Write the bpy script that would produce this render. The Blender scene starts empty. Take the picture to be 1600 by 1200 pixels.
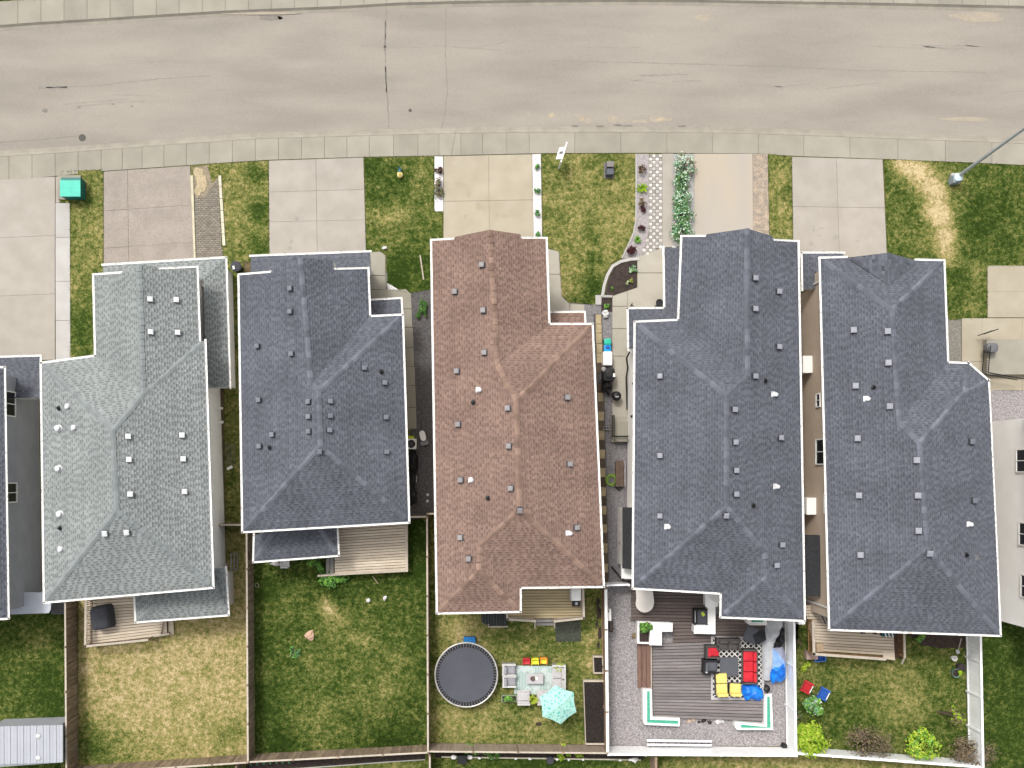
import bpy, math, random
from mathutils import Vector, Matrix, noise
from mathutils.geometry import tessellate_polygon
random.seed(7)
sc = bpy.context.scene
COL = sc.collection
PI = math.pi
# ------------------------------------------------------------------ camera, sky, sun, exposure
H, F, X0, Y0 = 60.0, 1524.0, 728.0, 740.0          # flying height, focal length, point straight below the lens
cam_d = bpy.data.cameras.new('camera'); cam = bpy.data.objects.new('camera', cam_d); COL.objects.link(cam)
cam.location = (0, 0, H); cam.rotation_euler = (0, 0, 0)
cam_d.sensor_fit = 'HORIZONTAL'; cam_d.sensor_width = 36.0; cam_d.lens = 36.0 * F / 1600.0
cam_d.shift_x = (800 - X0) / 1600.0; cam_d.shift_y = (Y0 - 600) / 1600.0
cam_d.clip_end = 2000; sc.camera = cam
w = bpy.data.worlds.new('World'); sc.world = w; w.use_nodes = True
nt = w.node_tree; nt.nodes.clear()
sky = nt.nodes.new('ShaderNodeTexSky'); sky.sky_type = 'NISHITA'; sky.sun_disc = False
SUN_EL, SUN_AZ = math.radians(60), math.radians(-34)    # azimuth from +Y towards +X
sky.sun_elevation = SUN_EL; sky.sun_rotation = SUN_AZ
sky.air_density = 1.0; sky.dust_density = 6.0; sky.ozone_density = 1.0
hs = nt.nodes.new('ShaderNodeHueSaturation'); hs.inputs['Saturation'].default_value = 0.22
bg = nt.nodes.new('ShaderNodeBackground'); bg.inputs['Strength'].default_value = 0.132
wo = nt.nodes.new('ShaderNodeOutputWorld')
nt.links.new(sky.outputs[0], hs.inputs['Color']); nt.links.new(hs.outputs[0], bg.inputs[0]); nt.links.new(bg.outputs[0], wo.inputs[0])
sd = bpy.data.lights.new('sun', 'SUN'); sd.energy = 1.25; sd.angle = math.radians(9); sd.color = (1.0, 0.965, 0.91)
sun = bpy.data.objects.new('sun', sd); COL.objects.link(sun)
sdir = Vector((math.sin(SUN_AZ) * math.cos(SUN_EL), math.cos(SUN_AZ) * math.cos(SUN_EL), math.sin(SUN_EL)))
sun.rotation_euler = sdir.to_track_quat('Z', 'Y').to_euler(); sun.location = sdir * 120
vs = sc.view_settings; vs.view_transform = 'Standard'; vs.look = 'None'; vs.gamma = 1; vs.use_curve_mapping = False
vs.exposure = 0.78

# ------------------------------------------------------------------ helpers
def at(px, py, z=0.0):
    k = (H - z) / F
    return Vector(((px - X0) * k, -(py - Y0) * k, z))
S = F / H
def m(p): return p / S

def srgb(r, g, b):
    f = lambda c: (c / 255 / 12.92) if c <= 10 else (((c / 255 + 0.055) / 1.055) ** 2.4)
    return (f(r), f(g), f(b))

MATS = {}
def mat(name, c, c2=None, scale=3.0, det=5.0, rough=0.85, bump=0.0, bscale=None, rnd=0.0, metal=0.0, spec=0.3, fine=0.0, fscale=60.0,
        lo=0.35, hi=0.65, attr=None, stretch=None, bdist=0.02, wave=None):
    """Procedural material: two base colours mixed by noise, fine grain, variation from object to object, relief."""
    if name in MATS: return MATS[name]
    mm = bpy.data.materials.new(name); mm.use_nodes = True; MATS[name] = mm
    t = mm.node_tree; N = t.nodes; L = t.links
    b = N['Principled BSDF']
    b.inputs['Roughness'].default_value = rough; b.inputs['Metallic'].default_value = metal
    b.inputs['Specular IOR Level'].default_value = spec
    geo = N.new('ShaderNodeNewGeometry'); pos = geo.outputs['Position']
    if stretch:
        mp = N.new('ShaderNodeMapping'); mp.inputs['Scale'].default_value = stretch
        L.new(pos, mp.inputs['Vector']); pos = mp.outputs[0]
    c2 = c2 or tuple(x * 0.82 for x in c)
    n1 = N.new('ShaderNodeTexNoise'); n1.inputs['Scale'].default_value = scale; n1.inputs['Detail'].default_value = det
    L.new(pos, n1.inputs['Vector'])
    mr = N.new('ShaderNodeMapRange'); mr.inputs['From Min'].default_value = lo; mr.inputs['From Max'].default_value = hi
    L.new(n1.outputs['Fac'], mr.inputs['Value'])
    mx = N.new('ShaderNodeMix'); mx.data_type = 'RGBA'
    mx.inputs[6].default_value = (*c, 1); mx.inputs[7].default_value = (*c2, 1)
    L.new(mr.outputs[0], mx.inputs[0]); col = mx.outputs[2]
    def mul(col, val):
        x = N.new('ShaderNodeVectorMath'); x.operation = 'SCALE'; L.new(col, x.inputs[0]); L.new(val, x.inputs['Scale']); return x.outputs[0]
    if fine:
        n2 = N.new('ShaderNodeTexNoise'); n2.inputs['Scale'].default_value = fscale; n2.inputs['Detail'].default_value = 2
        L.new(geo.outputs['Position'], n2.inputs['Vector'])
        r2 = N.new('ShaderNodeMapRange'); r2.inputs['From Min'].default_value = 0.3; r2.inputs['From Max'].default_value = 0.7
        r2.inputs['To Min'].default_value = 1 - fine; r2.inputs['To Max'].default_value = 1 + fine
        L.new(n2.outputs['Fac'], r2.inputs['Value']); col = mul(col, r2.outputs[0])
    if rnd:
        oi = N.new('ShaderNodeObjectInfo'); r3 = N.new('ShaderNodeMapRange')
        r3.inputs['To Min'].default_value = 1 - rnd; r3.inputs['To Max'].default_value = 1 + rnd
        L.new(oi.outputs['Random'], r3.inputs['Value']); col = mul(col, r3.outputs[0])
    if attr:
        an = N.new('ShaderNodeAttribute'); an.attribute_name = attr; col = mul(col, an.outputs['Fac'])
    L.new(col, b.inputs['Base Color'])
    if bump:
        nb = N.new('ShaderNodeTexNoise'); nb.inputs['Scale'].default_value = bscale or scale * 6; nb.inputs['Detail'].default_value = 4
        L.new(pos, nb.inputs['Vector'])
        bp = N.new('ShaderNodeBump'); bp.inputs['Strength'].default_value = bump; bp.inputs['Distance'].default_value = bdist
        L.new(nb.outputs['Fac'], bp.inputs['Height']); L.new(bp.outputs[0], b.inputs['Normal'])
    if wave:                                              # lap siding: courses up the wall
        sx = N.new('ShaderNodeSeparateXYZ'); L.new(geo.outputs['Position'], sx.inputs[0])
        fr = N.new('ShaderNodeMath'); fr.operation = 'MULTIPLY'; fr.inputs[1].default_value = 1 / wave; L.new(sx.outputs['Z'], fr.inputs[0])
        f2 = N.new('ShaderNodeMath'); f2.operation = 'FRACT'; L.new(fr.outputs[0], f2.inputs[0])
        bp = N.new('ShaderNodeBump'); bp.inputs['Strength'].default_value = 0.6; bp.inputs['Distance'].default_value = 0.02; bp.invert = True
        L.new(f2.outputs[0], bp.inputs['Height']); L.new(bp.outputs[0], b.inputs['Normal'])
    return mm

def tag(o, label=None, cat=None, group=None, kind=None):
    if label: o['label'] = label
    if cat: o['category'] = cat
    if group: o['group'] = group
    if kind: o['kind'] = kind
    return o

def thing(name, label, cat, loc=(0, 0, 0), rz=0.0, group=None):
    o = bpy.data.objects.new(name, None); COL.objects.link(o); o.empty_display_size = 0.2
    o.location = loc; o.rotation_euler = (0, 0, rz)
    return tag(o, label, cat, group)

def root_of(o):
    while o.parent: o = o.parent
    return o

class MB:
    """Collects boxes, prisms, tubes and sheets and links them as one mesh object."""
    def __init__(s): s.v = []; s.f = []; s.mi = []
    def add(s, vs, fs, mi=0):
        k = len(s.v); s.v += [tuple(x) for x in vs]; s.f += [tuple(i + k for i in f) for f in fs]; s.mi += [mi] * len(fs); return s
    def box(s, c, d, rz=0.0, mi=0, rot=None, taper=1.0):
        R = rot or Matrix.Rotation(rz, 3, 'Z'); c = Vector(c); vs = []
        for z in (-1, 1):
            q = taper if z > 0 else 1.0
            for x, y in ((-1, -1), (1, -1), (1, 1), (-1, 1)):
                vs.append(c + R @ Vector((x * d[0] / 2 * q, y * d[1] / 2 * q, z * d[2] / 2)))
        return s.add(vs, [(3, 2, 1, 0), (4, 5, 6, 7), (0, 1, 5, 4), (1, 2, 6, 5), (2, 3, 7, 6), (3, 0, 4, 7)], mi)
    def soft(s, c, d, r=0.05, rz=0.0, mi=0, puff=0.03):
        """A cushion: rounded outline, domed top."""
        R = Matrix.Rotation(rz, 3, 'Z'); c = Vector(c); ring = []
        for cx, cy, a0 in ((1, 1, 0), (-1, 1, 90), (-1, -1, 180), (1, -1, 270)):
            for k in range(3):
                a = math.radians(a0 + 45 * k); ring.append((cx * (d[0] / 2 - r) + r * math.cos(a), cy * (d[1] / 2 - r) + r * math.sin(a)))
        n = len(ring); vs = []
        for sc_, z in ((0.97, -d[2] / 2), (1, -d[2] / 5), (1, d[2] / 4), (0.93, d[2] / 2), (0.55, d[2] / 2 + puff)):
            vs += [c + R @ Vector((x * sc_, y * sc_, z)) for x, y in ring]
        fs = [tuple(range(n - 1, -1, -1)), tuple(range(4 * n, 5 * n))]
        for L in range(4):
            for i in range(n): fs.append((L * n + i, L * n + (i + 1) % n, (L + 1) * n + (i + 1) % n, (L + 1) * n + i))
        return s.add(vs, fs, mi)
    def prism(s, pts, z0, z1, mi=0):
        """pts: list of XY in order; straight sides, cap tessellated."""
        P = [Vector((p[0], p[1], 0)) for p in pts]
        a = sum(P[i].x * P[(i + 1) % len(P)].y - P[(i + 1) % len(P)].x * P[i].y for i in range(len(P)))
        if a < 0: P.reverse()
        n = len(P); vs = [(p.x, p.y, z0) for p in P] + [(p.x, p.y, z1) for p in P]
        tr = tessellate_polygon([P]); fs = []
        for t in tr:
            A, B, C = (P[i] for i in t)
            if (B - A).cross(C - A).z < 0: t = (t[0], t[2], t[1])
            fs.append(tuple(i + n for i in t)); fs.append(tuple(reversed(t)))
        for i in range(n): fs.append((i, (i + 1) % n, n + (i + 1) % n, n + i))
        return s.add(vs, fs, mi)
    def tube(s, pts, r, n=6, mi=0, r2=None, closed=False):
        pts = [Vector(p) for p in pts]; k = len(pts); vs = []
        for i, p in enumerate(pts):
            a = pts[(i - 1) % k] if (closed or i > 0) else p; b = pts[(i + 1) % k] if (closed or i < k - 1) else p
            d = (b - a).normalized() if (b - a).length > 1e-9 else Vector((0, 0, 1))
            u = d.orthogonal().normalized() if abs(d.z) > 0.95 else Vector((-d.y, d.x, 0)).normalized()
            q = d.cross(u); rr = r if r2 is None else r + (r2 - r) * i / max(1, k - 1)
            vs += [p + rr * (math.cos(2 * PI * j / n) * u + math.sin(2 * PI * j / n) * q) for j in range(n)]
        fs = []
        for i in range(k if closed else k - 1):
            for j in range(n):
                i2 = (i + 1) % k
                fs.append((i * n + j, i * n + (j + 1) % n, i2 * n + (j + 1) % n, i2 * n + j))
        if not closed: fs += [tuple(range(n - 1, -1, -1)), tuple(range((k - 1) * n, k * n))]
        return s.add(vs, fs, mi)
    def lathe(s, c, prof, n=16, mi=0):
        c = Vector(c); vs = []; fs = []
        for r, z in prof: vs += [c + Vector((r * math.cos(2 * PI * j / n), r * math.sin(2 * PI * j / n), z)) for j in range(n)]
        for i in range(len(prof) - 1):
            for j in range(n): fs.append((i * n + j, i * n + (j + 1) % n, (i + 1) * n + (j + 1) % n, (i + 1) * n + j))
        fs += [tuple(range(n - 1, -1, -1)), tuple(range((len(prof) - 1) * n, len(prof) * n))]
        return s.add(vs, fs, mi)
    def blob(s, c, r, sq=(1, 1, 1), n=10, rough=0.15, seed=0, mi=0):
        c = Vector(c); vs = []; fs = []; R = max(4, n // 2)
        for i in range(R + 1):
            th = PI * i / R
            for j in range(n):
                ph = 2 * PI * j / n
                d = Vector((math.sin(th) * math.cos(ph), math.sin(th) * math.sin(ph), math.cos(th)))
                k = 1 + rough * noise.noise(d * 1.7 + Vector((seed * 3.1, seed, 0))) * 2
                vs.append(c + Vector((d.x * sq[0], d.y * sq[1], d.z * sq[2])) * r * k)
        for i in range(R):
            for j in range(n): fs.append((i * n + j, (i + 1) * n + j, (i + 1) * n + (j + 1) % n, i * n + (j + 1) % n))
        return s.add(vs, fs, mi)
    def build(s, name, mt, parent=None, smooth=False, kind=None, label=None):
        me = bpy.data.meshes.new(name); off = root_of(parent).location if parent else Vector((0, 0, 0))
        me.from_pydata([(x - off[0], y - off[1], z - off[2]) for x, y, z in s.v], [], s.f)
        for q in (mt if isinstance(mt, (list, tuple)) else [mt]): me.materials.append(q)
        me.polygons.foreach_set('material_index', s.mi)
        if smooth: me.polygons.foreach_set('use_smooth', [True] * len(s.f))
        me.update(); o = bpy.data.objects.new(name, me); COL.objects.link(o)
        if parent: o.parent = parent
        if kind: o['kind'] = kind
        if label: o['label'] = label
        return o

def inst(name, me, parent, loc, rot=None):
    """One more object of a shared mesh, placed in world space under a parent whose root carries the offset."""
    o = bpy.data.objects.new(name, me); COL.objects.link(o); o.parent = parent
    q = Vector(loc) - root_of(parent).location
    o.matrix_local = Matrix.Translation(q) @ (rot.to_4x4() if rot else Matrix.Identity(4))
    return o

def copy_tree(o, parent=None):
    c = o.copy(); COL.objects.link(c)
    if parent: c.parent = parent
    for ch in [x for x in bpy.data.objects if x.parent == o]: copy_tree(ch, c)
    return c

def place(o, px, py, z=0.0, rz=0.0, ztop=None):
    """Stand a thing built round its own origin where the picture shows it (ztop: height of the face the pixel shows)."""
    p = at(px, py, z if ztop is None else z + ztop); o.location = (p.x, p.y, z); o.rotation_euler = (0, 0, rz); return o

def interp(pts, x):
    for (a, ya), (b, yb) in zip(pts, pts[1:]):
        if a <= x <= b: return ya + (yb - ya) * (x - a) / (b - a)
    return pts[0][1] if x < pts[0][0] else pts[-1][1]

def sheet(name, pts, z, mt, kind='structure', thick=0.06, parent=None):
    return MB().prism([at(*p, z)[:2] for p in pts], z - thick, z, 0).build(name, mt, parent, kind=kind)

def bil(q, u, v):
    a = Vector(q[0]).lerp(Vector(q[1]), u); b = Vector(q[3]).lerp(Vector(q[2]), u); return a.lerp(b, v)

def slab_grid(name, piece, q, us, vs_, z, mt, gap=0.42, thick=0.1, base=None, wob=0.006):
    """A paved area: a base sheet and each slab its own piece, joints recessed. q: four picture corners."""
    sh = sheet(name, q, z - 0.035, base or MATS['joint'])
    for i in range(len(us) - 1):
        for j in range(len(vs_) - 1):
            c = [bil(q, us[i], vs_[j]), bil(q, us[i + 1], vs_[j]), bil(q, us[i + 1], vs_[j + 1]), bil(q, us[i], vs_[j + 1])]
            cen = sum(c, Vector((0, 0))) / 4
            c = [p + (cen - p).normalized() * gap * 0.7 for p in c]
            MB().prism([at(p.x, p.y, z)[:2] for p in c], z - thick, z + random.uniform(-wob, wob)).build(piece, mt, sh)
    return sh
# ------------------------------------------------------------------ materials
mat('joint', (0.19, 0.175, 0.15), scale=4)
m_road = mat('weathered_asphalt', (0.262, 0.237, 0.200), (0.212, 0.191, 0.163), scale=0.35, det=10, rough=0.9, bump=0.25, bscale=40, fine=0.10, fscale=22, stretch=(0.35, 1.6, 1))
m_walk = mat('pale_concrete', (0.266, 0.247, 0.201), (0.23, 0.213, 0.173), scale=0.8, det=8, rough=0.88, fine=0.06, fscale=30, rnd=0.07, bump=0.1, bscale=60)
m_drive = mat('grey_concrete', (0.318, 0.291, 0.252), (0.28, 0.254, 0.218), scale=0.9, det=8, rough=0.88, fine=0.06, fscale=26, rnd=0.03, bump=0.1, bscale=60)
m_drive_pink = mat('aggregate_concrete', (0.265, 0.231, 0.198), (0.226, 0.196, 0.168), scale=1.1, det=9, fine=0.16, fscale=18, rnd=0.03, bump=0.3, bscale=50)
m_drive_cream = mat('cream_concrete', (0.335, 0.298, 0.228), (0.292, 0.256, 0.19), scale=0.7, det=8, fine=0.05, fscale=26, rnd=0.03, bump=0.1, bscale=60)
m_drive_warm = mat('warm_concrete', (0.335, 0.29, 0.23), (0.295, 0.272, 0.245), scale=0.5, det=7, fine=0.05, fscale=26, rnd=0.03, stretch=(1.5, 0.25, 1))
m_walk_cream = mat('pale_cream_concrete', (0.335, 0.31, 0.258), (0.295, 0.272, 0.225), scale=0.8, det=8, fine=0.05, fscale=26, rnd=0.04, bump=0.1, bscale=60)
m_white_conc = mat('bright_concrete', (0.37, 0.355, 0.335), (0.33, 0.315, 0.295), scale=1, fine=0.05, fscale=30, rnd=0.04)
m_soil = mat('bare_soil', (0.085, 0.062, 0.036), (0.045, 0.033, 0.02), scale=2.2, det=9, fine=0.35, fscale=14, bump=0.6, bscale=20)
m_mulch = mat('dark_mulch', (0.022, 0.016, 0.014), (0.045, 0.03, 0.025), scale=5, det=8, fine=0.5, fscale=20, bump=0.8, bscale=24)
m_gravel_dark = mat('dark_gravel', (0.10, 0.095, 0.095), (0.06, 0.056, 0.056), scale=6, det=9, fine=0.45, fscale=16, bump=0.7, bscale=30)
m_gravel = mat('grey_gravel', (0.27, 0.25, 0.25), (0.19, 0.175, 0.175), scale=7, det=9, fine=0.42, fscale=13, bump=0.7, bscale=30)
m_white_rock = mat('white_landscape_rock', (0.62, 0.6, 0.6), (0.45, 0.43, 0.43), scale=9, det=6, fine=0.2, fscale=20, rnd=0.12)
m_stone = mat('field_stone', (0.40, 0.30, 0.23), (0.30, 0.22, 0.17), scale=6, rnd=0.1)
m_white = mat('white_trim', (0.74, 0.73, 0.70), (0.68, 0.67, 0.64), scale=2, rough=0.5, rnd=0.03)
m_vinyl = mat('white_vinyl', (0.82, 0.82, 0.81), (0.76, 0.76, 0.76), scale=1.2, rough=0.45, rnd=0.03)
m_white_wall = mat('cream_siding', (0.78, 0.765, 0.73), (0.74, 0.725, 0.69), scale=1, wave=0.12)
m_beige_wall = mat('beige_siding', (0.46, 0.37, 0.29), (0.42, 0.335, 0.26), scale=1, wave=0.12)
m_grey_wall = mat('grey_siding', (0.30, 0.31, 0.33), (0.26, 0.27, 0.29), scale=1, wave=0.12)
m_wood = mat('weathered_wood', (0.255, 0.195, 0.135), (0.165, 0.122, 0.082), scale=5, rnd=0.3, stretch=(1.2, 1.2, 0.3), fine=0.12, fscale=20)
m_wood_cap = mat('pale_wood', (0.44, 0.385, 0.315), (0.36, 0.31, 0.25), scale=4, rnd=0.05)
m_deck_pale = mat('pale_deck_board', (0.54, 0.46, 0.36), (0.43, 0.36, 0.275), scale=2, rnd=0.18, stretch=(0.5, 6, 1), fine=0.1, fscale=16)
m_deck_tan = mat('tan_deck_board', (0.47, 0.385, 0.235), (0.39, 0.31, 0.175), scale=2, rnd=0.10, stretch=(0.5, 6, 1), fine=0.08, fscale=16)
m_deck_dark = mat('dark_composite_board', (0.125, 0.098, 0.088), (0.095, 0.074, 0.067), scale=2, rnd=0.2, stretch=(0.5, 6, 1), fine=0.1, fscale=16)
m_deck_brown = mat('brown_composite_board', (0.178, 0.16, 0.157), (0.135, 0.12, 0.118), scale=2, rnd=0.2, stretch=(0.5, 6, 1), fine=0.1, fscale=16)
m_bench_wood = mat('stained_bench_wood', (0.16, 0.095, 0.07), (0.11, 0.065, 0.05), scale=3, rnd=0.1, stretch=(6, 0.5, 1))
m_frame = mat('dark_underframe', (0.03, 0.026, 0.022))
m_orange_wood = mat('stained_baluster_wood', (0.30, 0.17, 0.07), (0.22, 0.12, 0.05), scale=5, rnd=0.1)
m_black = mat('black_plastic', (0.012, 0.012, 0.013), rough=0.5, rnd=0.1)
m_char = mat('charcoal_fabric', (0.055, 0.057, 0.065), (0.042, 0.043, 0.05), scale=8, rough=0.9, bump=0.2)
m_char_top = mat('slate_tabletop', (0.075, 0.08, 0.092), (0.066, 0.07, 0.08), scale=3, rough=0.6)
m_wicker = mat('grey_wicker', (0.085, 0.075, 0.07), (0.05, 0.045, 0.042), scale=30, rough=0.8, bump=0.4)
m_steel = mat('brushed_steel', (0.55, 0.56, 0.58), (0.48, 0.49, 0.51), rough=0.4, metal=0.6, scale=5)
m_galv = mat('galvanised_pole', (0.36, 0.40, 0.42), (0.30, 0.34, 0.36), rough=0.5, metal=0.3, scale=5)
m_glass = mat('window_glass', (0.012, 0.014, 0.017), (0.02, 0.022, 0.026), rough=0.08, spec=0.5)
m_red = mat('red_fabric', (0.50, 0.022, 0.035), (0.42, 0.016, 0.027), scale=4, rough=0.85, bump=0.15)
m_yellow = mat('pale_yellow_fabric', (0.66, 0.55, 0.17), (0.58, 0.47, 0.13), scale=4, rough=0.85, bump=0.15)
m_blue = mat('blue_tarp', (0.008, 0.20, 0.66), (0.006, 0.10, 0.48), scale=3, rough=0.4, bump=0.3)
m_plblue = mat('blue_plastic', (0.02, 0.09, 0.36), (0.016, 0.07, 0.30), rough=0.45)
m_plred = mat('red_plastic', (0.45, 0.018, 0.025), rough=0.45)
m_plyel = mat('yellow_plastic', (0.70, 0.66, 0.03), rough=0.45)
m_plora = mat('orange_plastic', (0.72, 0.25, 0.03), rough=0.45)
m_turf = mat('turquoise_turf', (0.06, 0.33, 0.22), (0.045, 0.26, 0.17), scale=12, fine=0.2, fscale=20)
m_teal = mat('teal_painted_steel', (0.05, 0.42, 0.31), (0.04, 0.36, 0.27), scale=2, rough=0.5)
m_teal_dark = mat('dark_teal_steel', (0.008, 0.12, 0.10), rough=0.5)
m_ltgrey = mat('light_grey_fabric', (0.40, 0.385, 0.385), (0.35, 0.335, 0.335), scale=6, bump=0.15)
m_dovegrey = mat('dove_grey_plastic', (0.26, 0.255, 0.27), (0.22, 0.215, 0.23), scale=3, rough=0.6)
m_mgrey = mat('mid_grey_metal', (0.12, 0.12, 0.125), (0.10, 0.10, 0.105), scale=3, rough=0.6)
m_tramp = mat('trampoline_mat', (0.064, 0.067, 0.08), (0.057, 0.06, 0.072), scale=1.5, rough=0.8, fine=0.05)
m_bark = mat('brown_bark', (0.11, 0.08, 0.055), scale=10)
m_hose = mat('green_hose', (0.26, 0.42, 0.06), rough=0.5)
m_lime = mat('lime_leaf', (0.25, 0.37, 0.016), (0.14, 0.25, 0.01), scale=4, rough=0.7)
m_limeb = mat('yellow_green_leaf', (0.36, 0.42, 0.045), (0.26, 0.34, 0.03), scale=4, rough=0.7)
m_green = mat('fresh_green_leaf', (0.17, 0.36, 0.05), (0.09, 0.22, 0.03), scale=4, rough=0.7)
m_dgreen = mat('dark_green_leaf', (0.07, 0.16, 0.03), (0.035, 0.10, 0.018), scale=5, rough=0.7)
m_mintleaf = mat('blue_green_leaf', (0.13, 0.29, 0.15), (0.05, 0.16, 0.08), scale=5, rough=0.7)
m_wleaf = mat('whitish_leaf', (0.50, 0.58, 0.46), (0.34, 0.46, 0.32), scale=5, rough=0.7)
m_brleaf = mat('brown_twig', (0.19, 0.145, 0.085), (0.115, 0.09, 0.052), scale=5, rough=0.9)
m_redleaf = mat('dark_red_leaf', (0.06, 0.012, 0.014), (0.035, 0.008, 0.01), scale=5, rough=0.8)
m_paver_a = mat('white_paver', (0.50, 0.47, 0.43), (0.44, 0.41, 0.37), scale=4, attr='tone')
m_paver_b = mat('grey_paver', (0.27, 0.255, 0.24), (0.23, 0.215, 0.20), scale=4, attr='tone')
m_cobble = mat('grey_cobble', (0.22, 0.19, 0.15), (0.17, 0.145, 0.115), scale=4, attr='tone')
m_tanstone = mat('tan_paving_stone', (0.33, 0.265, 0.16), (0.26, 0.205, 0.12), scale=4, rnd=0.15, fine=0.15, fscale=16)
m_brnstone = mat('brown_paving_stone', (0.085, 0.062, 0.042), (0.065, 0.047, 0.032), scale=4, rnd=0.3, fine=0.15, fscale=16)

def lawn_mat(name):
    """Grass colour follows how dry each spot of the lawn is (mesh attribute), broken up by noise."""
    mm = bpy.data.materials.new(name); mm.use_nodes = True; t = mm.node_tree; N = t.nodes; L = t.links
    b = N['Principled BSDF']; b.inputs['Roughness'].default_value = 0.95; b.inputs['Specular IOR Level'].default_value = 0.1
    an = N.new('ShaderNodeAttribute'); an.attribute_name = 'dry'
    geo = N.new('ShaderNodeNewGeometry')
    def nz(sc_, det, amp, rough=0.6):
        n = N.new('ShaderNodeTexNoise'); n.inputs['Scale'].default_value = sc_; n.inputs['Detail'].default_value = det; n.inputs['Roughness'].default_value = rough
        L.new(geo.outputs['Position'], n.inputs['Vector'])
        r = N.new('ShaderNodeMapRange'); r.clamp = False; r.inputs['From Min'].default_value = 0.0; r.inputs['From Max'].default_value = 1
        r.inputs['To Min'].default_value = -amp; r.inputs['To Max'].default_value = amp; L.new(n.outputs['Fac'], r.inputs['Value']); return r.outputs[0], n
    def addn(a, c):
        x = N.new('ShaderNodeMath'); x.operation = 'ADD'; L.new(a, x.inputs[0]); L.new(c, x.inputs[1]); return x.outputs[0]
    a, _ = nz(1.1, 6, 0.5); c, nb = nz(9.0, 5, 0.75, 0.75); e3, _ = nz(3.8, 3, 0.72, 0.6)
    v = addn(addn(addn(an.outputs['Fac'], a), c), e3)
    vm = N.new('ShaderNodeMath'); vm.operation = 'MULTIPLY'; vm.inputs[1].default_value = 0.83; L.new(v, vm.inputs[0]); v = vm.outputs[0]
    cr = N.new('ShaderNodeValToRGB'); e = cr.color_ramp.elements
    e[0].position = 0.0; e[0].color = (0.021, 0.039, 0.005, 1); e[1].position = 1.0; e[1].color = (0.42, 0.335, 0.185, 1)
    for p, q in ((0.83, (0.32, 0.255, 0.125)), (0.18, (0.046, 0.071, 0.012)), (0.35, (0.091, 0.104, 0.026)), (0.515, (0.158, 0.156, 0.048)), (0.66, (0.225, 0.195, 0.072))):
        x = e.new(p); x.color = (*q, 1)
    L.new(v, cr.inputs[0])
    n3 = N.new('ShaderNodeTexNoise'); n3.inputs['Scale'].default_value = 22; n3.inputs['Detail'].default_value = 3; L.new(geo.outputs['Position'], n3.inputs['Vector'])
    r3 = N.new('ShaderNodeMapRange'); r3.inputs['From Min'].default_value = 0.3; r3.inputs['From Max'].default_value = 0.7
    r3.inputs['To Min'].default_value = 0.72; r3.inputs['To Max'].default_value = 1.28; L.new(n3.outputs['Fac'], r3.inputs['Value'])
    sv = N.new('ShaderNodeVectorMath'); sv.operation = 'SCALE'; L.new(cr.outputs[0], sv.inputs[0]); L.new(r3.outputs[0], sv.inputs['Scale'])
    L.new(sv.outputs[0], b.inputs['Base Color'])
    bp = N.new('ShaderNodeBump'); bp.inputs['Strength'].default_value = 0.7; bp.inputs['Distance'].default_value = 0.05
    L.new(nb.outputs['Fac'], bp.inputs['Height']); L.new(bp.outputs[0], b.inputs['Normal'])
    return mm
m_lawn = lawn_mat('lawn_grass')

def attr_float(me, name, dom, vals):
    a = me.attributes.new(name, 'FLOAT', dom); a.data.foreach_set('value', vals)

def inside(p, poly):
    x, y = p; c = False; n = len(poly)
    for i in range(n):
        (x1, y1), (x2, y2) = poly[i], poly[(i + 1) % n]
        if (y1 > y) != (y2 > y) and x < (x2 - x1) * (y - y1) / (y2 - y1) + x1: c = not c
    return c

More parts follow.
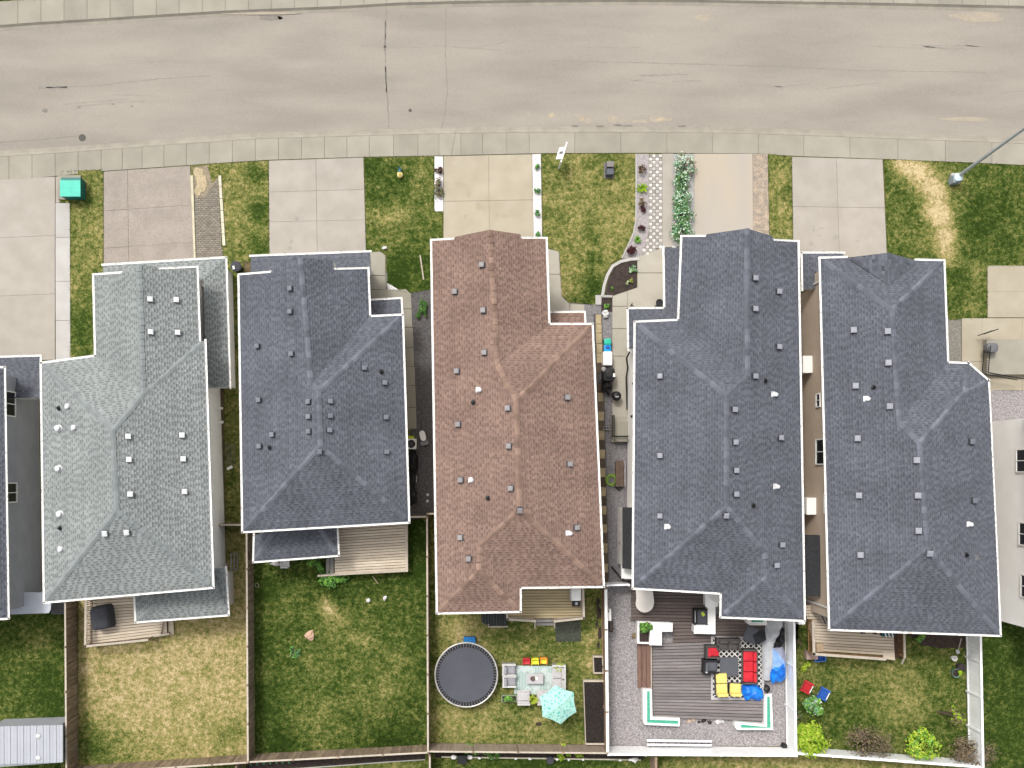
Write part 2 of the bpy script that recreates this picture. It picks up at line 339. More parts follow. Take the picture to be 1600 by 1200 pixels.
import bmesh
def lawn(poly, dry, blobs=(), z=0.02, tuft=26, name='lawn', tall=()):
    """A lawn sheet cut into a grid, with a dryness value at each corner, and its grass as short real blades."""
    W = [at(*p, z) for p in poly]
    def D(x, y):
        px, py = x * S + X0, -y * S + Y0; d = dry
        for bx, by, br, bv in blobs: d += bv * math.exp(-((px - bx) ** 2 + (py - by) ** 2) / br ** 2)
        return d
    bm = bmesh.new(); bm.faces.new([bm.verts.new(p) for p in W]); bm.normal_update()
    xs = [p.x for p in W]; ys = [p.y for p in W]; st = 0.45
    for ax, lo, hi in ((0, min(xs), max(xs)), (1, min(ys), max(ys))):
        k = lo + st
        while k < hi:
            co = [0, 0, 0]; no = [0, 0, 0]; co[ax] = k; no[ax] = 1
            bmesh.ops.bisect_plane(bm, geom=bm.verts[:] + bm.edges[:] + bm.faces[:], plane_co=co, plane_no=no); k += st
    for f in bm.faces:
        if f.normal.z < 0: f.normal_flip()
    me = bpy.data.meshes.new(name); bm.to_mesh(me); bm.free(); me.materials.append(m_lawn)
    attr_float(me, 'dry', 'POINT', [D(v.co.x, v.co.y) for v in me.vertices])
    o = bpy.data.objects.new(name, me); COL.objects.link(o); o['kind'] = 'structure'
    # blades
    w2 = [(p.x, p.y) for p in W]; A = (max(xs) - min(xs)) * (max(ys) - min(ys)); vs = []; fs = []; dv = []
    for _ in range(int(A * tuft)):
        x, y = random.uniform(min(xs), max(xs)), random.uniform(min(ys), max(ys))
        if not inside((x, y), w2): continue
        h = random.uniform(0.02, 0.06); px, py = x * S + X0, -y * S + Y0
        for bx, by, br, bh in tall:
            h += bh * math.exp(-((px - bx) ** 2 + (py - by) ** 2) / br ** 2) * random.uniform(0.5, 1.2)
        d = D(x, y)
        for b in range(3):
            a = random.uniform(0, 2 * PI); l = h * random.uniform(0.6, 1.3); wd = 0.012 + 0.12 * h; k = len(vs)
            ca, sa = math.cos(a), math.sin(a)
            vs += [(x - sa * wd, y + ca * wd, z), (x + sa * wd, y - ca * wd, z), (x + ca * l, y + sa * l, z + h)]
            fs.append((k, k + 1, k + 2)); dv += [d + random.uniform(-.12, .12)] * 3
    n_ = len(W)
    for i in range(n_):                                    # ragged fringe along the edges
        a_, b_ = W[i], W[(i + 1) % n_]; d_ = b_ - a_; cnt = int(d_.length / 0.05)
        for q in range(cnt):
            if random.random() < .35: continue
            c_ = a_.lerp(b_, (q + random.random()) / cnt); D_ = D(c_.x, c_.y); a = random.uniform(0, 2 * PI); l = random.uniform(.03, .13); wd = .02; k = len(vs); ca, sa = math.cos(a), math.sin(a)
            vs += [(c_.x - sa * wd, c_.y + ca * wd, z), (c_.x + sa * wd, c_.y - ca * wd, z), (c_.x + ca * l, c_.y + sa * l, z + .05)]
            fs.append((k, k + 1, k + 2)); dv += [D_ + random.uniform(-.25, .1)] * 3
    mg = bpy.data.meshes.new('grass'); mg.from_pydata(vs, [], fs); mg.materials.append(m_lawn); attr_float(mg, 'dry', 'POINT', dv)
    g = bpy.data.objects.new('grass', mg); COL.objects.link(g); tag(g, kind='stuff')
    return o

# ------------------------------------------------------------------ the setting: ground, road, pavements
m_far = mat('far_turf', (0.07, 0.085, 0.022), (0.13, 0.12, 0.04), scale=0.6, det=9, fine=0.3, fscale=8, bump=0.4)
g = MB().add([(-500, -500, -0.3), (500, -500, -0.3), (500, 500, -0.3), (-500, 500, -0.3)], [(0, 1, 2, 3)]).build('ground', m_far, kind='structure')
CURB = [(-620, 285), (-60, 239), (51, 232.5), (150, 226), (250, 218), (363, 210), (450, 206), (540, 204), (600, 202), (700, 199.5), (800, 198), (900, 197.5), (1000, 197.5), (1100, 198), (1185, 200), (1300, 204), (1400, 208), (1548, 213), (1660, 218), (2220, 244)]
WALK = [(-620, 332), (-60, 286), (51, 279), (160, 267.5), (290, 258.5), (363, 253.5), (420, 250), (580, 245), (700, 243), (850, 239.5), (1000, 239), (1180, 240), (1240, 244), (1380, 248.5), (1548, 255.5), (1660, 261), (2220, 288)]
TOPC = [(-620, 99), (-60, 53), (51, 44.5), (150, 38.5), (250, 32), (350, 26), (450, 22), (540, 18.5), (620, 13.5), (720, 11), (800, 9.5), (900, 8.5), (1000, 8), (1100, 9), (1200, 11), (1390, 14), (1548, 17.5), (1660, 20), (2220, 44)]
soilpts = [(x, interp(WALK, x) - 2) for x in range(-620, 2221, 40)] + [(2220, 1800), (-620, 1800)]
sheet('yard_ground', soilpts, -0.02, m_far, thick=0.2)
north = [(x, interp(TOPC, x) - 8) for x in range(-620, 2221, 40)] + [(2220, -500), (-620, -500)]
sheet('verge_ground', north, -0.02, m_far, thick=0.2)
ROAD_Z = -0.12
road = sheet('road', [(x, interp(TOPC, x)) for x in range(-620, 2221, 40)] + [(x, interp(CURB, x)) for x in range(2220, -621, -40)], ROAD_Z, m_road)
def strip(name, f0, f1, x0, x1, z0, z1, mt, n=72, thick=0.12, parent=None, kind='structure'):
    b = MB(); vs = []
    for i in range(n + 1):
        x = x0 + (x1 - x0) * i / n; p = at(x, f0(x), z0); q = at(x, f1(x), z1)
        vs += [p, q, q - Vector((0, 0, thick)), p - Vector((0, 0, thick))]
    fs = []
    for i in range(n):
        for j in range(4): fs.append((i * 4 + j, i * 4 + (j + 1) % 4, i * 4 + 4 + (j + 1) % 4, i * 4 + 4 + j))
    b.add(vs, fs); return b.build(name, mt, parent, kind=kind)
curb_y = lambda x: interp(CURB, x); walk_y = lambda x: interp(WALK, x); top_y = lambda x: interp(TOPC, x)
m_curb = mat('curb_concrete', (0.258, 0.237, 0.193), (0.212, 0.193, 0.157), scale=1.2, det=9, fine=0.08, fscale=24)
def walkway(yr, yw, sgn, joints, zc=0.02):
    gut = strip('gutter', yr, lambda x: yr(x) + sgn * 5, -620, 2220, ROAD_Z + 0.004, ROAD_Z + 0.03, m_curb)
    cur = strip('curb', lambda x: yr(x) + sgn * 5, lambda x: yr(x) + sgn * 9, -620, 2220, ROAD_Z + 0.03, zc - 0.005, m_curb, thick=0.15)
    base = strip('sidewalk', lambda x: yr(x) + sgn * 9, yw, -620, 2220, zc - 0.035, zc - 0.035, MATS['joint'])
    for a, b in zip(joints, joints[1:]):
        g_ = 0.28; P = []
        for x in (a + g_, (a + b) / 2, b - g_): P.append((x, yr(x) + sgn * 9.3))
        for x in (b - g_, (a + b) / 2, a + g_): P.append((x, yw(x) - sgn * 0.3))
        z = zc + random.uniform(-0.006, 0.006)
        MB().prism([at(*p, z)[:2] for p in P], z - 0.08, z).build('sidewalk_slab', m_walk, base)
walkway(curb_y, walk_y, 1, list(range(-620, -60, 40)) + [-60, -22, 14, 50, 86, 122, 158, 191, 222, 256, 291, 327, 363, 399, 435, 471, 507, 542, 577, 615, 653, 686, 720, 754, 792, 827, 898, 970, 1042, 1113, 1185, 1256, 1328, 1403, 1477, 1550, 1622, 1660] + list(range(1730, 2221, 70)))
walkway(top_y, lambda x: top_y(x) - 49.5, -1, list(range(-620, 2221, 36)))
lawn([(-60, 6), (110, -5), (110, -60), (-60, -60)], 0.3)
# tar-sealed cracks, patches and drifted sand on the road (flat marks lying on the asphalt)
m_tar = mat('tar_crack', (0.185, 0.168, 0.148), scale=10)
m_patch = mat('dark_patch', (0.19, 0.173, 0.152), (0.145, 0.132, 0.115), scale=4)
m_sand = mat('drifted_sand', (0.37, 0.295, 0.19), (0.29, 0.245, 0.18), scale=3, fine=0.15, fscale=16)
def crack(pts, wd, mt=m_tar, z=ROAD_Z + 0.004, name='road_crack', jit=0.6):
    P = []
    for (a, b), (c, d) in zip(pts, pts[1:]):
        n = max(2, int(math.hypot(c - a, d - b) / 5))
        P += [(a + (c - a) * i / n, b + (d - b) * i / n) for i in range(n)]
    P.append(pts[-1]); vs = []; fs = []
    for i, (x, y) in enumerate(P):
        q = P[min(i + 1, len(P) - 1)]; r = P[max(0, i - 1)]; dx, dy = q[0] - r[0], q[1] - r[1]; l = math.hypot(dx, dy) or 1
        j = random.uniform(-jit, jit); k = wd * random.uniform(0.4, 1.2) / 2
        x += -dy / l * j; y += dx / l * j
        vs += [at(x - dy / l * k, y + dx / l * k, z), at(x + dy / l * k, y - dx / l * k, z)]
        if i: fs.append((2 * i - 2, 2 * i - 1, 2 * i + 1, 2 * i))
    return MB().add(vs, fs).build(name, mt, road)
crack([(604, 15), (602, 60), (603, 120), (606, 170), (608, 202)], 1.5)
crack([(602, 33), (601, 80)], 2.2, m_patch); crack([(602, 104), (604, 145)], 3.0, m_patch)
crack([(697, 12), (696, 80), (699, 140), (696, 175), (690, 200)], 1.1)
crack([(51, 219), (95, 215), (127, 212.5)], 1.4); crack([(-20, 224), (51, 219)], 1.4)
crack([(72, 137), (150, 134), (240, 124), (330, 118)], 1.6, mat('faint_seam', (0.215, 0.198, 0.175), scale=6))
crack([(60, 137), (105, 137)], 5, MATS['faint_seam'])
crack([(860, 95), (1000, 98), (1200, 103), (1340, 110), (1540, 113)], 1.3, MATS['faint_seam'])
crack([(1000, 118), (1075, 116)], 2.0, MATS['faint_seam'])
crack([(1110, 196), (1100, 205)], 1.0); crack([(712, 205), (705, 243)], 0.8, z=0.03)
def stain(px, py, rx, ry, mt, name='road_stain', z=ROAD_Z + 0.006, n=18, parent=0):
    sd_ = random.random() * 50; P = []
    for i in range(n):
        a = 2 * PI * i / n; k = 1 + 0.55 * noise.noise(Vector((math.cos(a) * 1.3 + sd_, math.sin(a) * 1.3, sd_)))
        P.append(at(px + rx * k * math.cos(a), py + ry * k * math.sin(a), z))
    c = at(px, py, z); return MB().add([c] + P, [(0, (i + 1) % n + 1, i + 1) for i in range(n)]).build(name, mt, road if parent == 0 else None, kind=None if parent == 0 else 'structure')
stain(420, 27, 17, 5, m_patch); stain(438, 27, 4, 4, m_patch)
stain(70, 173, 5, 3, m_patch); stain(123, 168, 3, 1.6, m_patch); stain(177, 163, 3, 1.4, m_patch); stain(206, 166, 2.5, 1.4, m_patch)
m_sand2 = mat('thin_sand', (0.30, 0.255, 0.195), (0.26, 0.228, 0.182), scale=3, fine=0.12, fscale=16)
for x, y, a, b in ((560, 207, 44, 4), (545, 209, 26, 3)): stain(x, y, a, b, m_sand2)
for x, y, a, b in ((862, 180, 6, 4), (908, 184, 5, 7), (917, 189, 7, 5), (958, 186, 9, 6), (974, 189, 8, 3), (1030, 186, 16, 5), (1000, 190, 14, 3)): stain(x, y, a, b, m_sand2)
for x, y, a, b in ((862, 180, 3, 1.6), (910, 185, 2, 4), (1032, 187, 8, 2)): stain(x, y, a, b, m_sand, z=ROAD_Z + 0.009)
for x, y in ((900, 196), (937, 197), (966, 195), (982, 196), (1065, 197)): stain(x, y, 6, 1.3, m_patch, z=ROAD_Z + 0.03)
stain(1530, 26, 40, 7, m_sand2); stain(1510, 186, 40, 3, m_sand2); stain(1100, 27, 14, 5, m_sand2); stain(400, 20, 60, 2.5, m_sand2, z=ROAD_Z + 0.04)
m_tyre = mat('tyre_darkened_asphalt', (0.235, 0.213, 0.185), (0.215, 0.195, 0.17), scale=2)
for y0_ in (70, 132):                                    # worn wheel paths, very faint
    for k in range(16):
        x = random.uniform(0, 1600); crack([(x, y0_ + random.uniform(-9, 9) + (top_y(x) - 12)), (x + random.uniform(40, 120), y0_ + random.uniform(-9, 9) + (top_y(x) - 12))], random.uniform(.8, 2.4), m_tyre, jit=.3)
# manhole covers
for px, py, r, lab in ((129, 215.5, 5.5, 'dark round cover beside the left driveway at the end of a sealed crack'), (641, 173, 2.6, 'small dark valve cover in the road asphalt by the long cracks')):
    o = MB().lathe(at(px, py, ROAD_Z - 0.04), [(m(r), 0), (m(r), 0.052), (m(r) * 0.86, 0.058), (m(r) * 0.8, 0.05)], 20).build('manhole_cover', mat('cast_iron', (0.085, 0.078, 0.07), scale=10, bump=0.4))
    tag(o, lab, 'manhole cover')
# ------------------------------------------------------------------ driveways, walks, beds, lawns
slab_grid('driveway', 'driveway_slab', [(-40, 283), (86, 276), (86, 562), (-40, 566)], [0, 1], [0, .32, .64, 1], 0.035, m_drive)
slab_grid('path', 'path_slab', [(87, 276), (97, 275), (93, 317), (87, 317)], [0, 1], [0, 1], 0.03, m_drive)
slab_grid('path', 'path_slab', [(86.5, 317), (109, 317), (110, 562), (87, 562)], [0, 1], [0, .22, .5, .75, 1], 0.035, m_white_conc)
slab_grid('driveway', 'driveway_slab', [(162, 268), (297, 259), (305, 420), (162, 430)], [0, .275, 1], [0, .38, .74, 1], 0.035, m_drive_pink)
sheet('edging', [(297.5, 274), (301.5, 274), (306, 412), (303, 412)], 0.09, mat('cream_edging', (0.46, 0.42, 0.30), scale=2), thick=0.15)
slab_grid('driveway', 'driveway_slab', [(420, 251), (568, 246), (572, 402), (421, 404)], [0, .496, 1], [0, .32, .625, 1], 0.035, m_drive)
slab_grid('driveway', 'driveway_slab', [(693, 244), (831, 241), (834, 378), (693, 380)], [0, .51, 1], [0, .52, 1], 0.035, m_drive_cream)
sheet('driveway_edge', [(1035, 240), (1052, 240), (1052, 386), (1035, 386)], 0.03, m_drive)
slab_grid('driveway', 'driveway_slab', [(1085, 240), (1176, 240), (1177, 380), (1085, 380)], [0, 1], [0, 1], 0.035, m_drive_warm)
slab_grid('driveway', 'driveway_slab', [(1237.5, 245), (1379, 249), (1386, 402), (1240, 402)], [0, .49, 1], [0, .495, 1], 0.035, m_drive)
def blotch(base_px, n, rx, ry, mt, z=0.045, s_=(1.5, 6)):
    for _ in range(n): stain(base_px[0] + random.uniform(-rx, rx), base_px[1] + random.uniform(-ry, ry), random.uniform(*s_), random.uniform(*s_) * .8, mt, name='stain', z=z, parent=None)
m_oil = mat('faint_oil_stain', (0.27, 0.25, 0.215), (0.25, 0.23, 0.2), scale=4)
blotch((1310, 360), 7, 60, 22, m_oil, s_=(1, 5)); blotch((495, 360), 5, 50, 30, m_oil, s_=(1, 4)); blotch((762, 320), 6, 50, 40, mat('faint_rust_stain', (0.30, 0.262, 0.19), (0.285, 0.245, 0.18), scale=4), s_=(2, 8)); blotch((235, 330), 4, 50, 50, m_oil, s_=(1, 3))
# walks to the front doors
def walk(pts_list, mt=m_walk_cream):
    b = sheet('path', pts_list[0][0], -0.005, MATS['joint'])
    for poly in pts_list[0][1]: sheet('path_slab', poly, 0.035 + random.uniform(-.004, .004), mt, kind=None, parent=b)
walk([([(570, 396), (642, 460), (652, 672), (570, 672)],
       [[(578, 394), (594, 393), (602, 399), (602, 430), (578, 430)], [(578, 431), (602, 431), (603, 452), (578, 452)], [(578, 453), (634, 452), (642, 459), (643, 482), (578, 482)],
        [(628, 483), (643, 483), (644, 511), (628, 511)], [(628, 512), (645, 512), (646, 542), (628, 542)], [(628, 543), (646, 543), (647, 572), (628, 572)],
        [(628, 573), (648, 573), (648.5, 602), (628, 602)], [(628, 603), (649, 603), (650, 636), (628, 636)], [(628, 637), (650, 637), (651, 670), (628, 670)]])], m_walk)
walk([([(853, 388), (874, 394), (878, 463), (914, 476), (914, 492), (850, 492)],
       [[(850, 387), (873, 393), (875, 428), (850, 428)], [(850, 429), (875, 429), (878, 464), (889, 474), (890, 491), (850, 491)], [(891, 475), (913, 476), (913, 491), (891, 491)]])])
walk([([(996, 400), (1040, 385), (1040, 487), (985, 487), (985, 660), (957, 660), (957, 462), (996, 449)],
       [[(996, 402), (1040, 385), (1040, 426), (996, 426)], [(996, 427), (1040, 427), (1040, 486), (981, 486), (981, 454.5), (996, 449.5)], [(957, 463), (980.5, 455), (980.5, 478), (957, 478)],
        [(957, 479), (1000, 479), (1000, 513), (957, 513)], [(957, 514), (1000, 514), (1000, 556), (957, 556)], [(957, 557), (985, 557), (985, 652), (957, 652)]])])
slab_grid('path', 'path_slab', [(1503, 497), (1660, 497), (1660, 610), (1503, 610)], [0, .2, .6, 1], [0, .6, 1], 0.035, m_drive_cream)
slab_grid('path', 'path_slab', [(1543, 415), (1660, 415), (1660, 496), (1543, 496)], [0, 1], [0, .5, 1], 0.03, m_drive_cream)
# lawns in front
lawn([(95, 268), (161, 265), (161.5, 442), (152, 562), (110, 562), (109.5, 317), (93, 317)], 0.48, [(115, 500, 40, -.22), (150, 360, 30, .12), (105, 450, 12, .3), (100, 290, 25, -.25), (135, 540, 35, -.28)])
m_psand = mat('pale_sand', (0.37, 0.30, 0.19), (0.28, 0.225, 0.14), scale=3, det=8, fine=0.25, fscale=16)
sheet('gravel_strip', [(302, 262), (324, 258), (345, 272), (335, 290), (318, 312), (303, 305)], 0.008, mat('stony_dirt', (0.24, 0.20, 0.14), (0.17, 0.14, 0.095), scale=4, det=8, fine=0.3, fscale=16, bump=.5))
for x_, y_, a_, b_ in ((310, 272, 8, 9), (315, 286, 9, 12), (309, 298, 5, 9)): stain(x_, y_, a_, b_, m_psand, name='sand_patch', z=0.03 + a_ * .0004, parent=None, n=26)
lawn([(324, 257), (419.5, 251), (420.5, 408), (352, 410), (347, 385), (342, 275), (332, 285)], 0.55, [(404, 330, 18, -.55), (402, 270, 16, -.5), (404, 390, 18, -.5), (366, 330, 18, .1), (352, 390, 14, -.2), (410, 258, 8, .4)])
lawn([(569.5, 246.5), (677.5, 245.5), (678, 330), (691.5, 332), (691, 376), (674, 376), (672, 452), (640, 458), (606, 452), (604, 398), (596, 392), (573, 396)], 0.34,
     [(580, 262, 22, -.3), (590, 310, 18, -.25), (624, 285, 26, -.28), (640, 420, 34, -.34), (612, 440, 22, -.3), (600, 335, 26, .22), (625, 340, 25, .12), (655, 270, 18, .14), (660, 355, 9, -.26), (660, 300, 18, .1)])
lawn([(846, 240.5), (993.5, 240.5), (993.5, 345), (990, 364), (972, 402), (955, 410), (944, 428), (938, 462), (934, 476), (915, 475), (888, 472), (878, 462), (874, 394), (850, 386)], 0.55,
     [(928, 438, 15, -.45), (928, 405, 11, -.42), (926, 370, 10, -.3), (926, 340, 9, -.15), (925, 464, 24, -.42), (950, 252, 22, -.25), (860, 330, 12, -.2), (862, 260, 24, -.12), (965, 330, 26, .1), (900, 300, 28, .06), (885, 420, 16, .1)])
lawn([(1200, 240.5), (1236.5, 245), (1239, 400), (1203, 380)], 0.5, [(1218, 280, 10, .35), (1220, 330, 10, .25), (1205, 260, 10, -.25), (1232, 300, 8, -.2)])
lawn([(1380.5, 249), (1548, 256), (1660, 262), (1660, 416), (1542, 416), (1542, 496), (1484, 500), (1470, 410), (1387, 400)], 0.26,
     [(1440, 270, 24, .75), (1462, 300, 22, .9), (1470, 335, 20, .95), (1478, 370, 20, .95), (1480, 400, 14, .8), (1400, 255, 16, .5), (1420, 260, 18, .55), (1528, 350, 45, -.22), (1530, 425, 16, .35), (1500, 440, 20, -.1), (1505, 288, 10, .35), (1400, 360, 24, .10), (1450, 330, 12, .4), (1440, 380, 16, .2), (1520, 480, 14, .3)])
sheet('gravel_strip', [(1176.5, 240.5), (1199.5, 240.5), (1202, 378), (1177, 378)], 0.012, mat('sandy_gravel', (0.34, 0.27, 0.20), (0.20, 0.17, 0.14), scale=3, det=8, fine=0.3, fscale=16, bump=0.5))
sheet('gravel_strip', [(1052, 240.5), (1085, 240.5), (1085, 385), (1052, 385)], 0.012, mat('pale_pea_gravel', (0.33, 0.32, 0.30), (0.24, 0.24, 0.23), scale=5, fine=0.3, fscale=18))
# rock strips and beds
sheet('gravel_strip', [(679, 244.5), (692, 244.5), (692.5, 330), (679, 330)], 0.015, m_white_rock)
sheet('gravel_strip', [(831.5, 241), (845, 240.5), (847, 386), (834, 380)], 0.012, m_white_rock)
sheet('gravel_strip', [(994, 240.5), (1014, 240.5), (1014, 362), (1003, 400), (999, 404), (972, 404), (990, 364), (994, 345)], 0.02, mat('mauve_gravel', (0.31, 0.28, 0.275), (0.24, 0.215, 0.21), scale=6, fine=0.25, fscale=20, bump=0.4))
def curb_run(name, pts, wd, z, mt, h=0.1):
    L_, R_ = [], []
    for i, p in enumerate(pts):
        a = Vector(pts[max(0, i - 1)]); b = Vector(pts[min(len(pts) - 1, i + 1)]); d = (b - a).normalized(); n = Vector((-d.y, d.x)) * wd / 2
        L_.append(Vector(p) + n); R_.append(Vector(p) - n)
    bb = MB(); n = len(pts); vs = []
    for a, b in zip(L_, R_): vs += [at(*a, z), at(*b, z), at(*b, z - h), at(*a, z - h)]
    fs = []
    for i in range(n - 1):
        for j in range(4): fs.append((i * 4 + j, i * 4 + (j + 1) % 4, i * 4 + 4 + (j + 1) % 4, i * 4 + 4 + j))
    fs += [(0, 1, 2, 3), (4 * n - 4, 4 * n - 3, 4 * n - 2, 4 * n - 1)]
    return bb.add(vs, fs).build(name, mt, kind='structure')
curb_run('edging', [(994, 241), (994, 300), (993.5, 345), (990, 364), (981, 384), (972, 403)], 2.2, 0.06, m_white_conc)
curb_run('edging', [(999, 404), (985, 405), (970, 408.5), (957, 416), (949, 430), (944, 446), (941, 463)], 4.6, 0.09, m_white_conc)
sheet('garden_bed', [(995, 408), (972, 411), (960, 418), (953, 431), (948, 448), (945, 464), (957, 461), (995, 449)], 0.03, m_mulch)
sheet('garden_bed', [(939.5, 466), (957, 466), (957, 487), (939.5, 487)], 0.02, m_mulch)
sheet('stone_step', [(930.5, 461), (940, 461), (939.5, 476), (930.5, 476)], 0.08, m_white_conc)
b = MB()
for i in range(5): b.box(at(942 + i * 3.2, 463.2, 0.04), (m(2.5), m(3.6), 0.14), random.uniform(-.2, .2))
o = b.build('edging', m_white_conc, kind='structure')
# checkered paver walk, each paver real, too small to pick apart
def paver_field(poly, size, mats, name, check=True, z=0.03, gap=0.012, ang=0.0):
    W = [at(*p, z)[:2] for p in poly]; xs = [p[0] for p in W]; ys = [p[1] for p in W]
    me_v = []; me_f = []; mi = []; tone = []
    ny = int((max(ys) - min(ys)) / size[1]) + 1; nx = int((max(xs) - min(xs)) / size[0]) + 2
    for j in range(ny):
        for i in range(nx):
            x = min(xs) + (i + 0.5) * size[0] - (0 if check else (j % 2) * size[0] / 2); y = max(ys) - (j + 0.5) * size[1]
            if not inside((x, y), W): continue
            k = len(me_v); hx, hy = size[0] / 2 - gap, size[1] / 2 - gap; q = z + random.uniform(-.006, .006)
            me_v += [(x - hx, y - hy, z - .05), (x + hx, y - hy, z - .05), (x + hx, y + hy, z - .05), (x - hx, y + hy, z - .05), (x - hx + .008, y - hy + .008, q), (x + hx - .008, y - hy + .008, q), (x + hx - .008, y + hy - .008, q), (x - hx + .008, y + hy - .008, q)]
            me_f += [(k + 4, k + 5, k + 6, k + 7), (k, k + 1, k + 5, k + 4), (k + 1, k + 2, k + 6, k + 5), (k + 2, k + 3, k + 7, k + 6), (k + 3, k, k + 4, k + 7)]
            c = (i + j) % 2 if check else 0; t = random.uniform(.82, 1.18); mi += [c] * 5; tone += [t] * 5
    base = sheet(name, poly, z - 0.03, MATS['joint'])
    me = bpy.data.meshes.new('pavers'); me.from_pydata(me_v, [], me_f)
    for q in mats: me.materials.append(q)
    me.polygons.foreach_set('material_index', mi); attr_float(me, 'tone', 'FACE', tone)
    o = bpy.data.objects.new('pavers', me); COL.objects.link(o); o.parent = base; o['kind'] = 'stuff'
    return base
paver_field([(1014.5, 240.8), (1035, 240.8), (1035, 385), (999, 402), (1003, 398), (1014.5, 362)], (0.2, 0.2), [m_paver_a, m_paver_b], 'checkered_walk', gap=0.006)
paver_field([(304, 302), (318, 311), (330, 287), (341, 277), (346, 384), (350, 412), (307, 414)], (0.24, 0.12), [m_cobble], 'cobble_strip', check=False)
m_edgew = mat('cream_curb_stone', (0.50, 0.47, 0.36), (0.42, 0.39, 0.30), scale=3, rnd=0.06)
ed = thing('garden_edging', 'pale curb stones in a line between cobble strip and brown grass', 'edging', tuple(at(345, 330, 0)))
for i in range(6):
    y0_, y1_ = 274 + i * 18.4, 274 + (i + 1) * 18.4 - 0.8; xa = 341 + (y0_ - 274) * 0.062; xb = 341 + (y1_ - 274) * 0.062
    MB().prism([at(*p, 0.12)[:2] for p in ((xa, y0_), (xa + 4.3, y0_), (xb + 4.3, y1_), (xb, y1_))], -0.02, 0.12).build('curb_stone', m_edgew, ed)
# side yards
sheet('side_yard', [(345, 408), (422, 408), (422, 832), (345, 832)], 0.0, mat('dry_side_ground', (0.13, 0.095, 0.045), (0.075, 0.058, 0.028), scale=2.5, det=9, fine=0.4, fscale=14, bump=0.7, bscale=18))
lawn([(350, 410), (381, 410), (405, 830), (352, 830)], 0.5, [(366, 430, 30, -.1), (370, 600, 60, .0)], z=0.012, tuft=12)
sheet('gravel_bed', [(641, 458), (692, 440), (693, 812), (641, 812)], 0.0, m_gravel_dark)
sheet('gravel_bed', [(605, 442), (612, 446), (622, 452), (606, 453)], 0.03, m_white_rock)
sheet('gravel_bed', [(905, 476), (957, 466), (957, 655), (985, 655), (985, 922), (905, 922)], 0.0, mat('wall_side_gravel', (0.20, 0.19, 0.192), (0.13, 0.122, 0.125), scale=6, det=9, fine=0.4, fscale=15, bump=0.7, bscale=30))
sheet('side_yard', [(1190, 400), (1300, 400), (1300, 985), (1190, 985)], 0.0, m_soil)
sheet('gravel_bed', [(1470, 498), (1502, 498), (1502, 610), (1470, 610)], 0.01, mat('pale_side_gravel', (0.20, 0.185, 0.16), (0.14, 0.13, 0.11), scale=6, det=9, fine=0.35, fscale=16, bump=0.7))
sheet('side_yard', [(1460, 610), (1660, 610), (1660, 990), (1460, 990)], 0.005, m_gravel)
# curved seam curb in the gravel between the second and third house
curb_run('edging', [(664, 478), (667, 500), (669, 560), (670, 640), (671, 806)], 0.9, 0.03, mat('thin_plastic_edging', (0.10, 0.10, 0.10)))
# stepping stones beside the brown house: each one its own piece
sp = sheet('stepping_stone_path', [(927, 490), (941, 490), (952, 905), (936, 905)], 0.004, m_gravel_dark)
y = 491.0; i = 0
while y < 902:
    h = random.uniform(14, 16.5); x = 930.6 + (y - 490) * 0.027
    if not 572 < y < 600 or i % 2:
        MB().prism([at(*p, 0.05)[:2] for p in ((x, y), (x + 9, y + .5), (x + 9, y + h - 1), (x + .3, y + h - .7))], 0.0, 0.05 + random.uniform(-.01, .01)).build('paving_stone', m_tanstone if (y < 552 or i % 2 == 0) else m_brnstone, sp)
    y += h; i += 1
# ------------------------------------------------------------------ back gardens
lawn([(-60, 930), (122, 935), (122, 1206), (-60, 1210)], 0.22, [(60, 1000, 22, .3), (80, 1060, 30, -.15), (90, 1100, 40, -.2)])
lawn([(121, 930), (240, 930), (352, 830), (396, 830), (398, 1178), (122, 1197)], 0.87,
     [(130, 1150, 32, -.4), (150, 1180, 40, -.4), (128, 1080, 14, -.3), (360, 1150, 30, -.3), (365, 850, 22, -.28), (365, 890, 20, -.12), (200, 1185, 50, -.22), (130, 1000, 14, -.2), (250, 1060, 70, .05), (300, 1180, 60, -.12), (270, 1100, 30, -.06)])
lawn([(396, 826), (640, 815), (669, 806), (671, 1164), (399, 1178)], 0.20,
     [(508, 943, 11, .9), (516, 958, 9, .6), (530, 972, 24, .3), (410, 920, 22, -.22), (412, 1100, 26, -.25), (410, 1010, 20, -.2), (655, 900, 20, -.25), (660, 1050, 16, -.2), (520, 905, 26, -.3), (500, 1030, 26, .15), (560, 1000, 40, .15), (590, 1090, 44, .22), (620, 1040, 30, .15), (490, 1120, 40, .2), (500, 1150, 20, .14), (450, 950, 26, .12), (620, 1160, 40, -.25), (440, 1165, 30, -.3), (650, 850, 30, -.2), (566, 999, 8, .3)],
     tall=[(520, 905, 40, .14), (600, 900, 30, .1), (430, 885, 20, .1), (600, 1158, 60, .13), (450, 1166, 40, .1), (650, 1120, 16, .12), (660, 960, 14, .08)], tuft=34)
lawn([(671, 800), (692, 800), (700, 940), (905, 915), (941, 915), (943, 1163), (672, 1161)], 0.47,
     [(720, 985, 26, .22), (735, 1000, 40, .2), (700, 1120, 36, .16), (760, 1125, 36, .18), (790, 985, 30, -.22), (860, 1010, 30, -.16), (760, 960, 20, .3), (845, 1136, 20, .2), (925, 1000, 10, .5), (920, 1040, 9, .5), (915, 980, 12, -.1), (690, 1000, 14, -.05), (810, 1000, 30, .06), (900, 1130, 18, -.15), (800, 1110, 30, -.1), (690, 1140, 20, .08), (840, 1020, 30, .1)])
stain(842, 1132, 5, 3, m_mulch, name='bare_spot', z=0.03, parent=None)
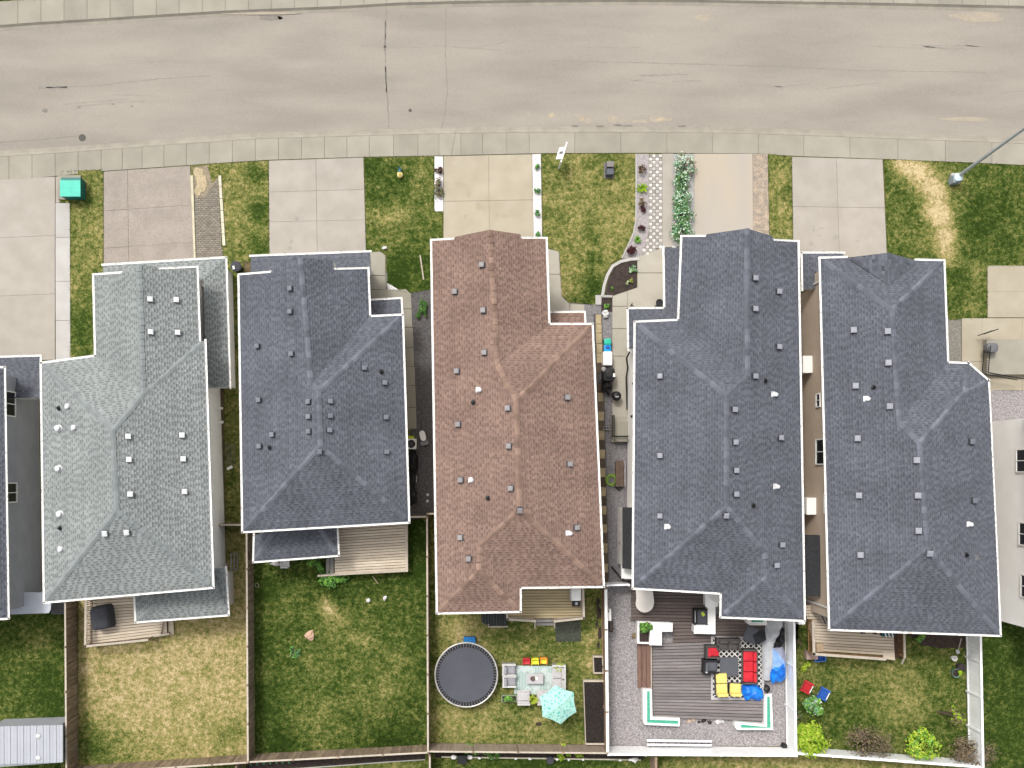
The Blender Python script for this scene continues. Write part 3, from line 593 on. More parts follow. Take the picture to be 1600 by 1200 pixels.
for x_, y_, a_, b_ in ((934, 940, 3, 8), (936, 958, 4, 9), (933, 975, 2.5, 6), (937, 990, 3, 10), (935, 1008, 2, 6)): stain(x_, y_, a_, b_, m_mulch, name='bare_spot', z=0.03, parent=None)
sheet('gravel_pad', [(944, 908), (1250, 955), (1232, 1166), (946, 1165)], 0.02, m_gravel)
lawn([(1227, 960), (1300, 985), (1508, 985), (1512, 1186), (1231, 1165)], 0.34,
     [(1280, 1050, 20, .0), (1330, 1050, 26, .2), (1400, 1080, 40, .2), (1420, 1100, 30, .15), (1300, 1120, 36, -.14), (1262, 1042, 14, .06), (1245, 1000, 16, -.15), (1350, 1130, 30, -.12), (1470, 1150, 40, -.14), (1480, 1060, 30, -.06), (1250, 1110, 20, -.2), (1400, 1040, 20, .14)], tuft=32)
sheet('garden_bed', [(1412, 986), (1508, 990), (1508, 1012), (1470, 1013), (1440, 1008)], 0.03, mat('brown_bed_soil', (0.05, 0.032, 0.025), (0.03, 0.02, 0.016), scale=4, det=8, fine=0.4, fscale=18, bump=0.7))
lawn([(1509, 960), (1660, 965), (1660, 1240), (1514, 1187)], 0.08, [(1545, 1000, 20, -.05), (1540, 1100, 30, .04)])
# beyond the rear fences
lawn([(-60, 1206), (122, 1198), (398, 1179.5), (670, 1164), (944, 1166), (1230, 1167), (1513, 1187), (1660, 1212), (1660, 1400), (-60, 1400)], 0.35, [(1150, 1200, 120, .3), (1350, 1205, 100, .3), (850, 1205, 110, -.35), (620, 1200, 60, .12), (1230, 1180, 50, .1), (1450, 1220, 60, .2)], z=0.014)
sheet('garden_bed', [(385, 1182), (664, 1166), (664, 1187), (520, 1196), (385, 1204)], 0.03, m_mulch)
curb_run('edging', [(390, 1206), (520, 1197), (600, 1191), (664, 1187)], 1.6, 0.06, m_white_conc)
sheet('garden_bed', [(680, 1166), (1005, 1168), (1005, 1188), (680, 1184)], 0.03, m_mulch)
# ------------------------------------------------------------------ houses
def clip_convex(poly, tri):
    """Sutherland-Hodgman: 2D polygon against a counter-clockwise triangle."""
    out = poly
    for i in range(3):
        a, b = tri[i], tri[(i + 1) % 3]; ex, ey = b[0] - a[0], b[1] - a[1]; inp = out; out = []
        if not inp: break
        sd_ = [ex * (p[1] - a[1]) - ey * (p[0] - a[0]) for p in inp]
        for k in range(len(inp)):
            p, q, s1, s2 = inp[k], inp[(k + 1) % len(inp)], sd_[k], sd_[(k + 1) % len(inp)]
            if s1 >= 0: out.append(p)
            if (s1 >= 0) != (s2 >= 0):
                t = s1 / (s1 - s2); out.append((p[0] + (q[0] - p[0]) * t, p[1] + (q[1] - p[1]) * t))
    return out

class Roof: pass
m_gutter = mat('white_gutter', (0.72, 0.71, 0.68), (0.42, 0.40, 0.36), scale=7, det=7, lo=.56, hi=.64, rough=0.5)
def make_roof(house, V, faces, ze, slope, mt, cap_mt, ridges, gutters, tone=(0.90, 1.14), dark=0.4, backing=0.68, cap=True, course=0.148, thick_e=0.16, gut_mt=None, outline=None, name='roof'):
    """Every roof plane rises from its eave; corners are where the lines of sight meet those planes."""
    C = {}; acc = {}
    for eave, poly, *sl in faces:
        s_ = sl[0] if sl else slope
        P1, P2 = at(*V[eave[0]], ze), at(*V[eave[1]], ze); d = (P2 - P1); d.z = 0; d.normalize(); n = Vector((-d.y, d.x, 0))
        cen = sum((at(*V[k], ze) for k in poly), Vector()) / len(poly)
        if (cen - P1).dot(n) < 0: n = -n
        for k in poly:
            dx, dy = (V[k][0] - X0) / F, -(V[k][1] - Y0) / F; dn = dx * n.x + dy * n.y
            z = (ze + s_ * (H * dn - (P1.x * n.x + P1.y * n.y))) / (1 + s_ * dn)
            acc.setdefault(k, []).append(z)
        for k in eave: C[k] = ze
    for k, zs in acc.items():
        if k not in C: C[k] = sum(zs) / len(zs)
    W = {k: at(*V[k], C[k]) for k in C}
    R = Roof(); R.W = W; R.tris = []
    deck = MB(); sv = []; sf = []; st = []
    rng = random.Random(len(V) * 7 + int(ze * 10))
    for eave, poly, *sl in faces:
        P = [W[k] for k in poly]; P2d = [Vector((p.x, p.y, 0)) for p in P]
        e1, e2 = W[eave[0]], W[eave[1]]; u = (e2 - e1); u.z = 0; u.normalize(); v = Vector((-u.y, u.x, 0))
        cen = sum(P2d, Vector()) / len(P)
        if (cen - Vector((e1.x, e1.y, 0))).dot(v) < 0: v = -v
        if u.cross(v).z < 0: u = -u
        s_ = sl[0] if sl else slope
        org = Vector((e1.x, e1.y, 0)); cw = course / math.sqrt(1 + s_ * s_)
        for t in tessellate_polygon([P2d]):
            A = [P[i] for i in t]
            if (A[1] - A[0]).cross(A[2] - A[0]).z < 0: A = [A[0], A[2], A[1]]
            N = (A[1] - A[0]).cross(A[2] - A[0])
            if N.z < 1e-6: continue
            N.normalize(); R.tris.append((A, N))
            deck.add([a - Vector((0, 0, 0.012)) for a in A], [(0, 1, 2)])
            zf = lambda x, y: A[0].z - (N.x * (x - A[0].x) + N.y * (y - A[0].y)) / N.z
            T = [((a - org).dot(u), (a - org).dot(v)) for a in A]
            umin, umax = min(q[0] for q in T), max(q[0] for q in T); vmin, vmax = min(q[1] for q in T), max(q[1] for q in T)
            for r in range(int(math.floor(vmin / cw)), int(math.floor(vmax / cw)) + 1):
                rr = random.Random((r * 7919) ^ (len(sv) * 0 + int(abs(org.x * 100) + abs(org.y * 31)) * 13 + int(u.x * 90) * 101))
                # one course of tabs; the same tabs come out for every triangle of this plane
                low = rr.random() < .5; x = -30.0 - rr.random() * 2; base_t = rr.uniform(0.94, 1.06)
                while x < umax:
                    # laminated shingle: raised teeth with a course shadow painted on their upper part, and lower gaps whose upper part carries the darker backing
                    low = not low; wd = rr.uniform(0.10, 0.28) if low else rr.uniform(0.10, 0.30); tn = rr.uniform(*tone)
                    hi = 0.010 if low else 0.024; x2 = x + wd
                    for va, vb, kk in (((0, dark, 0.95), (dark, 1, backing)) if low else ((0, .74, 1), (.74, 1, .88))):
                        if x2 <= umin: continue
                        pl = clip_convex([(x, (r + va) * cw), (x2 - 0.004, (r + va) * cw), (x2 - 0.004, (r + vb) * cw), (x, (r + vb) * cw)], T)
                        if len(pl) >= 3:
                            k = len(sv); lowv = []
                            for i, (a, b) in enumerate(pl):
                                q = org + u * a + v * b; f = 1 - (b / cw - r)
                                z = zf(q.x, q.y); sv.append((q.x, q.y, z + hi * max(0, f) + 0.002))
                                if abs(b - r * cw) < 1e-6: lowv.append((k + i, (q.x, q.y, z - 0.004)))
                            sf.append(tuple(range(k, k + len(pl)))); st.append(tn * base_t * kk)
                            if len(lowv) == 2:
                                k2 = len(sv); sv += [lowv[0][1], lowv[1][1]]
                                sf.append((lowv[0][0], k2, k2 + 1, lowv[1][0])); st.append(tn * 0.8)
                    x = x2
    roof = deck.build(name, mt, house, kind=None)
    attr_float(roof.data, 'tone', 'FACE', [0.9] * len(roof.data.polygons))
    off = root_of(house).location
    me = bpy.data.meshes.new('shingles'); me.from_pydata([(a - off.x, b - off.y, c - off.z) for a, b, c in sv], [], sf)
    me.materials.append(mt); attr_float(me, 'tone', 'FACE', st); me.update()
    so = bpy.data.objects.new('shingles', me); COL.objects.link(so); so.parent = roof; so['kind'] = 'stuff'
    R.obj = roof
    # fascia and soffit under the edge, gutters on the eaves
    if outline:
        ob = MB(); P = [W[k] for k in outline]; n = len(P); zb = ze - 0.22
        vs = []
        for p in P: vs += [p - Vector((0, 0, 0.014)), Vector((p.x, p.y, zb))]
        ob.add(vs, [(2 * i, 2 * i + 1, (2 * i + 3) % (2 * n), (2 * i + 2) % (2 * n)) for i in range(n)])
        P2 = [Vector((p.x, p.y, 0)) for p in P]
        ob.add([(p.x, p.y, zb) for p in P], tessellate_polygon([P2]))
        ob.build('fascia', gut_mt or m_white, roof)
        cx = sum((Vector((p.x, p.y, 0)) for p in P), Vector()) / n
        ar = sum(P2[i].x * P2[(i + 1) % n].y - P2[(i + 1) % n].x * P2[i].y for i in range(n))
        for a, b_ in gutters:
            A, B = W[a], W[b_]; ia = outline.index(a); 
            d = (B - A).normalized(); fwd = outline[(ia + 1) % n] == b_ or ((outline.index(b_) - ia) % n) < n / 2
            nrm = Vector((d.y, -d.x, 0)) * (1 if (ar > 0) == fwd else -1)
            prof = [(0.0, -0.13), (0.075, -0.13), (0.115, -0.03), (0.115, 0.015), (0.098, 0.015), (0.092, -0.012), (0.012, -0.012), (0.0, 0.006)]
            vs = []
            for E, ex in ((A - d * 0.1, 0), (B + d * 0.1, 0)):
                vs += [E + nrm * (x - 0.004) + Vector((0, 0, z)) for x, z in prof]
            k = len(prof); fs = [(i, (i + 1) % k, k + (i + 1) % k, k + i) for i in range(k)] + [tuple(range(k - 1, -1, -1)), tuple(range(k, 2 * k))]
            MB().add(vs, fs).build('gutter', m_gutter, roof)
    # ridge and hip caps, each a bent shingle of its own
    if cap:
        cm = MB(); L_, hw, dp = 0.37, 0.15, 0.05
        cm.add([(-L_ / 2, -hw, -dp + .012), (L_ / 2, -hw, -dp - .016), (L_ / 2, 0, -0.012), (-L_ / 2, 0, 0.026), (-L_ / 2, hw, -dp + .012), (L_ / 2, hw, -dp - .016), (-L_ / 2, -hw, -dp - .02), (-L_ / 2, 0, -.004), (-L_ / 2, hw, -dp - .02)],
               [(0, 1, 2, 3), (3, 2, 5, 4), (0, 3, 7, 6), (3, 4, 8, 7)])
        tmp = cm.build('ridge_cap', cap_mt); me = tmp.data; bpy.data.objects.remove(tmp)
        for a, b_ in ridges:
            A, B = W[a], W[b_]
            if A.z > B.z: A, B = B, A
            A = A + (B - A).normalized() * (0.24 if A.z < ze + .06 else 0); d = (B - A); n = max(1, int(d.length / 0.36)); d.normalize(); side = Vector((0, 0, 1)).cross(d).normalized(); up = d.cross(side)
            for i in range(n):
                p = A.lerp(B, (i + 0.5) / n) + up * 0.035
                rm = Matrix((d, side, up)).transposed() @ Matrix.Rotation(random.uniform(-.12, .12), 3, 'Z')
                inst('ridge_cap', me, roof, p + side * random.uniform(-.02, .02), rm)
    return R

def hit(R, px, py):
    dr = (at(px, py, 0) - Vector((0, 0, H))).normalized(); O = Vector((0, 0, H)); best = None
    for A, N in R.tris:
        den = dr.dot(N)
        if abs(den) < 1e-6: continue
        t = (A[0] - O).dot(N) / den; p = O + dr * t
        ok = all((A[(i + 1) % 3] - A[i]).cross(p - A[i]).dot(N) >= -0.02 for i in range(3))
        if ok and (best is None or t < best[0]): best = (t, p, N)
    return (best[1], best[2]) if best else (at(px, py, 6), Vector((0, 0, 1)))

def frame_on(N, yaw=0.0, tilt=1.0):
    up = Vector((0, 0, 1)).lerp(N, tilt).normalized(); x = Vector((math.cos(yaw), math.sin(yaw), 0)); x = (x - up * x.dot(up)).normalized(); y = up.cross(x)
    return Matrix((x, y, up)).transposed()

def vents(R, pts, mt, base_mt, size=0.33, yaw=0.0):
    """Square box vents: flashing on the shingles, a throat, an overhanging cap with folded rim."""
    b = MB(); s = size
    b.box((0, 0, 0.02), (s * 1.22, s * 1.22, 0.012), mi=1); b.box((0, 0, 0.075), (s * 0.78, s * 0.78, 0.18), mi=1, taper=0.9)
    b.box((0, 0, 0.19), (s, s, 0.07), mi=0, taper=0.92); b.box((0, 0, 0.23), (s * 0.7, s * 0.7, 0.012), mi=0, taper=0.9)
    t = b.build('roof_vent', [mt, base_mt]); me = t.data; bpy.data.objects.remove(t)
    for px, py in pts:
        p, N = hit(R, px, py); inst('roof_vent', me, R.obj, p, frame_on(N, yaw, 0.9))

def pipes(R, pts, mt):
    b = MB().lathe((0, 0, 0), [(0.16, 0.012), (0.09, 0.04), (0.06, 0.06), (0.055, 0.30), (0.042, 0.30), (0.04, 0.22)], 10)
    t = b.build('vent_pipe', mt); me = t.data; bpy.data.objects.remove(t)
    for px, py in pts:
        p, N = hit(R, px, py); inst('vent_pipe', me, R.obj, p, frame_on(N, 0, 0.1))

def hoods(R, pts, mt, yaw=0.0):
    """White exhaust hoods: flat flange, square body, half-round throat facing down the slope."""
    b = MB(); b.box((0, 0, 0.016), (0.27, 0.3, 0.012)); b.box((0.02, -0.02, 0.08), (0.17, 0.2, 0.12), taper=0.85); b.lathe((0.12, -0.02, 0.02), [(0.12, 0), (0.12, 0.12), (0.09, 0.16), (0.03, 0.175)], 10)
    t = b.build('exhaust_hood', mt); me = t.data; bpy.data.objects.remove(t)
    for px, py in pts:
        p, N = hit(R, px, py); inst('exhaust_hood', me, R.obj, p, frame_on(N, yaw, 0.95))

def turbines(R, pts, mt):
    b = MB().lathe((0, 0, 0), [(0.2, 0.01), (0.2, 0.03), (0.1, 0.04), (0.1, 0.14), (0.17, 0.16), (0.16, 0.22), (0.08, 0.26), (0.02, 0.27)], 14)
    t = b.build('round_vent', mt); me = t.data; bpy.data.objects.remove(t)
    for px, py in pts:
        p, N = hit(R, px, py); inst('round_vent', me, R.obj, p, frame_on(N, 0, 0.8))

def inset(P, d):
    """Offset a plan polygon inwards."""
    n = len(P); ar = sum(P[i].x * P[(i + 1) % n].y - P[(i + 1) % n].x * P[i].y for i in range(n)); sg = 1 if ar > 0 else -1; out = []
    for i in range(n):
        a, b, c = P[i - 1], P[i], P[(i + 1) % n]; d1 = (b - a); d1.z = 0; d1.normalize(); d2 = (c - b); d2.z = 0; d2.normalize()
        n1 = Vector((-d1.y, d1.x, 0)) * sg; n2 = Vector((-d2.y, d2.x, 0)) * sg; k = 1 + n1.dot(n2)
        out.append(b + (n1 + n2) * (d / max(0.3, k)))
    return out

def walls(house, R, outline, ze, mt, over=0.42, foot=None):
    P = inset([R.W[k] for k in outline], over)
    w_ = MB().prism([(p.x, p.y) for p in P], 0.25, ze - 0.225).build('wall', mt, house)
    MB().prism([(p.x, p.y) for p in inset(P, 0.03)], -0.3, 0.25).build('foundation', foot or m_white_conc, house)
    return P

def wall_piece(house, p, n, w_, h, z, name='window', double=True):
    """A window on a wall: proud frame with its pane and glazing bar; p wall point, n outward normal."""
    n = Vector(n).normalized(); u = Vector((-n.y, n.x, 0)); p = Vector((p[0], p[1], z)); rot = Matrix((u, n, Vector((0, 0, 1)))).transposed()
    b = MB(); t = 0.07
    for sx in (-1, 1): b.box(p + u * sx * (w_ / 2) + n * 0.03, (t, 0.08, h + t), rot=rot)
    for sz in (-1, 1): b.box(p + Vector((0, 0, sz * h / 2)) + n * 0.032, (w_ - t, 0.08, t), rot=rot)
    if double: b.box(p + n * 0.034, (0.05, 0.07, h - t), rot=rot)
    wn = b.build(name, m_white, house)
    MB().box(p + n * 0.015, (w_ - 0.02, 0.02, h - 0.02), rot=rot).build('pane', m_glass, wn)
    return wn

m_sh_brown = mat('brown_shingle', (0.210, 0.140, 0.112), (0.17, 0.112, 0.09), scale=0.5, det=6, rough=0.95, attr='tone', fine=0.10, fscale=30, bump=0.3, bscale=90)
m_cap_brown = mat('brown_cap_shingle', (0.218, 0.146, 0.112), (0.175, 0.115, 0.089), scale=2, rnd=0.24, rough=0.95, fine=0.08, fscale=30)
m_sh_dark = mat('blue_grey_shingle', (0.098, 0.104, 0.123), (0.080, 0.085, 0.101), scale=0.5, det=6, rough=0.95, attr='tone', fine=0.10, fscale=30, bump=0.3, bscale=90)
m_cap_dark = mat('blue_grey_cap_shingle', (0.112, 0.119, 0.140), (0.090, 0.096, 0.114), scale=2, rnd=0.24, rough=0.95, fine=0.08, fscale=30)
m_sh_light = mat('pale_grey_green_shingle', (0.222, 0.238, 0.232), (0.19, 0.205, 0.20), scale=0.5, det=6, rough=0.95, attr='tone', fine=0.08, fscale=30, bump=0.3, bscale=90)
m_cap_light = mat('pale_grey_green_cap_shingle', (0.185, 0.203, 0.203), (0.165, 0.182, 0.182), scale=2, rnd=0.09, rough=0.95)
m_vent_grey = mat('grey_vent', (0.24, 0.225, 0.225), (0.21, 0.2, 0.2), rnd=0.12, rough=0.6)
m_vent_blue = mat('slate_vent', (0.15, 0.158, 0.185), (0.13, 0.137, 0.16), rnd=0.12, rough=0.6)
m_vent_pale = mat('pale_vent', (0.25, 0.256, 0.285), (0.22, 0.226, 0.255), rnd=0.06, rough=0.6)
m_vent_white = mat('white_vent', (0.58, 0.59, 0.60), (0.52, 0.53, 0.54), rnd=0.04, rough=0.5)
m_flash = mat('dark_flashing', (0.035, 0.036, 0.042), rough=0.7)  # flashing and throat tone, darkened to paint in shade round the vents
m_flash_mid = mat('mid_flashing', (0.06, 0.06, 0.066), rough=0.7)
m_hood = mat('white_plastic_hood', (0.60, 0.60, 0.60), rough=0.5)
ZE = 5.2
def gable_front(V, ks): pass

# --- the pale grey-green house
V = dict(a=(147, 430), a1=(190, 427), a2=(192, 421), g=(217.5, 413), b2=(246, 416), b1=(248, 421), b=(307, 418), h1=(311, 533), h2=(319.5, 532.5), f=(332, 917), e=(70, 940), d=(65, 568), c=(150, 557), j=(224, 615), k=(176, 672), l=(182, 798))
h1 = thing('house', 'pale grey green shingled two-storey house with white square roof vents', 'house', tuple(at(230, 680, 0)), group='houses along the street')
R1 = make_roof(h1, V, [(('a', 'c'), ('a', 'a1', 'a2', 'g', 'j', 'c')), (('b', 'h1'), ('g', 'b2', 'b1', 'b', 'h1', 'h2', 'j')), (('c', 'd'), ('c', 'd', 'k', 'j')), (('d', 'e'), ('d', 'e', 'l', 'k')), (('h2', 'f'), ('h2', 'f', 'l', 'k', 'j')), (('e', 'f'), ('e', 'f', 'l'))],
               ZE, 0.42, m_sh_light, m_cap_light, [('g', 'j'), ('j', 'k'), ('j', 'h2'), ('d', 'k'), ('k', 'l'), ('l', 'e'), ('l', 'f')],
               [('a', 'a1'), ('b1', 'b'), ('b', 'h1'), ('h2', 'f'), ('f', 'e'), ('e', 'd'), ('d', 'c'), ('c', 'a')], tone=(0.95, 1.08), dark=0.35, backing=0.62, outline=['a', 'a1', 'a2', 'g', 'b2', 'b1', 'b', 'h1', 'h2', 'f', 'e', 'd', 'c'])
W1 = walls(h1, R1, ['a', 'b', 'h1', 'h2', 'f', 'e', 'd', 'c'], ZE, m_white_wall, over=0.45)
vents(R1, [(234, 468), (275, 469), (235, 519), (277, 520), (200, 682), (284, 680), (201, 718), (286, 717), (203, 772), (288, 768), (165, 832), (199, 830)], m_vent_white, mat('grey_flashing', (0.12, 0.13, 0.13), rough=.7), size=0.30)
turbines(R1, [(92.5, 669), (93, 732), (95, 803)], m_vent_white); hoods(R1, [(105, 635), (115, 668), (94, 858)], m_vent_white); pipes(R1, [(93, 638), (95, 825)], m_black)
# --- low roof over its garage front and side
V = dict(a=(161, 415), b=(353, 403), b_=(313, 405.5), c=(359, 606), d=(336, 607), e=(316, 440), f=(300, 452), g=(161, 452), p=(318, 440))
Vl = dict(a=(161, 415), b=(352, 403.5), c=(358.5, 605), d=(322, 606), q=(318, 436), r=(161, 446))
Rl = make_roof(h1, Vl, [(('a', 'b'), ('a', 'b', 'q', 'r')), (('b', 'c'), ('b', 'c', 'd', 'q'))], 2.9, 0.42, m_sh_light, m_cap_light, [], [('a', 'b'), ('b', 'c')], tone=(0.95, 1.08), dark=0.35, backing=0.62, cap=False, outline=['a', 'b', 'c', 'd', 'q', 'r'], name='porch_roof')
pw = MB(); pw.prism([at(*p, 2.9)[:2] for p in ((170, 424), (345, 412), (350, 600), (322, 600), (318, 446), (170, 446))], 0, 2.65); pw.build('porch_wall', m_white_wall, h1)
Vl = dict(a=(211, 930), r=(228, 916), q=(330, 905), q2=(330, 888), b=(352, 887), c=(356, 960), d=(213, 971), m1=(243, 945), m2=(322, 925))
Rr = make_roof(h1, Vl, [(('a', 'd'), ('a', 'd', 'm1', 'r')), (('d', 'c'), ('d', 'c', 'q', 'r', 'm1')), (('c', 'b'), ('c', 'b', 'q2', 'q'))], 2.9, 0.36, m_sh_light, m_cap_light, [('d', 'm1'), ('c', 'q')], [('d', 'c'), ('a', 'd'), ('c', 'b')], tone=(0.95, 1.08), dark=0.35, backing=0.62, outline=['a', 'd', 'c', 'b', 'q2', 'q', 'r'], name='lower_roof')
MB().prism([at(*p, 2.8)[:2] for p in ((222, 930), (330, 900), (347, 900), (348, 952), (222, 961))], 0, 2.66).build('lower_wall', m_white_wall, h1)
# --- the blue-grey house second along
V = dict(a=(374, 430), a1=(423, 426), a2=(424.5, 412), g=(469, 403), b2=(520.5, 407), b1=(522.5, 421.5), b=(574, 420), c=(577, 495.5), d=(628, 493), e=(638, 815), i=(380, 830), j=(486, 600), k=(498, 611), l=(500, 697))
h2 = thing('house', 'blue grey shingled house with low porch roofs and wide plank deck behind', 'house', tuple(at(505, 640, 0)), group='houses along the street')
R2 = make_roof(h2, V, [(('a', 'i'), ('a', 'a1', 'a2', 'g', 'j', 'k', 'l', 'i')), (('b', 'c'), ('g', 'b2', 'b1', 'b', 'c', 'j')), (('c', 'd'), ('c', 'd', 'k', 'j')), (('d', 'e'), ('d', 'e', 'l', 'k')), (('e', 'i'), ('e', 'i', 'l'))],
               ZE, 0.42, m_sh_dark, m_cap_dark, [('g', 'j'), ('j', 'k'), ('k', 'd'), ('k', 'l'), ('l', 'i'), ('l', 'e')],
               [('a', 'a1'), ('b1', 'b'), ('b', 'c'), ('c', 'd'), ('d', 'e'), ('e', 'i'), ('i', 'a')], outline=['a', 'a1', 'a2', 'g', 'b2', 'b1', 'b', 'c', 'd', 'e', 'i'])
walls(h2, R2, ['a', 'b', 'c', 'd', 'e', 'i'], ZE, m_white_wall)  # unseen siding made white to bounce light onto the first house
vents(R2, [(455, 451), (455, 487), (404, 541), (457, 553), (406, 625), (484, 628), (484, 651), (484, 674), (515, 627), (515, 650), (514, 672), (427, 679), (407, 697), (500, 704), (568, 575), (600, 598), (602, 652), (603, 706)], m_vent_blue, m_flash, size=0.27)
pipes(R2, [(595, 581), (422, 699)], m_black)
Vl = dict(a=(392, 401), b=(578, 394), c=(579, 426), d=(392, 432))
make_roof(h2, Vl, [(('a', 'b'), ('a', 'b', 'c', 'd'))], 2.9, 0.42, m_sh_dark, m_cap_dark, [], [('a', 'b')], cap=False, outline=['a', 'b', 'c', 'd'], name='porch_roof')
MB().prism([at(*p, 2.8)[:2] for p in ((401, 409), (570, 403), (571, 436), (401, 438))], 0, 2.66).build('porch_wall', m_grey_wall, h2)
Vl = dict(a=(575, 470), b=(626, 467), c=(628, 501), d=(577, 503))
make_roof(h2, Vl, [(('a', 'b'), ('a', 'b', 'c', 'd'))], 2.9, 0.3, m_sh_dark, m_cap_dark, [], [('a', 'b'), ('b', 'c')], cap=False, outline=['a', 'b', 'c', 'd'], name='porch_roof')
Vl = dict(a=(398, 836), q=(430, 826), r=(497, 822), b=(526, 824), c=(528, 867), d=(397, 877))
make_roof(h2, Vl, [(('a', 'd'), ('a', 'd', 'q')), (('d', 'c'), ('d', 'c', 'r', 'q')), (('c', 'b'), ('c', 'b', 'r'))], 2.9, 0.4, m_sh_dark, m_cap_dark, [('d', 'q'), ('c', 'r')], [('d', 'c'), ('a', 'd'), ('c', 'b')], outline=['a', 'd', 'c', 'b', 'r', 'q'], name='lower_roof')
MB().prism([at(*p, 2.8)[:2] for p in ((408, 832), (518, 826), (519, 859), (408, 867))], 0, 2.66).build('lower_wall', m_grey_wall, h2)
# --- the brown house in the middle
V = dict(a=(675, 376), a1=(708.5, 374.5), a2=(711, 370), g=(765, 359), b2=(813, 366), b1=(815.5, 373), b=(852.5, 373), c=(857, 507.5), d=(924.5, 507.5), e=(942, 915.5), f=(812, 917), h=(812, 954.5), i=(684, 957), j=(777, 570), k=(806, 626), l=(812, 795), m=(750, 853), n=(748, 892))
h3 = thing('house', 'brown shingled house in the middle with grey vents and tan rear deck', 'house', tuple(at(806, 660, 0)), group='houses along the street')
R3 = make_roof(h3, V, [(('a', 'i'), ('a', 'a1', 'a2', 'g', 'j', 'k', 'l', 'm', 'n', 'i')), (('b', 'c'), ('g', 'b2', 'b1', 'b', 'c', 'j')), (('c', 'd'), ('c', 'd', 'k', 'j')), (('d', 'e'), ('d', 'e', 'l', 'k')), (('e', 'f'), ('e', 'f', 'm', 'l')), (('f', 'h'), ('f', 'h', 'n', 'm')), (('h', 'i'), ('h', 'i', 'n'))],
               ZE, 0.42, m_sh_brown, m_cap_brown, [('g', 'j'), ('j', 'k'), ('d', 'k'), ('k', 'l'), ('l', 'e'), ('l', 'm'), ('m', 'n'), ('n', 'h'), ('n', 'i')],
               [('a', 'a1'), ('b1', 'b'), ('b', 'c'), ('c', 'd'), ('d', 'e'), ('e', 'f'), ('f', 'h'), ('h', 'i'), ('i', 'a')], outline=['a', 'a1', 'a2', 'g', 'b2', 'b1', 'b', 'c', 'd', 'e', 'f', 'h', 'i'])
walls(h3, R3, ['a', 'b', 'c', 'd', 'e', 'f', 'h', 'i'], ZE, m_beige_wall)
vents(R3, [(754, 414), (711.5, 456), (756, 485), (757.5, 551), (714.5, 580), (795, 638), (885, 621), (716.5, 663), (796, 697), (889, 725), (720.5, 750), (799, 763), (812, 796), (721, 840), (733.5, 873), (900, 824)], m_vent_grey, m_flash_mid, size=0.29)
hoods(R3, [(747, 609), (735, 750), (887, 833)], m_hood); pipes(R3, [(740, 629), (763, 778)], m_black)
Vl = dict(a=(858, 489), b=(912.5, 488.5), c=(914, 516), d=(858, 516))
make_roof(h3, Vl, [(('a', 'b'), ('a', 'b', 'c', 'd'))], 2.9, 0.42, m_sh_brown, m_cap_brown, [], [('a', 'b'), ('b', 'c')], cap=False, outline=['a', 'b', 'c', 'd'], name='porch_roof')
# --- the long blue-grey house fourth along
V = dict(a=(1066, 370), a1=(1102, 370), a2=(1104, 366), g=(1167, 357), b2=(1207, 369), b1=(1209, 376), b=(1246, 378), c=(1061, 501), d=(993, 504), e=(990, 918), f=(1127.5, 926), h=(1127, 963), i=(1256, 968.5), j=(1168, 587), k=(1135, 618), l=(1135, 792), m=(1194, 862), n=(1199, 901))
h4 = thing('house', 'long blue grey shingled house between the narrow stone path and beige wall', 'house', tuple(at(1125, 670, 0)), group='houses along the street')
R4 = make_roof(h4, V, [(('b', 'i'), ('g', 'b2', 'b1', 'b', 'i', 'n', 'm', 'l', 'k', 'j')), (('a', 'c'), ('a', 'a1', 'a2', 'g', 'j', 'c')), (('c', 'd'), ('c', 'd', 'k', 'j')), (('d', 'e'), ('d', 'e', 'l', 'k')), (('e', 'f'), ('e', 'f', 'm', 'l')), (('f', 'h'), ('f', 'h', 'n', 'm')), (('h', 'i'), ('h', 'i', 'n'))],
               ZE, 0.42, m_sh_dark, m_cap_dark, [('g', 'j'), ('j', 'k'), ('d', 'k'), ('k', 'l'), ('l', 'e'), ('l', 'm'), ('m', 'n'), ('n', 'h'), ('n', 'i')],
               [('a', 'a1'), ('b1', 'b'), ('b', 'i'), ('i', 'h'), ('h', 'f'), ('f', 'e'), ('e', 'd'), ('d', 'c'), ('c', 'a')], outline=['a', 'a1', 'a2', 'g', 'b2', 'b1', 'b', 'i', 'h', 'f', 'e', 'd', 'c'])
W4 = walls(h4, R4, ['a', 'b', 'i', 'h', 'f', 'e', 'd', 'c'], ZE, m_white_wall)
vents(R4, [(1178, 435), (1215, 456), (1178, 483), (1215, 542), (1032, 588), (1178, 588), (1146, 640), (1147, 691), (1218, 684), (1032, 712), (1148, 735), (1148, 772), (1134, 804), (1032, 806), (1220, 851), (1211, 883)], m_vent_pale, m_flash, size=0.29)
hoods(R4, [(1208, 616), (1211, 760), (1042, 823)], m_hood); pipes(R4, [(1195, 595), (1176, 790)], m_black)
Vl = dict(a=(1038, 387), z=(1072, 386), y=(1072, 505), x=(985, 547), d=(995, 545), e=(983, 545), f=(982, 483), g=(1039.5, 482.5), w=(1020, 507), q=(1064, 505), r=(1064, 386), s=(1003, 545), t=(1003, 507))
make_roof(h4, Vl, [(('a', 'g'), ('a', 'r', 'q', 'g')), (('g', 'f'), ('g', 'q', 't', 'f')), (('f', 'e'), ('f', 't', 's', 'e'))], 2.9, 0.22, m_sh_dark, m_cap_dark, [], [('a', 'g'), ('g', 'f'), ('f', 'e')], cap=False, outline=['a', 'r', 'q', 't', 's', 'e', 'f', 'g'], name='porch_roof')
MB().box(at(1046, 440, 1.3) , (0.2, 3.6, 2.6)).build('porch_wall', m_white_wall, h4)
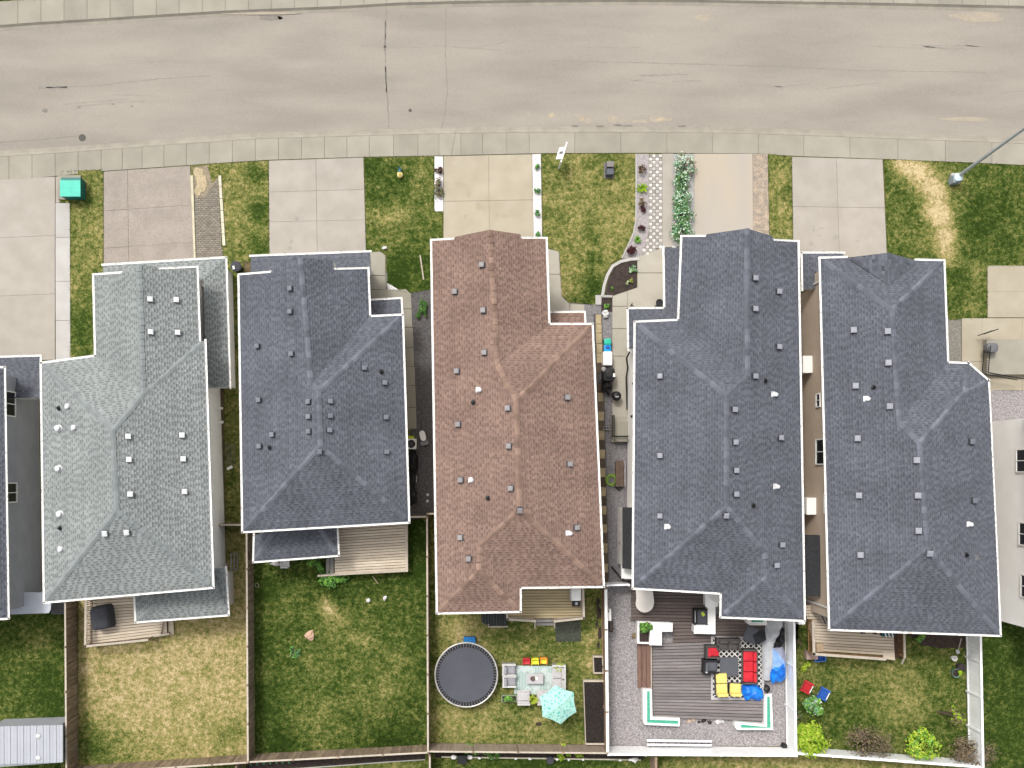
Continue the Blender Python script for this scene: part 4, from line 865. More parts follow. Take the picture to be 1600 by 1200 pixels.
# --- the blue-grey house furthest along
V = dict(a=(1282, 404), a1=(1322, 403), b1=(1432, 407), b=(1474, 408), c=(1480, 567.5), d1=(1513, 568.5), d2=(1543.5, 595), d3=(1552, 700), e2=(1562, 992), e=(1297, 982.5), q=(1394, 484), j=(1405, 660), k=(1437, 692), l=(1450, 857), p=(1506, 614))
h5 = thing('house', 'blue grey shingled house with front dormer gable and angled corner bay', 'house', tuple(at(1415, 690, 0)), group='houses along the street')
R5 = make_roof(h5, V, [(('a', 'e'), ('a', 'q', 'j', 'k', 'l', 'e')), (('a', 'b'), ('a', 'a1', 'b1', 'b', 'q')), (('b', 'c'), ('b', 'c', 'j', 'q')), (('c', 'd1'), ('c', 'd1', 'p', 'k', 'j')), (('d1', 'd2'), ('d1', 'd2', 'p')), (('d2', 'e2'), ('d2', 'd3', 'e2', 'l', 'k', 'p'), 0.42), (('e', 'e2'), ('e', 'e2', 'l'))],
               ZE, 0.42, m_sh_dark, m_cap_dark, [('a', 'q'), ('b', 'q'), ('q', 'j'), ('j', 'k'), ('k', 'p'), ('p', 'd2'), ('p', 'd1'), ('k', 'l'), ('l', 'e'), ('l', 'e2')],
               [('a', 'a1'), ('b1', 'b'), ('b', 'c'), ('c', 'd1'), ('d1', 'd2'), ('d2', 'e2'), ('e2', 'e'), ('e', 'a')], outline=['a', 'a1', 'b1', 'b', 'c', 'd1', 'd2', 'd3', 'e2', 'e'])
W5 = walls(h5, R5, ['a', 'b', 'c', 'd1', 'd2', 'e2', 'e'], ZE, m_beige_wall)
vents(R5, [(1334, 516), (1387, 518), (1388, 567), (1337, 603), (1390, 635), (1340, 685), (1432, 719), (1342, 774), (1434, 774), (1435, 829), (1451, 863), (1345, 867)], m_vent_pale, m_flash_mid, size=0.33)
vents(R5, [(1516, 690), (1520, 782)], m_vent_blue, m_flash, size=0.31)
hoods(R5, [(1353, 623), (1513, 819)], m_hood); pipes(R5, [(1365, 605), (1509, 867)], m_black)
MB().lathe(hit(R5, 1525, 871)[0], [(0.19, 0.02), (0.19, 0.05), (0.14, 0.06), (0.14, 0.03)], 14).build('pipe_collar', m_mgrey, R5.obj)
# its dormer gable: two small planes rising to a level ridge
gp, gN = hit(R5, 1389, 446); zr = gp.z
dl, dr_, gf = at(1324, 403, ZE + 0.02), at(1433, 408, ZE + 0.02), at(1387, 395, zr)
dl2, dr2 = at(1352, 396.5, ZE + 0.02 + (zr - ZE) * 0.42), at(1412, 398, ZE + 0.02 + (zr - ZE) * 0.45)
def dormer(h, A, Bk, Fr, mt):
    sv = []; sf = []; st = []
    u = (Bk - Fr); u.z = 0; L_ = u.length; u.normalize(); 
    N = (Fr - A).cross(Bk - A); N = N if N.z > 0 else -N; N.normalize()
    n = 16; T = [(A.x, A.y), (Bk.x, Bk.y), (Fr.x, Fr.y)]
    if (T[1][0] - T[0][0]) * (T[2][1] - T[0][1]) - (T[1][1] - T[0][1]) * (T[2][0] - T[0][0]) < 0: T = [T[0], T[2], T[1]]
    v = Vector((-u.y, u.x, 0)); v = v if (Fr - A).dot(v) > 0 else -v
    zf = lambda x, y: A.z - (N.x * (x - A.x) + N.y * (y - A.y)) / N.z
    o2 = Vector((A.x, A.y, 0)); W_ = (Vector((Fr.x, Fr.y, 0)) - o2).dot(v); cw = 0.148
    for r in range(int(W_ / cw) + 1):
        x = -2.0
        while x < 5:
            wd = random.uniform(.14, .34); tn = random.uniform(.72, 1.22) * (0.74 if random.random() < .25 else 1)
            P = [o2 + u * a + v * b for a, b in ((x, r * cw), (x + wd - .006, r * cw), (x + wd - .006, (r + 1) * cw), (x, (r + 1) * cw))]
            P = [(p.x, p.y) for p in P]
            if (P[1][0] - P[0][0]) * (P[2][1] - P[0][1]) - (P[1][1] - P[0][1]) * (P[2][0] - P[0][0]) < 0: P.reverse()
            pl = clip_convex(P, T)
            if len(pl) >= 3:
                k = len(sv)
                for a, b in pl:
                    f = 1 - ((Vector((a, b, 0)) - o2).dot(v) / cw - r); sv.append((a, b, zf(a, b) + 0.03 + 0.014 * max(0, min(1, f))))
                sf.append(tuple(range(k, k + len(pl)))); st.append(tn)
            x += wd
    off = h.location; me = bpy.data.meshes.new('dormer_roof'); me.from_pydata([(a - off.x, b - off.y, c - off.z) for a, b, c in sv], [], sf); me.materials.append(mt); attr_float(me, 'tone', 'FACE', st)
    o = bpy.data.objects.new('dormer_roof', me); COL.objects.link(o); o.parent = h; o['kind'] = 'stuff'
dormer(h5, dl, gp + Vector((0, 0, .01)), gf, m_sh_dark); dormer(h5, dr_, gp + Vector((0, 0, .01)), gf, m_sh_dark)
MB().add([dl - Vector((0, -.02, 0)), gf, dr_, dr_ - Vector((0, 0, .3)), dl - Vector((0, 0, .3))], [(0, 1, 2, 3, 4)]).build('gable_wall', m_beige_wall, h5)
Vl = dict(a=(1254, 396), b=(1318, 396), c=(1318, 424), d=(1280, 450), e=(1255, 452))
make_roof(h5, Vl, [(('a', 'b'), ('a', 'b', 'c')), (('a', 'e'), ('a', 'c', 'd', 'e'))], 2.9, 0.42, m_sh_dark, m_cap_dark, [], [('a', 'b'), ('a', 'e')], cap=False, outline=['a', 'b', 'c', 'd', 'e'], name='porch_roof')
# --- the houses that the picture only just catches at either side
V = dict(a=(-260, 585), b=(6, 575), c=(12, 965), d=(-260, 985), k=(-130, 690), l=(-128, 860))
h0 = thing('house', 'grey sided house at the left edge with only its wall showing', 'house', tuple(at(-120, 780, 0)), group='houses along the street')
R0 = make_roof(h0, V, [(('a', 'd'), ('a', 'k', 'l', 'd')), (('a', 'b'), ('a', 'b', 'k')), (('b', 'c'), ('b', 'c', 'l', 'k')), (('c', 'd'), ('c', 'd', 'l'))], ZE, 0.42, m_sh_dark, m_cap_dark, [('b', 'k'), ('k', 'l'), ('l', 'c')], [('a', 'b'), ('b', 'c'), ('c', 'd')], outline=['a', 'b', 'c', 'd'])
W0 = walls(h0, R0, ['a', 'b', 'c', 'd'], ZE, m_grey_wall, over=0.3)
Vl = dict(a=(-40, 560), b=(62, 557), c=(63, 622), d=(-40, 622))
make_roof(h0, Vl, [(('a', 'b'), ('a', 'b', 'c', 'd'))], 2.6, 0.3, m_sh_dark, m_cap_dark, [], [('a', 'b'), ('b', 'c')], cap=False, outline=['a', 'b', 'c', 'd'], name='porch_roof')
V = dict(a=(1609, 640), b=(1860, 650), c=(1870, 1010), d=(1622, 1000), k=(1735, 760), l=(1740, 880))
h6 = thing('house', 'cream house at the right edge with black porch railing in front', 'house', tuple(at(1740, 800, 0)), group='houses along the street')
R6 = make_roof(h6, V, [(('a', 'd'), ('a', 'k', 'l', 'd')), (('a', 'b'), ('a', 'b', 'k')), (('b', 'c'), ('b', 'c', 'l', 'k')), (('c', 'd'), ('c', 'd', 'l'))], ZE, 0.42, m_sh_dark, m_cap_dark, [('a', 'k'), ('k', 'l'), ('l', 'd')], [('a', 'b'), ('a', 'd'), ('c', 'd')], outline=['a', 'b', 'c', 'd'])
W6 = walls(h6, R6, ['a', 'b', 'c', 'd'], ZE, m_white_wall, over=0.4)
# windows and fittings on the walls that show
wall_piece(h0, (W0[1].lerp(W0[2], 0.50)), (1, 0, 0), 1.1, 1.2, 3.9); wall_piece(h0, (W0[1].lerp(W0[2], 0.12)), (1, 0, 0), 1.4, 1.2, 3.9)
e1, e2 = W1[3], W1[4]
nr1 = Vector((-(e2 - e1).y, (e2 - e1).x, 0)).normalized(); nr1 = nr1 if nr1.x > 0 else -nr1
wall_piece(h1, e1.lerp(e2, 0.29), nr1, 1.1, 1.1, 3.7)
for t in (0.235, 0.30): MB().tube([e1.lerp(e2, t) * 1 + Vector((0, 0, 1.0 - e1.z)) - nr1 * 0.05, e1.lerp(e2, t) + Vector((0, 0, 1.0 - e1.z)) + nr1 * 0.32], 0.08, 8).build('vent_elbow', m_white, h1)
l1, l2 = W5[-1], W5[0]                                   # rear left to front left corner of the beige wall
nl = Vector((-1, 0, 0))
def on5(py, z, zpx):                                     # point of that wall at picture row py
    for i in range(101):
        q = l2.lerp(l1, i / 100); p = Vector((q.x, q.y, z)); row = Y0 - p.y * F / (H - z)
        if row >= py: return q
    return l1
for py, hh, z in ((621, 0.62, 3.2), (701, 1.5, 3.4)): wall_piece(h5, on5(py, z, 0), nl, 0.75 if hh < 1 else 1.45, hh, z)
wall_piece(h5, on5(786, 4.0, 0), nl, 1.1, 0.9, 4.2, double=False)
for py in (567, 790):
    q = on5(py, 1.5, 0); MB().box(Vector((q.x - 0.28, q.y, 1.5)), (0.5, 0.95, 1.6)).box(Vector((q.x - 0.28, q.y, 2.32)), (0.56, 1.0, 0.05)).build('chase_box', m_white_wall, h5)
q1, q2 = on5(838, 2.2, 0), on5(925, 2.2, 0)
MB().box(Vector((q1.x - 0.36, (q1.y + q2.y) / 2, 1.15)), (0.66, abs(q1.y - q2.y), 2.2)).build('bay_wall', m_beige_wall, h5)
MB().add([(q1.x + .02, q1.y + .1, 2.85), (q1.x - .85, q1.y + .1, 2.4), (q1.x - .85, q2.y - .1, 2.4), (q1.x + .02, q2.y - .1, 2.85), (q1.x + .02, q1.y + .1, 2.25), (q1.x - .85, q1.y + .1, 2.25), (q1.x - .85, q2.y - .1, 2.25), (q1.x + .02, q2.y - .1, 2.25)],
         [(0, 1, 2, 3), (1, 5, 6, 2), (0, 4, 5, 1), (2, 6, 7, 3), (4, 7, 6, 5)]).build('bay_roof', mat('near_black_shingle', (0.03, 0.031, 0.035), (0.022, 0.023, 0.026), scale=6, fine=0.3, fscale=14), h5)
for k, (a, b_) in enumerate(((0.46, 0.54),)):            # narrow window high on the white wall of the fourth house
    i0, i1 = W4[5], W4[6]; wall_piece(h4, i1.lerp(i0, 0.57), (-1, 0, 0), 1.6, 0.5, 3.0)
i0, i1 = W4[5], W4[6]
for t, z, s_ in ((0.20, 3.0, .16), (0.335, 2.6, .2)): MB().box(i1.lerp(i0, t) + Vector((-.06, 0, z - i1.z)), (0.14, s_, s_ * 1.3)).box(i1.lerp(i0, t) + Vector((-.16, 0, z - i1.z - .06)), (0.1, s_ * .7, s_ * .6)).build('wall_lamp', m_black, h4)

for t in (.2, .55, .8): wall_piece(h6, W6[0].lerp(W6[3], t), (-1, 0, 0), 1.3, 1.1, 3.6)
# downspouts from the eaves of the white walls
for hh, a, b_, tt in ((h1, W1[3], W1[4], (.02, .97)), (h4, W4[6], W4[5], (.02, .98)), (h5, W5[0], W5[-1], (.03, .97))):
    d = (b_ - a).normalized(); n_ = Vector((-d.y, d.x, 0))
    for t in tt:
        p = a.lerp(b_, t)
        for sgn in (1,): MB().box((p.x + (.05 if hh is h1 else -.05), p.y, 2.45), (.07, .09, 4.7)).build('downspout', m_gutter, hh)

for hh, R_, a, b_ in ((h1, R1, 'e', 'f'), (h2, R2, 'i', 'e'), (h3, R3, 'f', 'e'), (h3, R3, 'i', 'h'), (h4, R4, 'e', 'f'), (h4, R4, 'h', 'i'), (h5, R5, 'e', 'e2')):
    A, B = R_.W[a], R_.W[b_]; d = (B - A).normalized(); n_ = Vector((d.y, -d.x, 0)); n_ = n_ if n_.y < 0 else -n_
    off_ = {h1: .45}.get(hh, .42)
    for t in ((.3, .72) if (B - A).length > 6 else (.5,)): wall_piece(hh, A.lerp(B, t) - n_ * off_, n_, 1.6, 1.2, 3.7)
# ------------------------------------------------------------------ fences, gates, decks
def fence(label, p1, p2, h, style='wood', rail_side=1, post_mt=None, board_mt=None, cap_mt=None, name=None, gates=(), cap_w=0.1, ends=(True, True)):
    A, B = at(*p1), at(*p2); d = B - A; L_ = d.length; d.normalize(); n = Vector((-d.y, d.x, 0)) * rail_side; rz = math.atan2(d.y, d.x)
    t = thing(name or ('wooden_fence' if style == 'wood' else 'vinyl_fence'), label, 'fence', tuple(A.lerp(B, .5)))
    bm_, cm_, pm_ = board_mt or (m_wood if style == 'wood' else m_vinyl), cap_mt or (m_wood_cap if style == 'wood' else m_vinyl), post_mt or (m_wood if style == 'wood' else m_vinyl)
    np_ = max(1, round(L_ / 2.4)); st = L_ / np_
    for i in range(np_ + 1):
        if (i == 0 and not ends[0]) or (i == np_ and not ends[1]): continue
        p = A + d * st * i
        b = MB().box(p + Vector((0, 0, h / 2)) - n * 0.02, (0.1, 0.1, h + 0.04), rz)
        b.box(p + Vector((0, 0, h + 0.045)) - n * 0.02, (0.135, 0.135, 0.04), rz, taper=0.6).build('post', cm_ if style == 'vinyl' else pm_, t)
    for i in range(np_):
        a = A + d * (st * i + 0.05); c = A + d * (st * (i + 1) - 0.05); l = (c - a).length; mid = (a + c) / 2
        MB().box(mid + Vector((0, 0, h - 0.005)), (l + 0.04, cap_w, 0.04), rz).build('top_rail', cm_, t)
        MB().box(mid + Vector((0, 0, 0.25)) - n * 0.04, (l, 0.04, 0.09), rz).build('bottom_rail', bm_, t)
    bw = 0.14 if style == 'wood' else 0.28
    k = max(1, int(L_ / bw)); bw = L_ / k
    me = None
    for i in range(k):
        p = A + d * bw * (i + .5)
        if me is None:
            b = MB().box((0, 0, 0), (bw - 0.008, 0.02, h - 0.1)); o_ = b.build('fence_board', bm_); me = o_.data; bpy.data.objects.remove(o_)
        inst('fence_board', me, t, p + n * (0.012 + random.uniform(-.003, .003)) + Vector((0, 0, h / 2 + 0.0)), Matrix.Rotation(rz, 3, 'Z'))
    return t
fence('weathered wooden fence left of the dry yellow lawn', (120.5, 935), (122.5, 1206), 1.8, rail_side=1)
fence('weathered wooden fence between the dry yellow lawn and the lush green lawn', (395.5, 826), (397.5, 1178), 1.8, rail_side=1)
fence('wooden fence between the lush green lawn and the trampoline yard', (669, 807), (670.5, 1163), 1.8, rail_side=-1, ends=(True, False))
fence('rear wooden fence behind the dry yellow lawn', (122.5, 1197), (397.5, 1178.5), 1.7, rail_side=1, ends=(False, True))
fence('rear wooden fence behind the lush green lawn with dark soil behind it', (397.5, 1178), (670.5, 1163.5), 1.7, rail_side=1, ends=(False, True))
fence('rear wooden fence behind the trampoline yard', (671, 1161.5), (943.5, 1164), 1.75, rail_side=1, ends=(False, False), board_mt=mat('light_fence_wood', (0.30, 0.24, 0.185), (0.24, 0.19, 0.145), scale=4, rnd=0.08, stretch=(1.2, 1.2, .3)))
fence('wooden fence with white top beside the long raised garden box', (940, 914), (943, 1164), 1.8, rail_side=1, board_mt=mat('warm_fence_wood', (0.29, 0.20, 0.12), (0.22, 0.145, 0.085), scale=4, rnd=0.14, stretch=(1.2, 1.2, .3)), cap_mt=m_white, cap_w=0.17)
fence('white vinyl fence behind the grey gravel yard', (944, 1165.5), (1229, 1167.5), 1.8, 'vinyl', 1, cap_w=0.13)
fence('white vinyl fence between the gravel yard and the lawn with shrubs', (1225.5, 966), (1228.5, 1167), 1.8, 'vinyl', 1, cap_w=0.13, ends=(True, False))
fence('broad white vinyl fence on the right beside the garden bed', (1508, 972), (1512, 1186), 1.8, 'vinyl', 1, cap_w=0.13)
fence('white vinyl fence behind the shrubs along the rear of the last lawn', (1230, 1165.5), (1512, 1186.5), 1.6, 'vinyl', 1, cap_w=0.13, ends=(False, False))
fence('short gate fence between the pale house and the blue grey house', (352, 818), (396, 818), 1.6, rail_side=1, name='side_gate')
fence('short gate fence at the end of the dark gravel passage', (636, 806), (669, 805.5), 1.7, rail_side=1, name='side_gate')
fence('short return fence against the wall of the brown house', (670, 801), (692, 801), 1.7, rail_side=1, name='side_gate')
fence('white gate closing the stone path beside the gravel yard', (943, 910), (976, 909), 1.6, 'vinyl', 1, name='side_gate')
fence('brown fence running away behind the white rear fence', (1016, 1172), (1017, 1300), 1.8, rail_side=-1, name='wooden_fence', board_mt=mat('pinkish_fence_wood', (0.26, 0.18, 0.13), (0.2, 0.14, 0.1), scale=4, rnd=0.1), cap_mt=MATS['pinkish_fence_wood'], cap_w=0.14)
fence('pale fence running away behind the trampoline yard corner', (673, 1168), (674, 1300), 1.7, rail_side=1)
fence('fence post line running away below the dark soil strip', (380, 1186), (381, 1300), 1.7, rail_side=1)

def deck(label, quad, z, bw, mt, along='x', rim=None, name='deck', t=None, piece='deck_board'):
    """Deck of separate boards inside a skewed quad (picture corners at deck height)."""
    q = [at(*p, z) for p in quad]; cen = sum(q, Vector()) / 4
    t = t or thing(name, label, 'deck', (cen.x, cen.y, 0))
    if along == 'x': a, b, c, d = q[0], q[1], q[2], q[3]
    else: a, b, c, d = q[3], q[0], q[1], q[2]
    n = max(2, round(((d - a).length + (c - b).length) / 2 / bw))
    for i in range(n):
        g_ = 0.085; P = [a.lerp(d, (i + g_) / n), b.lerp(c, (i + g_) / n), b.lerp(c, (i + 1 - g_) / n), a.lerp(d, (i + 1 - g_) / n)]
        dz = random.uniform(-.003, .003); e = random.uniform(0, .012); u = (P[1] - P[0]).normalized()
        P[0] = P[0] + u * e; P[3] = P[3] + u * e
        MB().prism([(p.x, p.y) for p in P], z - 0.035 + dz, z + dz).build(piece, mt, t)
    ins = [p + (cen - p).normalized() * 0.06 for p in q]
    MB().prism([(p.x, p.y) for p in ins], max(0.02, z - 0.25), z - 0.045).build('deck_frame', m_frame, t)
    for p in ins: MB().box((p.x, p.y, z / 2 - .1), (0.12, 0.12, max(.05, z - .1))).build('deck_post', m_wood, t)
    return t

def railing(t, pts, z, h, mt, bal_mt, top_w=0.13, sp=0.13, bal=True):
    """Handrail with posts and separate balusters between picture points at handrail height."""
    P = [at(*p, z + h) for p in pts]; me = None
    for a, b in zip(P, P[1:]):
        d = b - a; L_ = d.length; d.normalize(); rz = math.atan2(d.y, d.x); mid = (a + b) / 2
        MB().box((mid.x, mid.y, z + h - .02), (L_ + top_w - .02, top_w, 0.04), rz).build('handrail', mt, t)
        MB().box((mid.x, mid.y, z + 0.1), (L_, 0.05, 0.06), rz).build('lower_rail', bal_mt, t)
        if bal:
            for i in range(int(L_ / sp)):
                p = a + d * (i + .5) * sp
                if me is None:
                    o_ = MB().box((0, 0, 0), (0.035, 0.035, h - .14)).build('baluster', bal_mt); me = o_.data; bpy.data.objects.remove(o_)
                inst('baluster', me, t, (p.x, p.y, z + h / 2 + .02), Matrix.Rotation(rz, 3, 'Z'))
    for p in P: MB().box((p.x, p.y, z + h / 2 - .02), (0.1, 0.1, h - .04)).build('post', bal_mt, t)

def steps(t, quads, zs, mt, name='step'):
    for q, z in zip(quads, zs):
        MB().prism([at(*p, z)[:2] for p in q], max(0, z - 0.05), z).build(name, mt, t)
        c = sum((at(*p, z) for p in q), Vector()) / 4
        MB().prism([(x, y) for x, y in [((at(*p, z) - c) * .9 + c)[:2] for p in q]], 0, z - .055).build('riser', m_wood, t)

# first yard: pale deck with rails and steps
t = deck('pale plank deck with a covered barbecue behind the light grey house', [(135, 934), (262, 928), (251, 993), (136, 1008)], 0.55, 0.185, m_deck_pale)
railing(t, [(134, 934), (133, 1010), (230, 1000)], 0.55, 0.95, m_wood_cap, m_wood)
steps(t, [[(252, 967), (260, 966), (261, 992), (252, 993)], [(263, 966), (270, 965), (272, 991), (263, 992)]], [0.36, 0.18], m_deck_pale)
MB().prism([at(*p, .5)[:2] for p in ((230, 994), (264, 989), (264, 992), (230, 997.5))], 0.1, 0.5).build('stringer', m_wood_cap, t)
# second yard
t = deck('wide pale plank deck beside the low dark rear roof', [(522, 820), (634, 812), (635.5, 891), (523, 897)], 0.9, 0.165, m_deck_pale)
MB().prism([at(*p, .93)[:2] for p in ((633.5, 815), (637, 815), (637.5, 893.5), (633.5, 893.5))], 0.6, 0.93).build('rim_board', m_wood_cap, t)
MB().prism([at(*p, .93)[:2] for p in ((520, 896.5), (633, 890.5), (633, 893.5), (520, 899.5))], 0.6, 0.93).build('rim_board', m_wood_cap, t)
MB().prism([at(*p, .6)[:2] for p in ((496, 898.5), (520, 897), (520, 900), (496, 901))], 0.45, 0.6).build('stringer', m_wood_cap, t)
m_grey_step = mat('grey_step_board', (0.24, 0.225, 0.21), (0.19, 0.18, 0.165), scale=3, rnd=.08)
steps(t, [[(516, 872), (521.5, 872), (521.5, 897), (516, 897)], [(509.5, 872), (515.2, 872), (515.2, 897), (509.5, 897)]], [0.68, 0.4], m_grey_step)
# third yard: tan deck with a white-beige rail
t = deck('small tan plank deck with pale rail and steps behind the brown house', [(795, 905), (912, 905), (912, 966), (794, 967)], 0.8, 0.165, m_deck_tan)
railing(t, [(792, 958), (793, 968), (836, 970.5)], 0.8, 0.95, m_wood_cap, m_wood_cap)
railing(t, [(867, 971), (912.5, 966), (911, 918)], 0.8, 0.95, m_wood_cap, m_wood_cap)
steps(t, [[(838, 967), (864, 967), (865, 972), (838, 972)], [(838, 972.5), (865, 972.5), (865, 977.5), (838, 977.5)]], [0.52, 0.26], m_grey_step)
for x in (836, 866.5): MB().tube([at(x, 969, 1.6), at(x, 981, 0.95)], 0.05, 6, ).build('stair_rail', m_wood_cap, t)
# fourth yard: brown composite deck on two levels, steps cut into its edge
t = deck('broad dark brown composite deck with white planters and lounge furniture', [(1018, 1006), (1196, 1000), (1196, 1127), (1020, 1121)], 0.30, 0.2, m_deck_brown)
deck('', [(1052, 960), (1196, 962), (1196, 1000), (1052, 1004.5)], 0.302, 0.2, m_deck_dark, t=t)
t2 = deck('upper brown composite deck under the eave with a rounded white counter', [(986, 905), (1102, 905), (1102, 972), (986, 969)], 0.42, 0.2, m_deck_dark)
bw_ = thing('bench_steps', 'stained brown board steps along the left edge of the dark deck', 'steps', tuple(at(1006, 1040)))
for i in range(3):
    x = 996 + i * 7.1; z = 0.12 + .1 * i
    MB().prism([at(*p, z)[:2] for p in ((x, 1007), (x + 6.4, 1007), (x + 6.9, 1075), (x + .5, 1075))], max(0, z - .12), z).build('step_board', m_bench_wood, bw_)
MB().prism([at(*p, .5)[:2] for p in ((1017, 1007), (1018.2, 1007), (1018.6, 1075), (1017.4, 1075))], .3, .5).build('edge_rail', m_wood_cap, bw_)
# fifth yard
t = deck('weathered plank deck with slatted rails behind the last blue grey house', [(1256, 945), (1394, 950), (1398, 1025), (1272, 1017)], 0.9, 0.18, m_deck_pale)
railing(t, [(1271, 972), (1272, 1022), (1383, 1030)], 0.9, 1.0, m_wood_cap, m_orange_wood, top_w=.16)
railing(t, [(1413, 985), (1414, 1026)], 0.45, 1.0, m_wood_cap, m_orange_wood, top_w=.13)
MB().tube([at(1414, 1026, 1.43), at(1409, 1037, 0.9)], 0.06, 6).build('stair_rail', m_wood_cap, t)
steps(t, [[(1397, 982), (1403, 982), (1404.5, 1028), (1397, 1027)], [(1403.4, 982), (1409.5, 982), (1411, 1030), (1404.6, 1029)]], [0.62, 0.32], mat('dark_stained_step', (0.075, 0.042, 0.024), (0.05, 0.03, 0.018), scale=4))
MB().prism([at(*p, .9)[:2] for p in ((1380, 1019), (1398, 1020), (1399, 1032), (1380, 1029.5))], .82, .87).build('landing', m_deck_pale, t)
tag(MB().prism([at(*p, .9)[:2] for p in ((1240, 966), (1250, 967), (1250, 972), (1240, 972))], 0, 1.8).build('gate_post', m_vinyl), 'short white post panel beside the slatted deck rail', 'post')
# white structures of the fourth yard
def box_poly(name, label, cat, pts, z0, z1, mt, extra=None):
    c = sum((at(*p, z1) for p in pts), Vector()) / len(pts); t = thing(name, label, cat, (c.x, c.y, z0))
    MB().prism([at(*p, z1)[:2] for p in pts], z1 - .05, z1).build('counter_top', mt, t)
    ins = inset([at(*p, z1) for p in pts], 0.05)
    MB().prism([(p.x, p.y) for p in ins], z0, z1 - .05).build('base', mt, t); return t
tt = [(993, 915), (1019, 915), (1022, 940)] + [(1007.5 + 14.2 * math.cos(a), 943 + 14 * math.sin(a)) for a in [math.radians(x) for x in range(0, 181, 15)]] + [(994.5, 935)]
m_cream_top = mat('smooth_cream_top', (0.56, 0.52, 0.47), (0.53, 0.49, 0.445), scale=1, rough=.4)
t = thing('counter', 'rounded cream counter top poking out from under the eave', 'counter', tuple(at(1007, 935, .42)))
MB().prism([at(*p, 1.3)[:2] for p in tt], 1.25, 1.3).build('counter_top', m_cream_top, t); MB().tube([at(1008, 942, .42), at(1008, 942, 1.25)], .12, 10).build('leg', m_mgrey, t)
box_poly('counter', 'white L shaped counter beside the planter with the leafy plant', 'counter', [(1016.5, 972), (1051, 973), (1051, 987), (1034, 987), (1034, 1008.5), (1014.5, 1008)], 0.3, 1.15, m_white)
box_poly('counter', 'white L shaped counter wrapping round the black grill', 'counter', [(1102, 927), (1122, 927), (1122, 948), (1118, 948), (1118, 991), (1084, 990), (1085, 977), (1106, 977), (1106, 950), (1102, 948)], 0.3, 1.15, m_white)
def planter_box(label, outer, ins_, h, z0=0.0, fill=None, fname='turf'):
    c = sum((at(*p, h) for p in outer), Vector()) / len(outer); t = thing('planter', label, 'planter', (c.x, c.y, z0))
    n = len(outer); O = [at(*p, h) for p in outer]; I = [at(*p, h) for p in ins_]; b = MB(); vs = []
    for o_, i_ in zip(O, I): vs += [o_, i_, Vector((i_.x, i_.y, h - .08)), Vector((o_.x, o_.y, z0))]
    fs = []
    for i in range(n):
        j = (i + 1) % n
        for a in range(4): fs.append((4 * i + a, 4 * i + (a + 1) % 4, 4 * j + (a + 1) % 4, 4 * j + a))
    b.add(vs, fs).build('planter_wall', m_white, t)
    MB().prism([(p.x, p.y) for p in I], h - .1, h - .06).build(fname, fill or m_turf, t); return t
planter_box('white L shaped planter filled with turquoise turf at the left deck corner', [(1004.5, 1076.5), (1018.5, 1076.5), (1019.5, 1120.5), (1062.5, 1122.5), (1062, 1135), (1008, 1132.5), (1005, 1128)], [(1011, 1080), (1015.5, 1080), (1016, 1124.5), (1060, 1126), (1060, 1131.5), (1011.5, 1129.5), (1011, 1127)], 0.6)
planter_box('white L shaped planter filled with turquoise turf at the right deck corner', [(1195, 1086), (1206, 1084), (1208, 1140.5), (1152, 1140.5), (1148.5, 1136), (1149, 1128), (1194.5, 1132)], [(1198.5, 1089), (1203, 1088), (1204.5, 1137.5), (1158, 1137.5), (1157.5, 1135), (1157.5, 1132), (1198.5, 1136)], 0.6)
planter_box('white planter box with turquoise turf below the rear eave', [(1167, 966), (1198, 966), (1198.5, 977), (1172, 977), (1168, 974)], [(1174, 969), (1193, 969), (1193, 972), (1175, 972), (1174, 971.5)], 0.9, .3)
planter_box('white planter with dark soil beside the L shaped counter', [(996, 971), (1017, 971), (1016, 1006.5), (995.5, 1005.5)], [(999, 973), (1016, 973), (1015, 1003.5), (999, 1003)], 0.7, fill=m_mulch, fname='soil')
t = thing('bench', 'long white slatted bench along the rear white fence', 'bench', tuple(at(1061, 1161)))
for i, (ya, yb) in enumerate(((1155.5, 1158.8), (1162, 1165))): MB().prism([at(*p, .5)[:2] for p in ((1011, ya), (1112, ya + 1.2), (1112, yb + 1.2), (1011, yb))], .46, .5).build('seat_slat', m_vinyl, t)
for i in range(10): MB().box(at(1014 + i * 10.5, 1161.2, .22), (.08, .3, .44)).build('leg', m_mgrey, t)
# raised garden boxes
def raised(label, q, h=0.4):
    ins_ = [Vector(p) + (sum((Vector(x) for x in q), Vector((0, 0))) / 4 - Vector(p)).normalized() * 2.8 for p in q]
    t = planter_box(label, q, [tuple(p) for p in ins_], h, fill=mat('black_soil', (0.012, 0.009, 0.008), (0.022, 0.016, 0.014), scale=6, fine=.5, fscale=16, bump=.8), fname='soil'); t.name = 'raised_bed'; t['category'] = 'garden bed'
    t.children[0].data.materials[0] = m_wood_cap; return t
raised('long raised garden box of black soil against the wooden fence', [(911.5, 1063), (944, 1063), (947, 1164), (915, 1164)])
raised('small raised garden box of black soil beside the wooden fence', [(926.5, 1025), (942, 1025), (943, 1053), (927.5, 1053)])
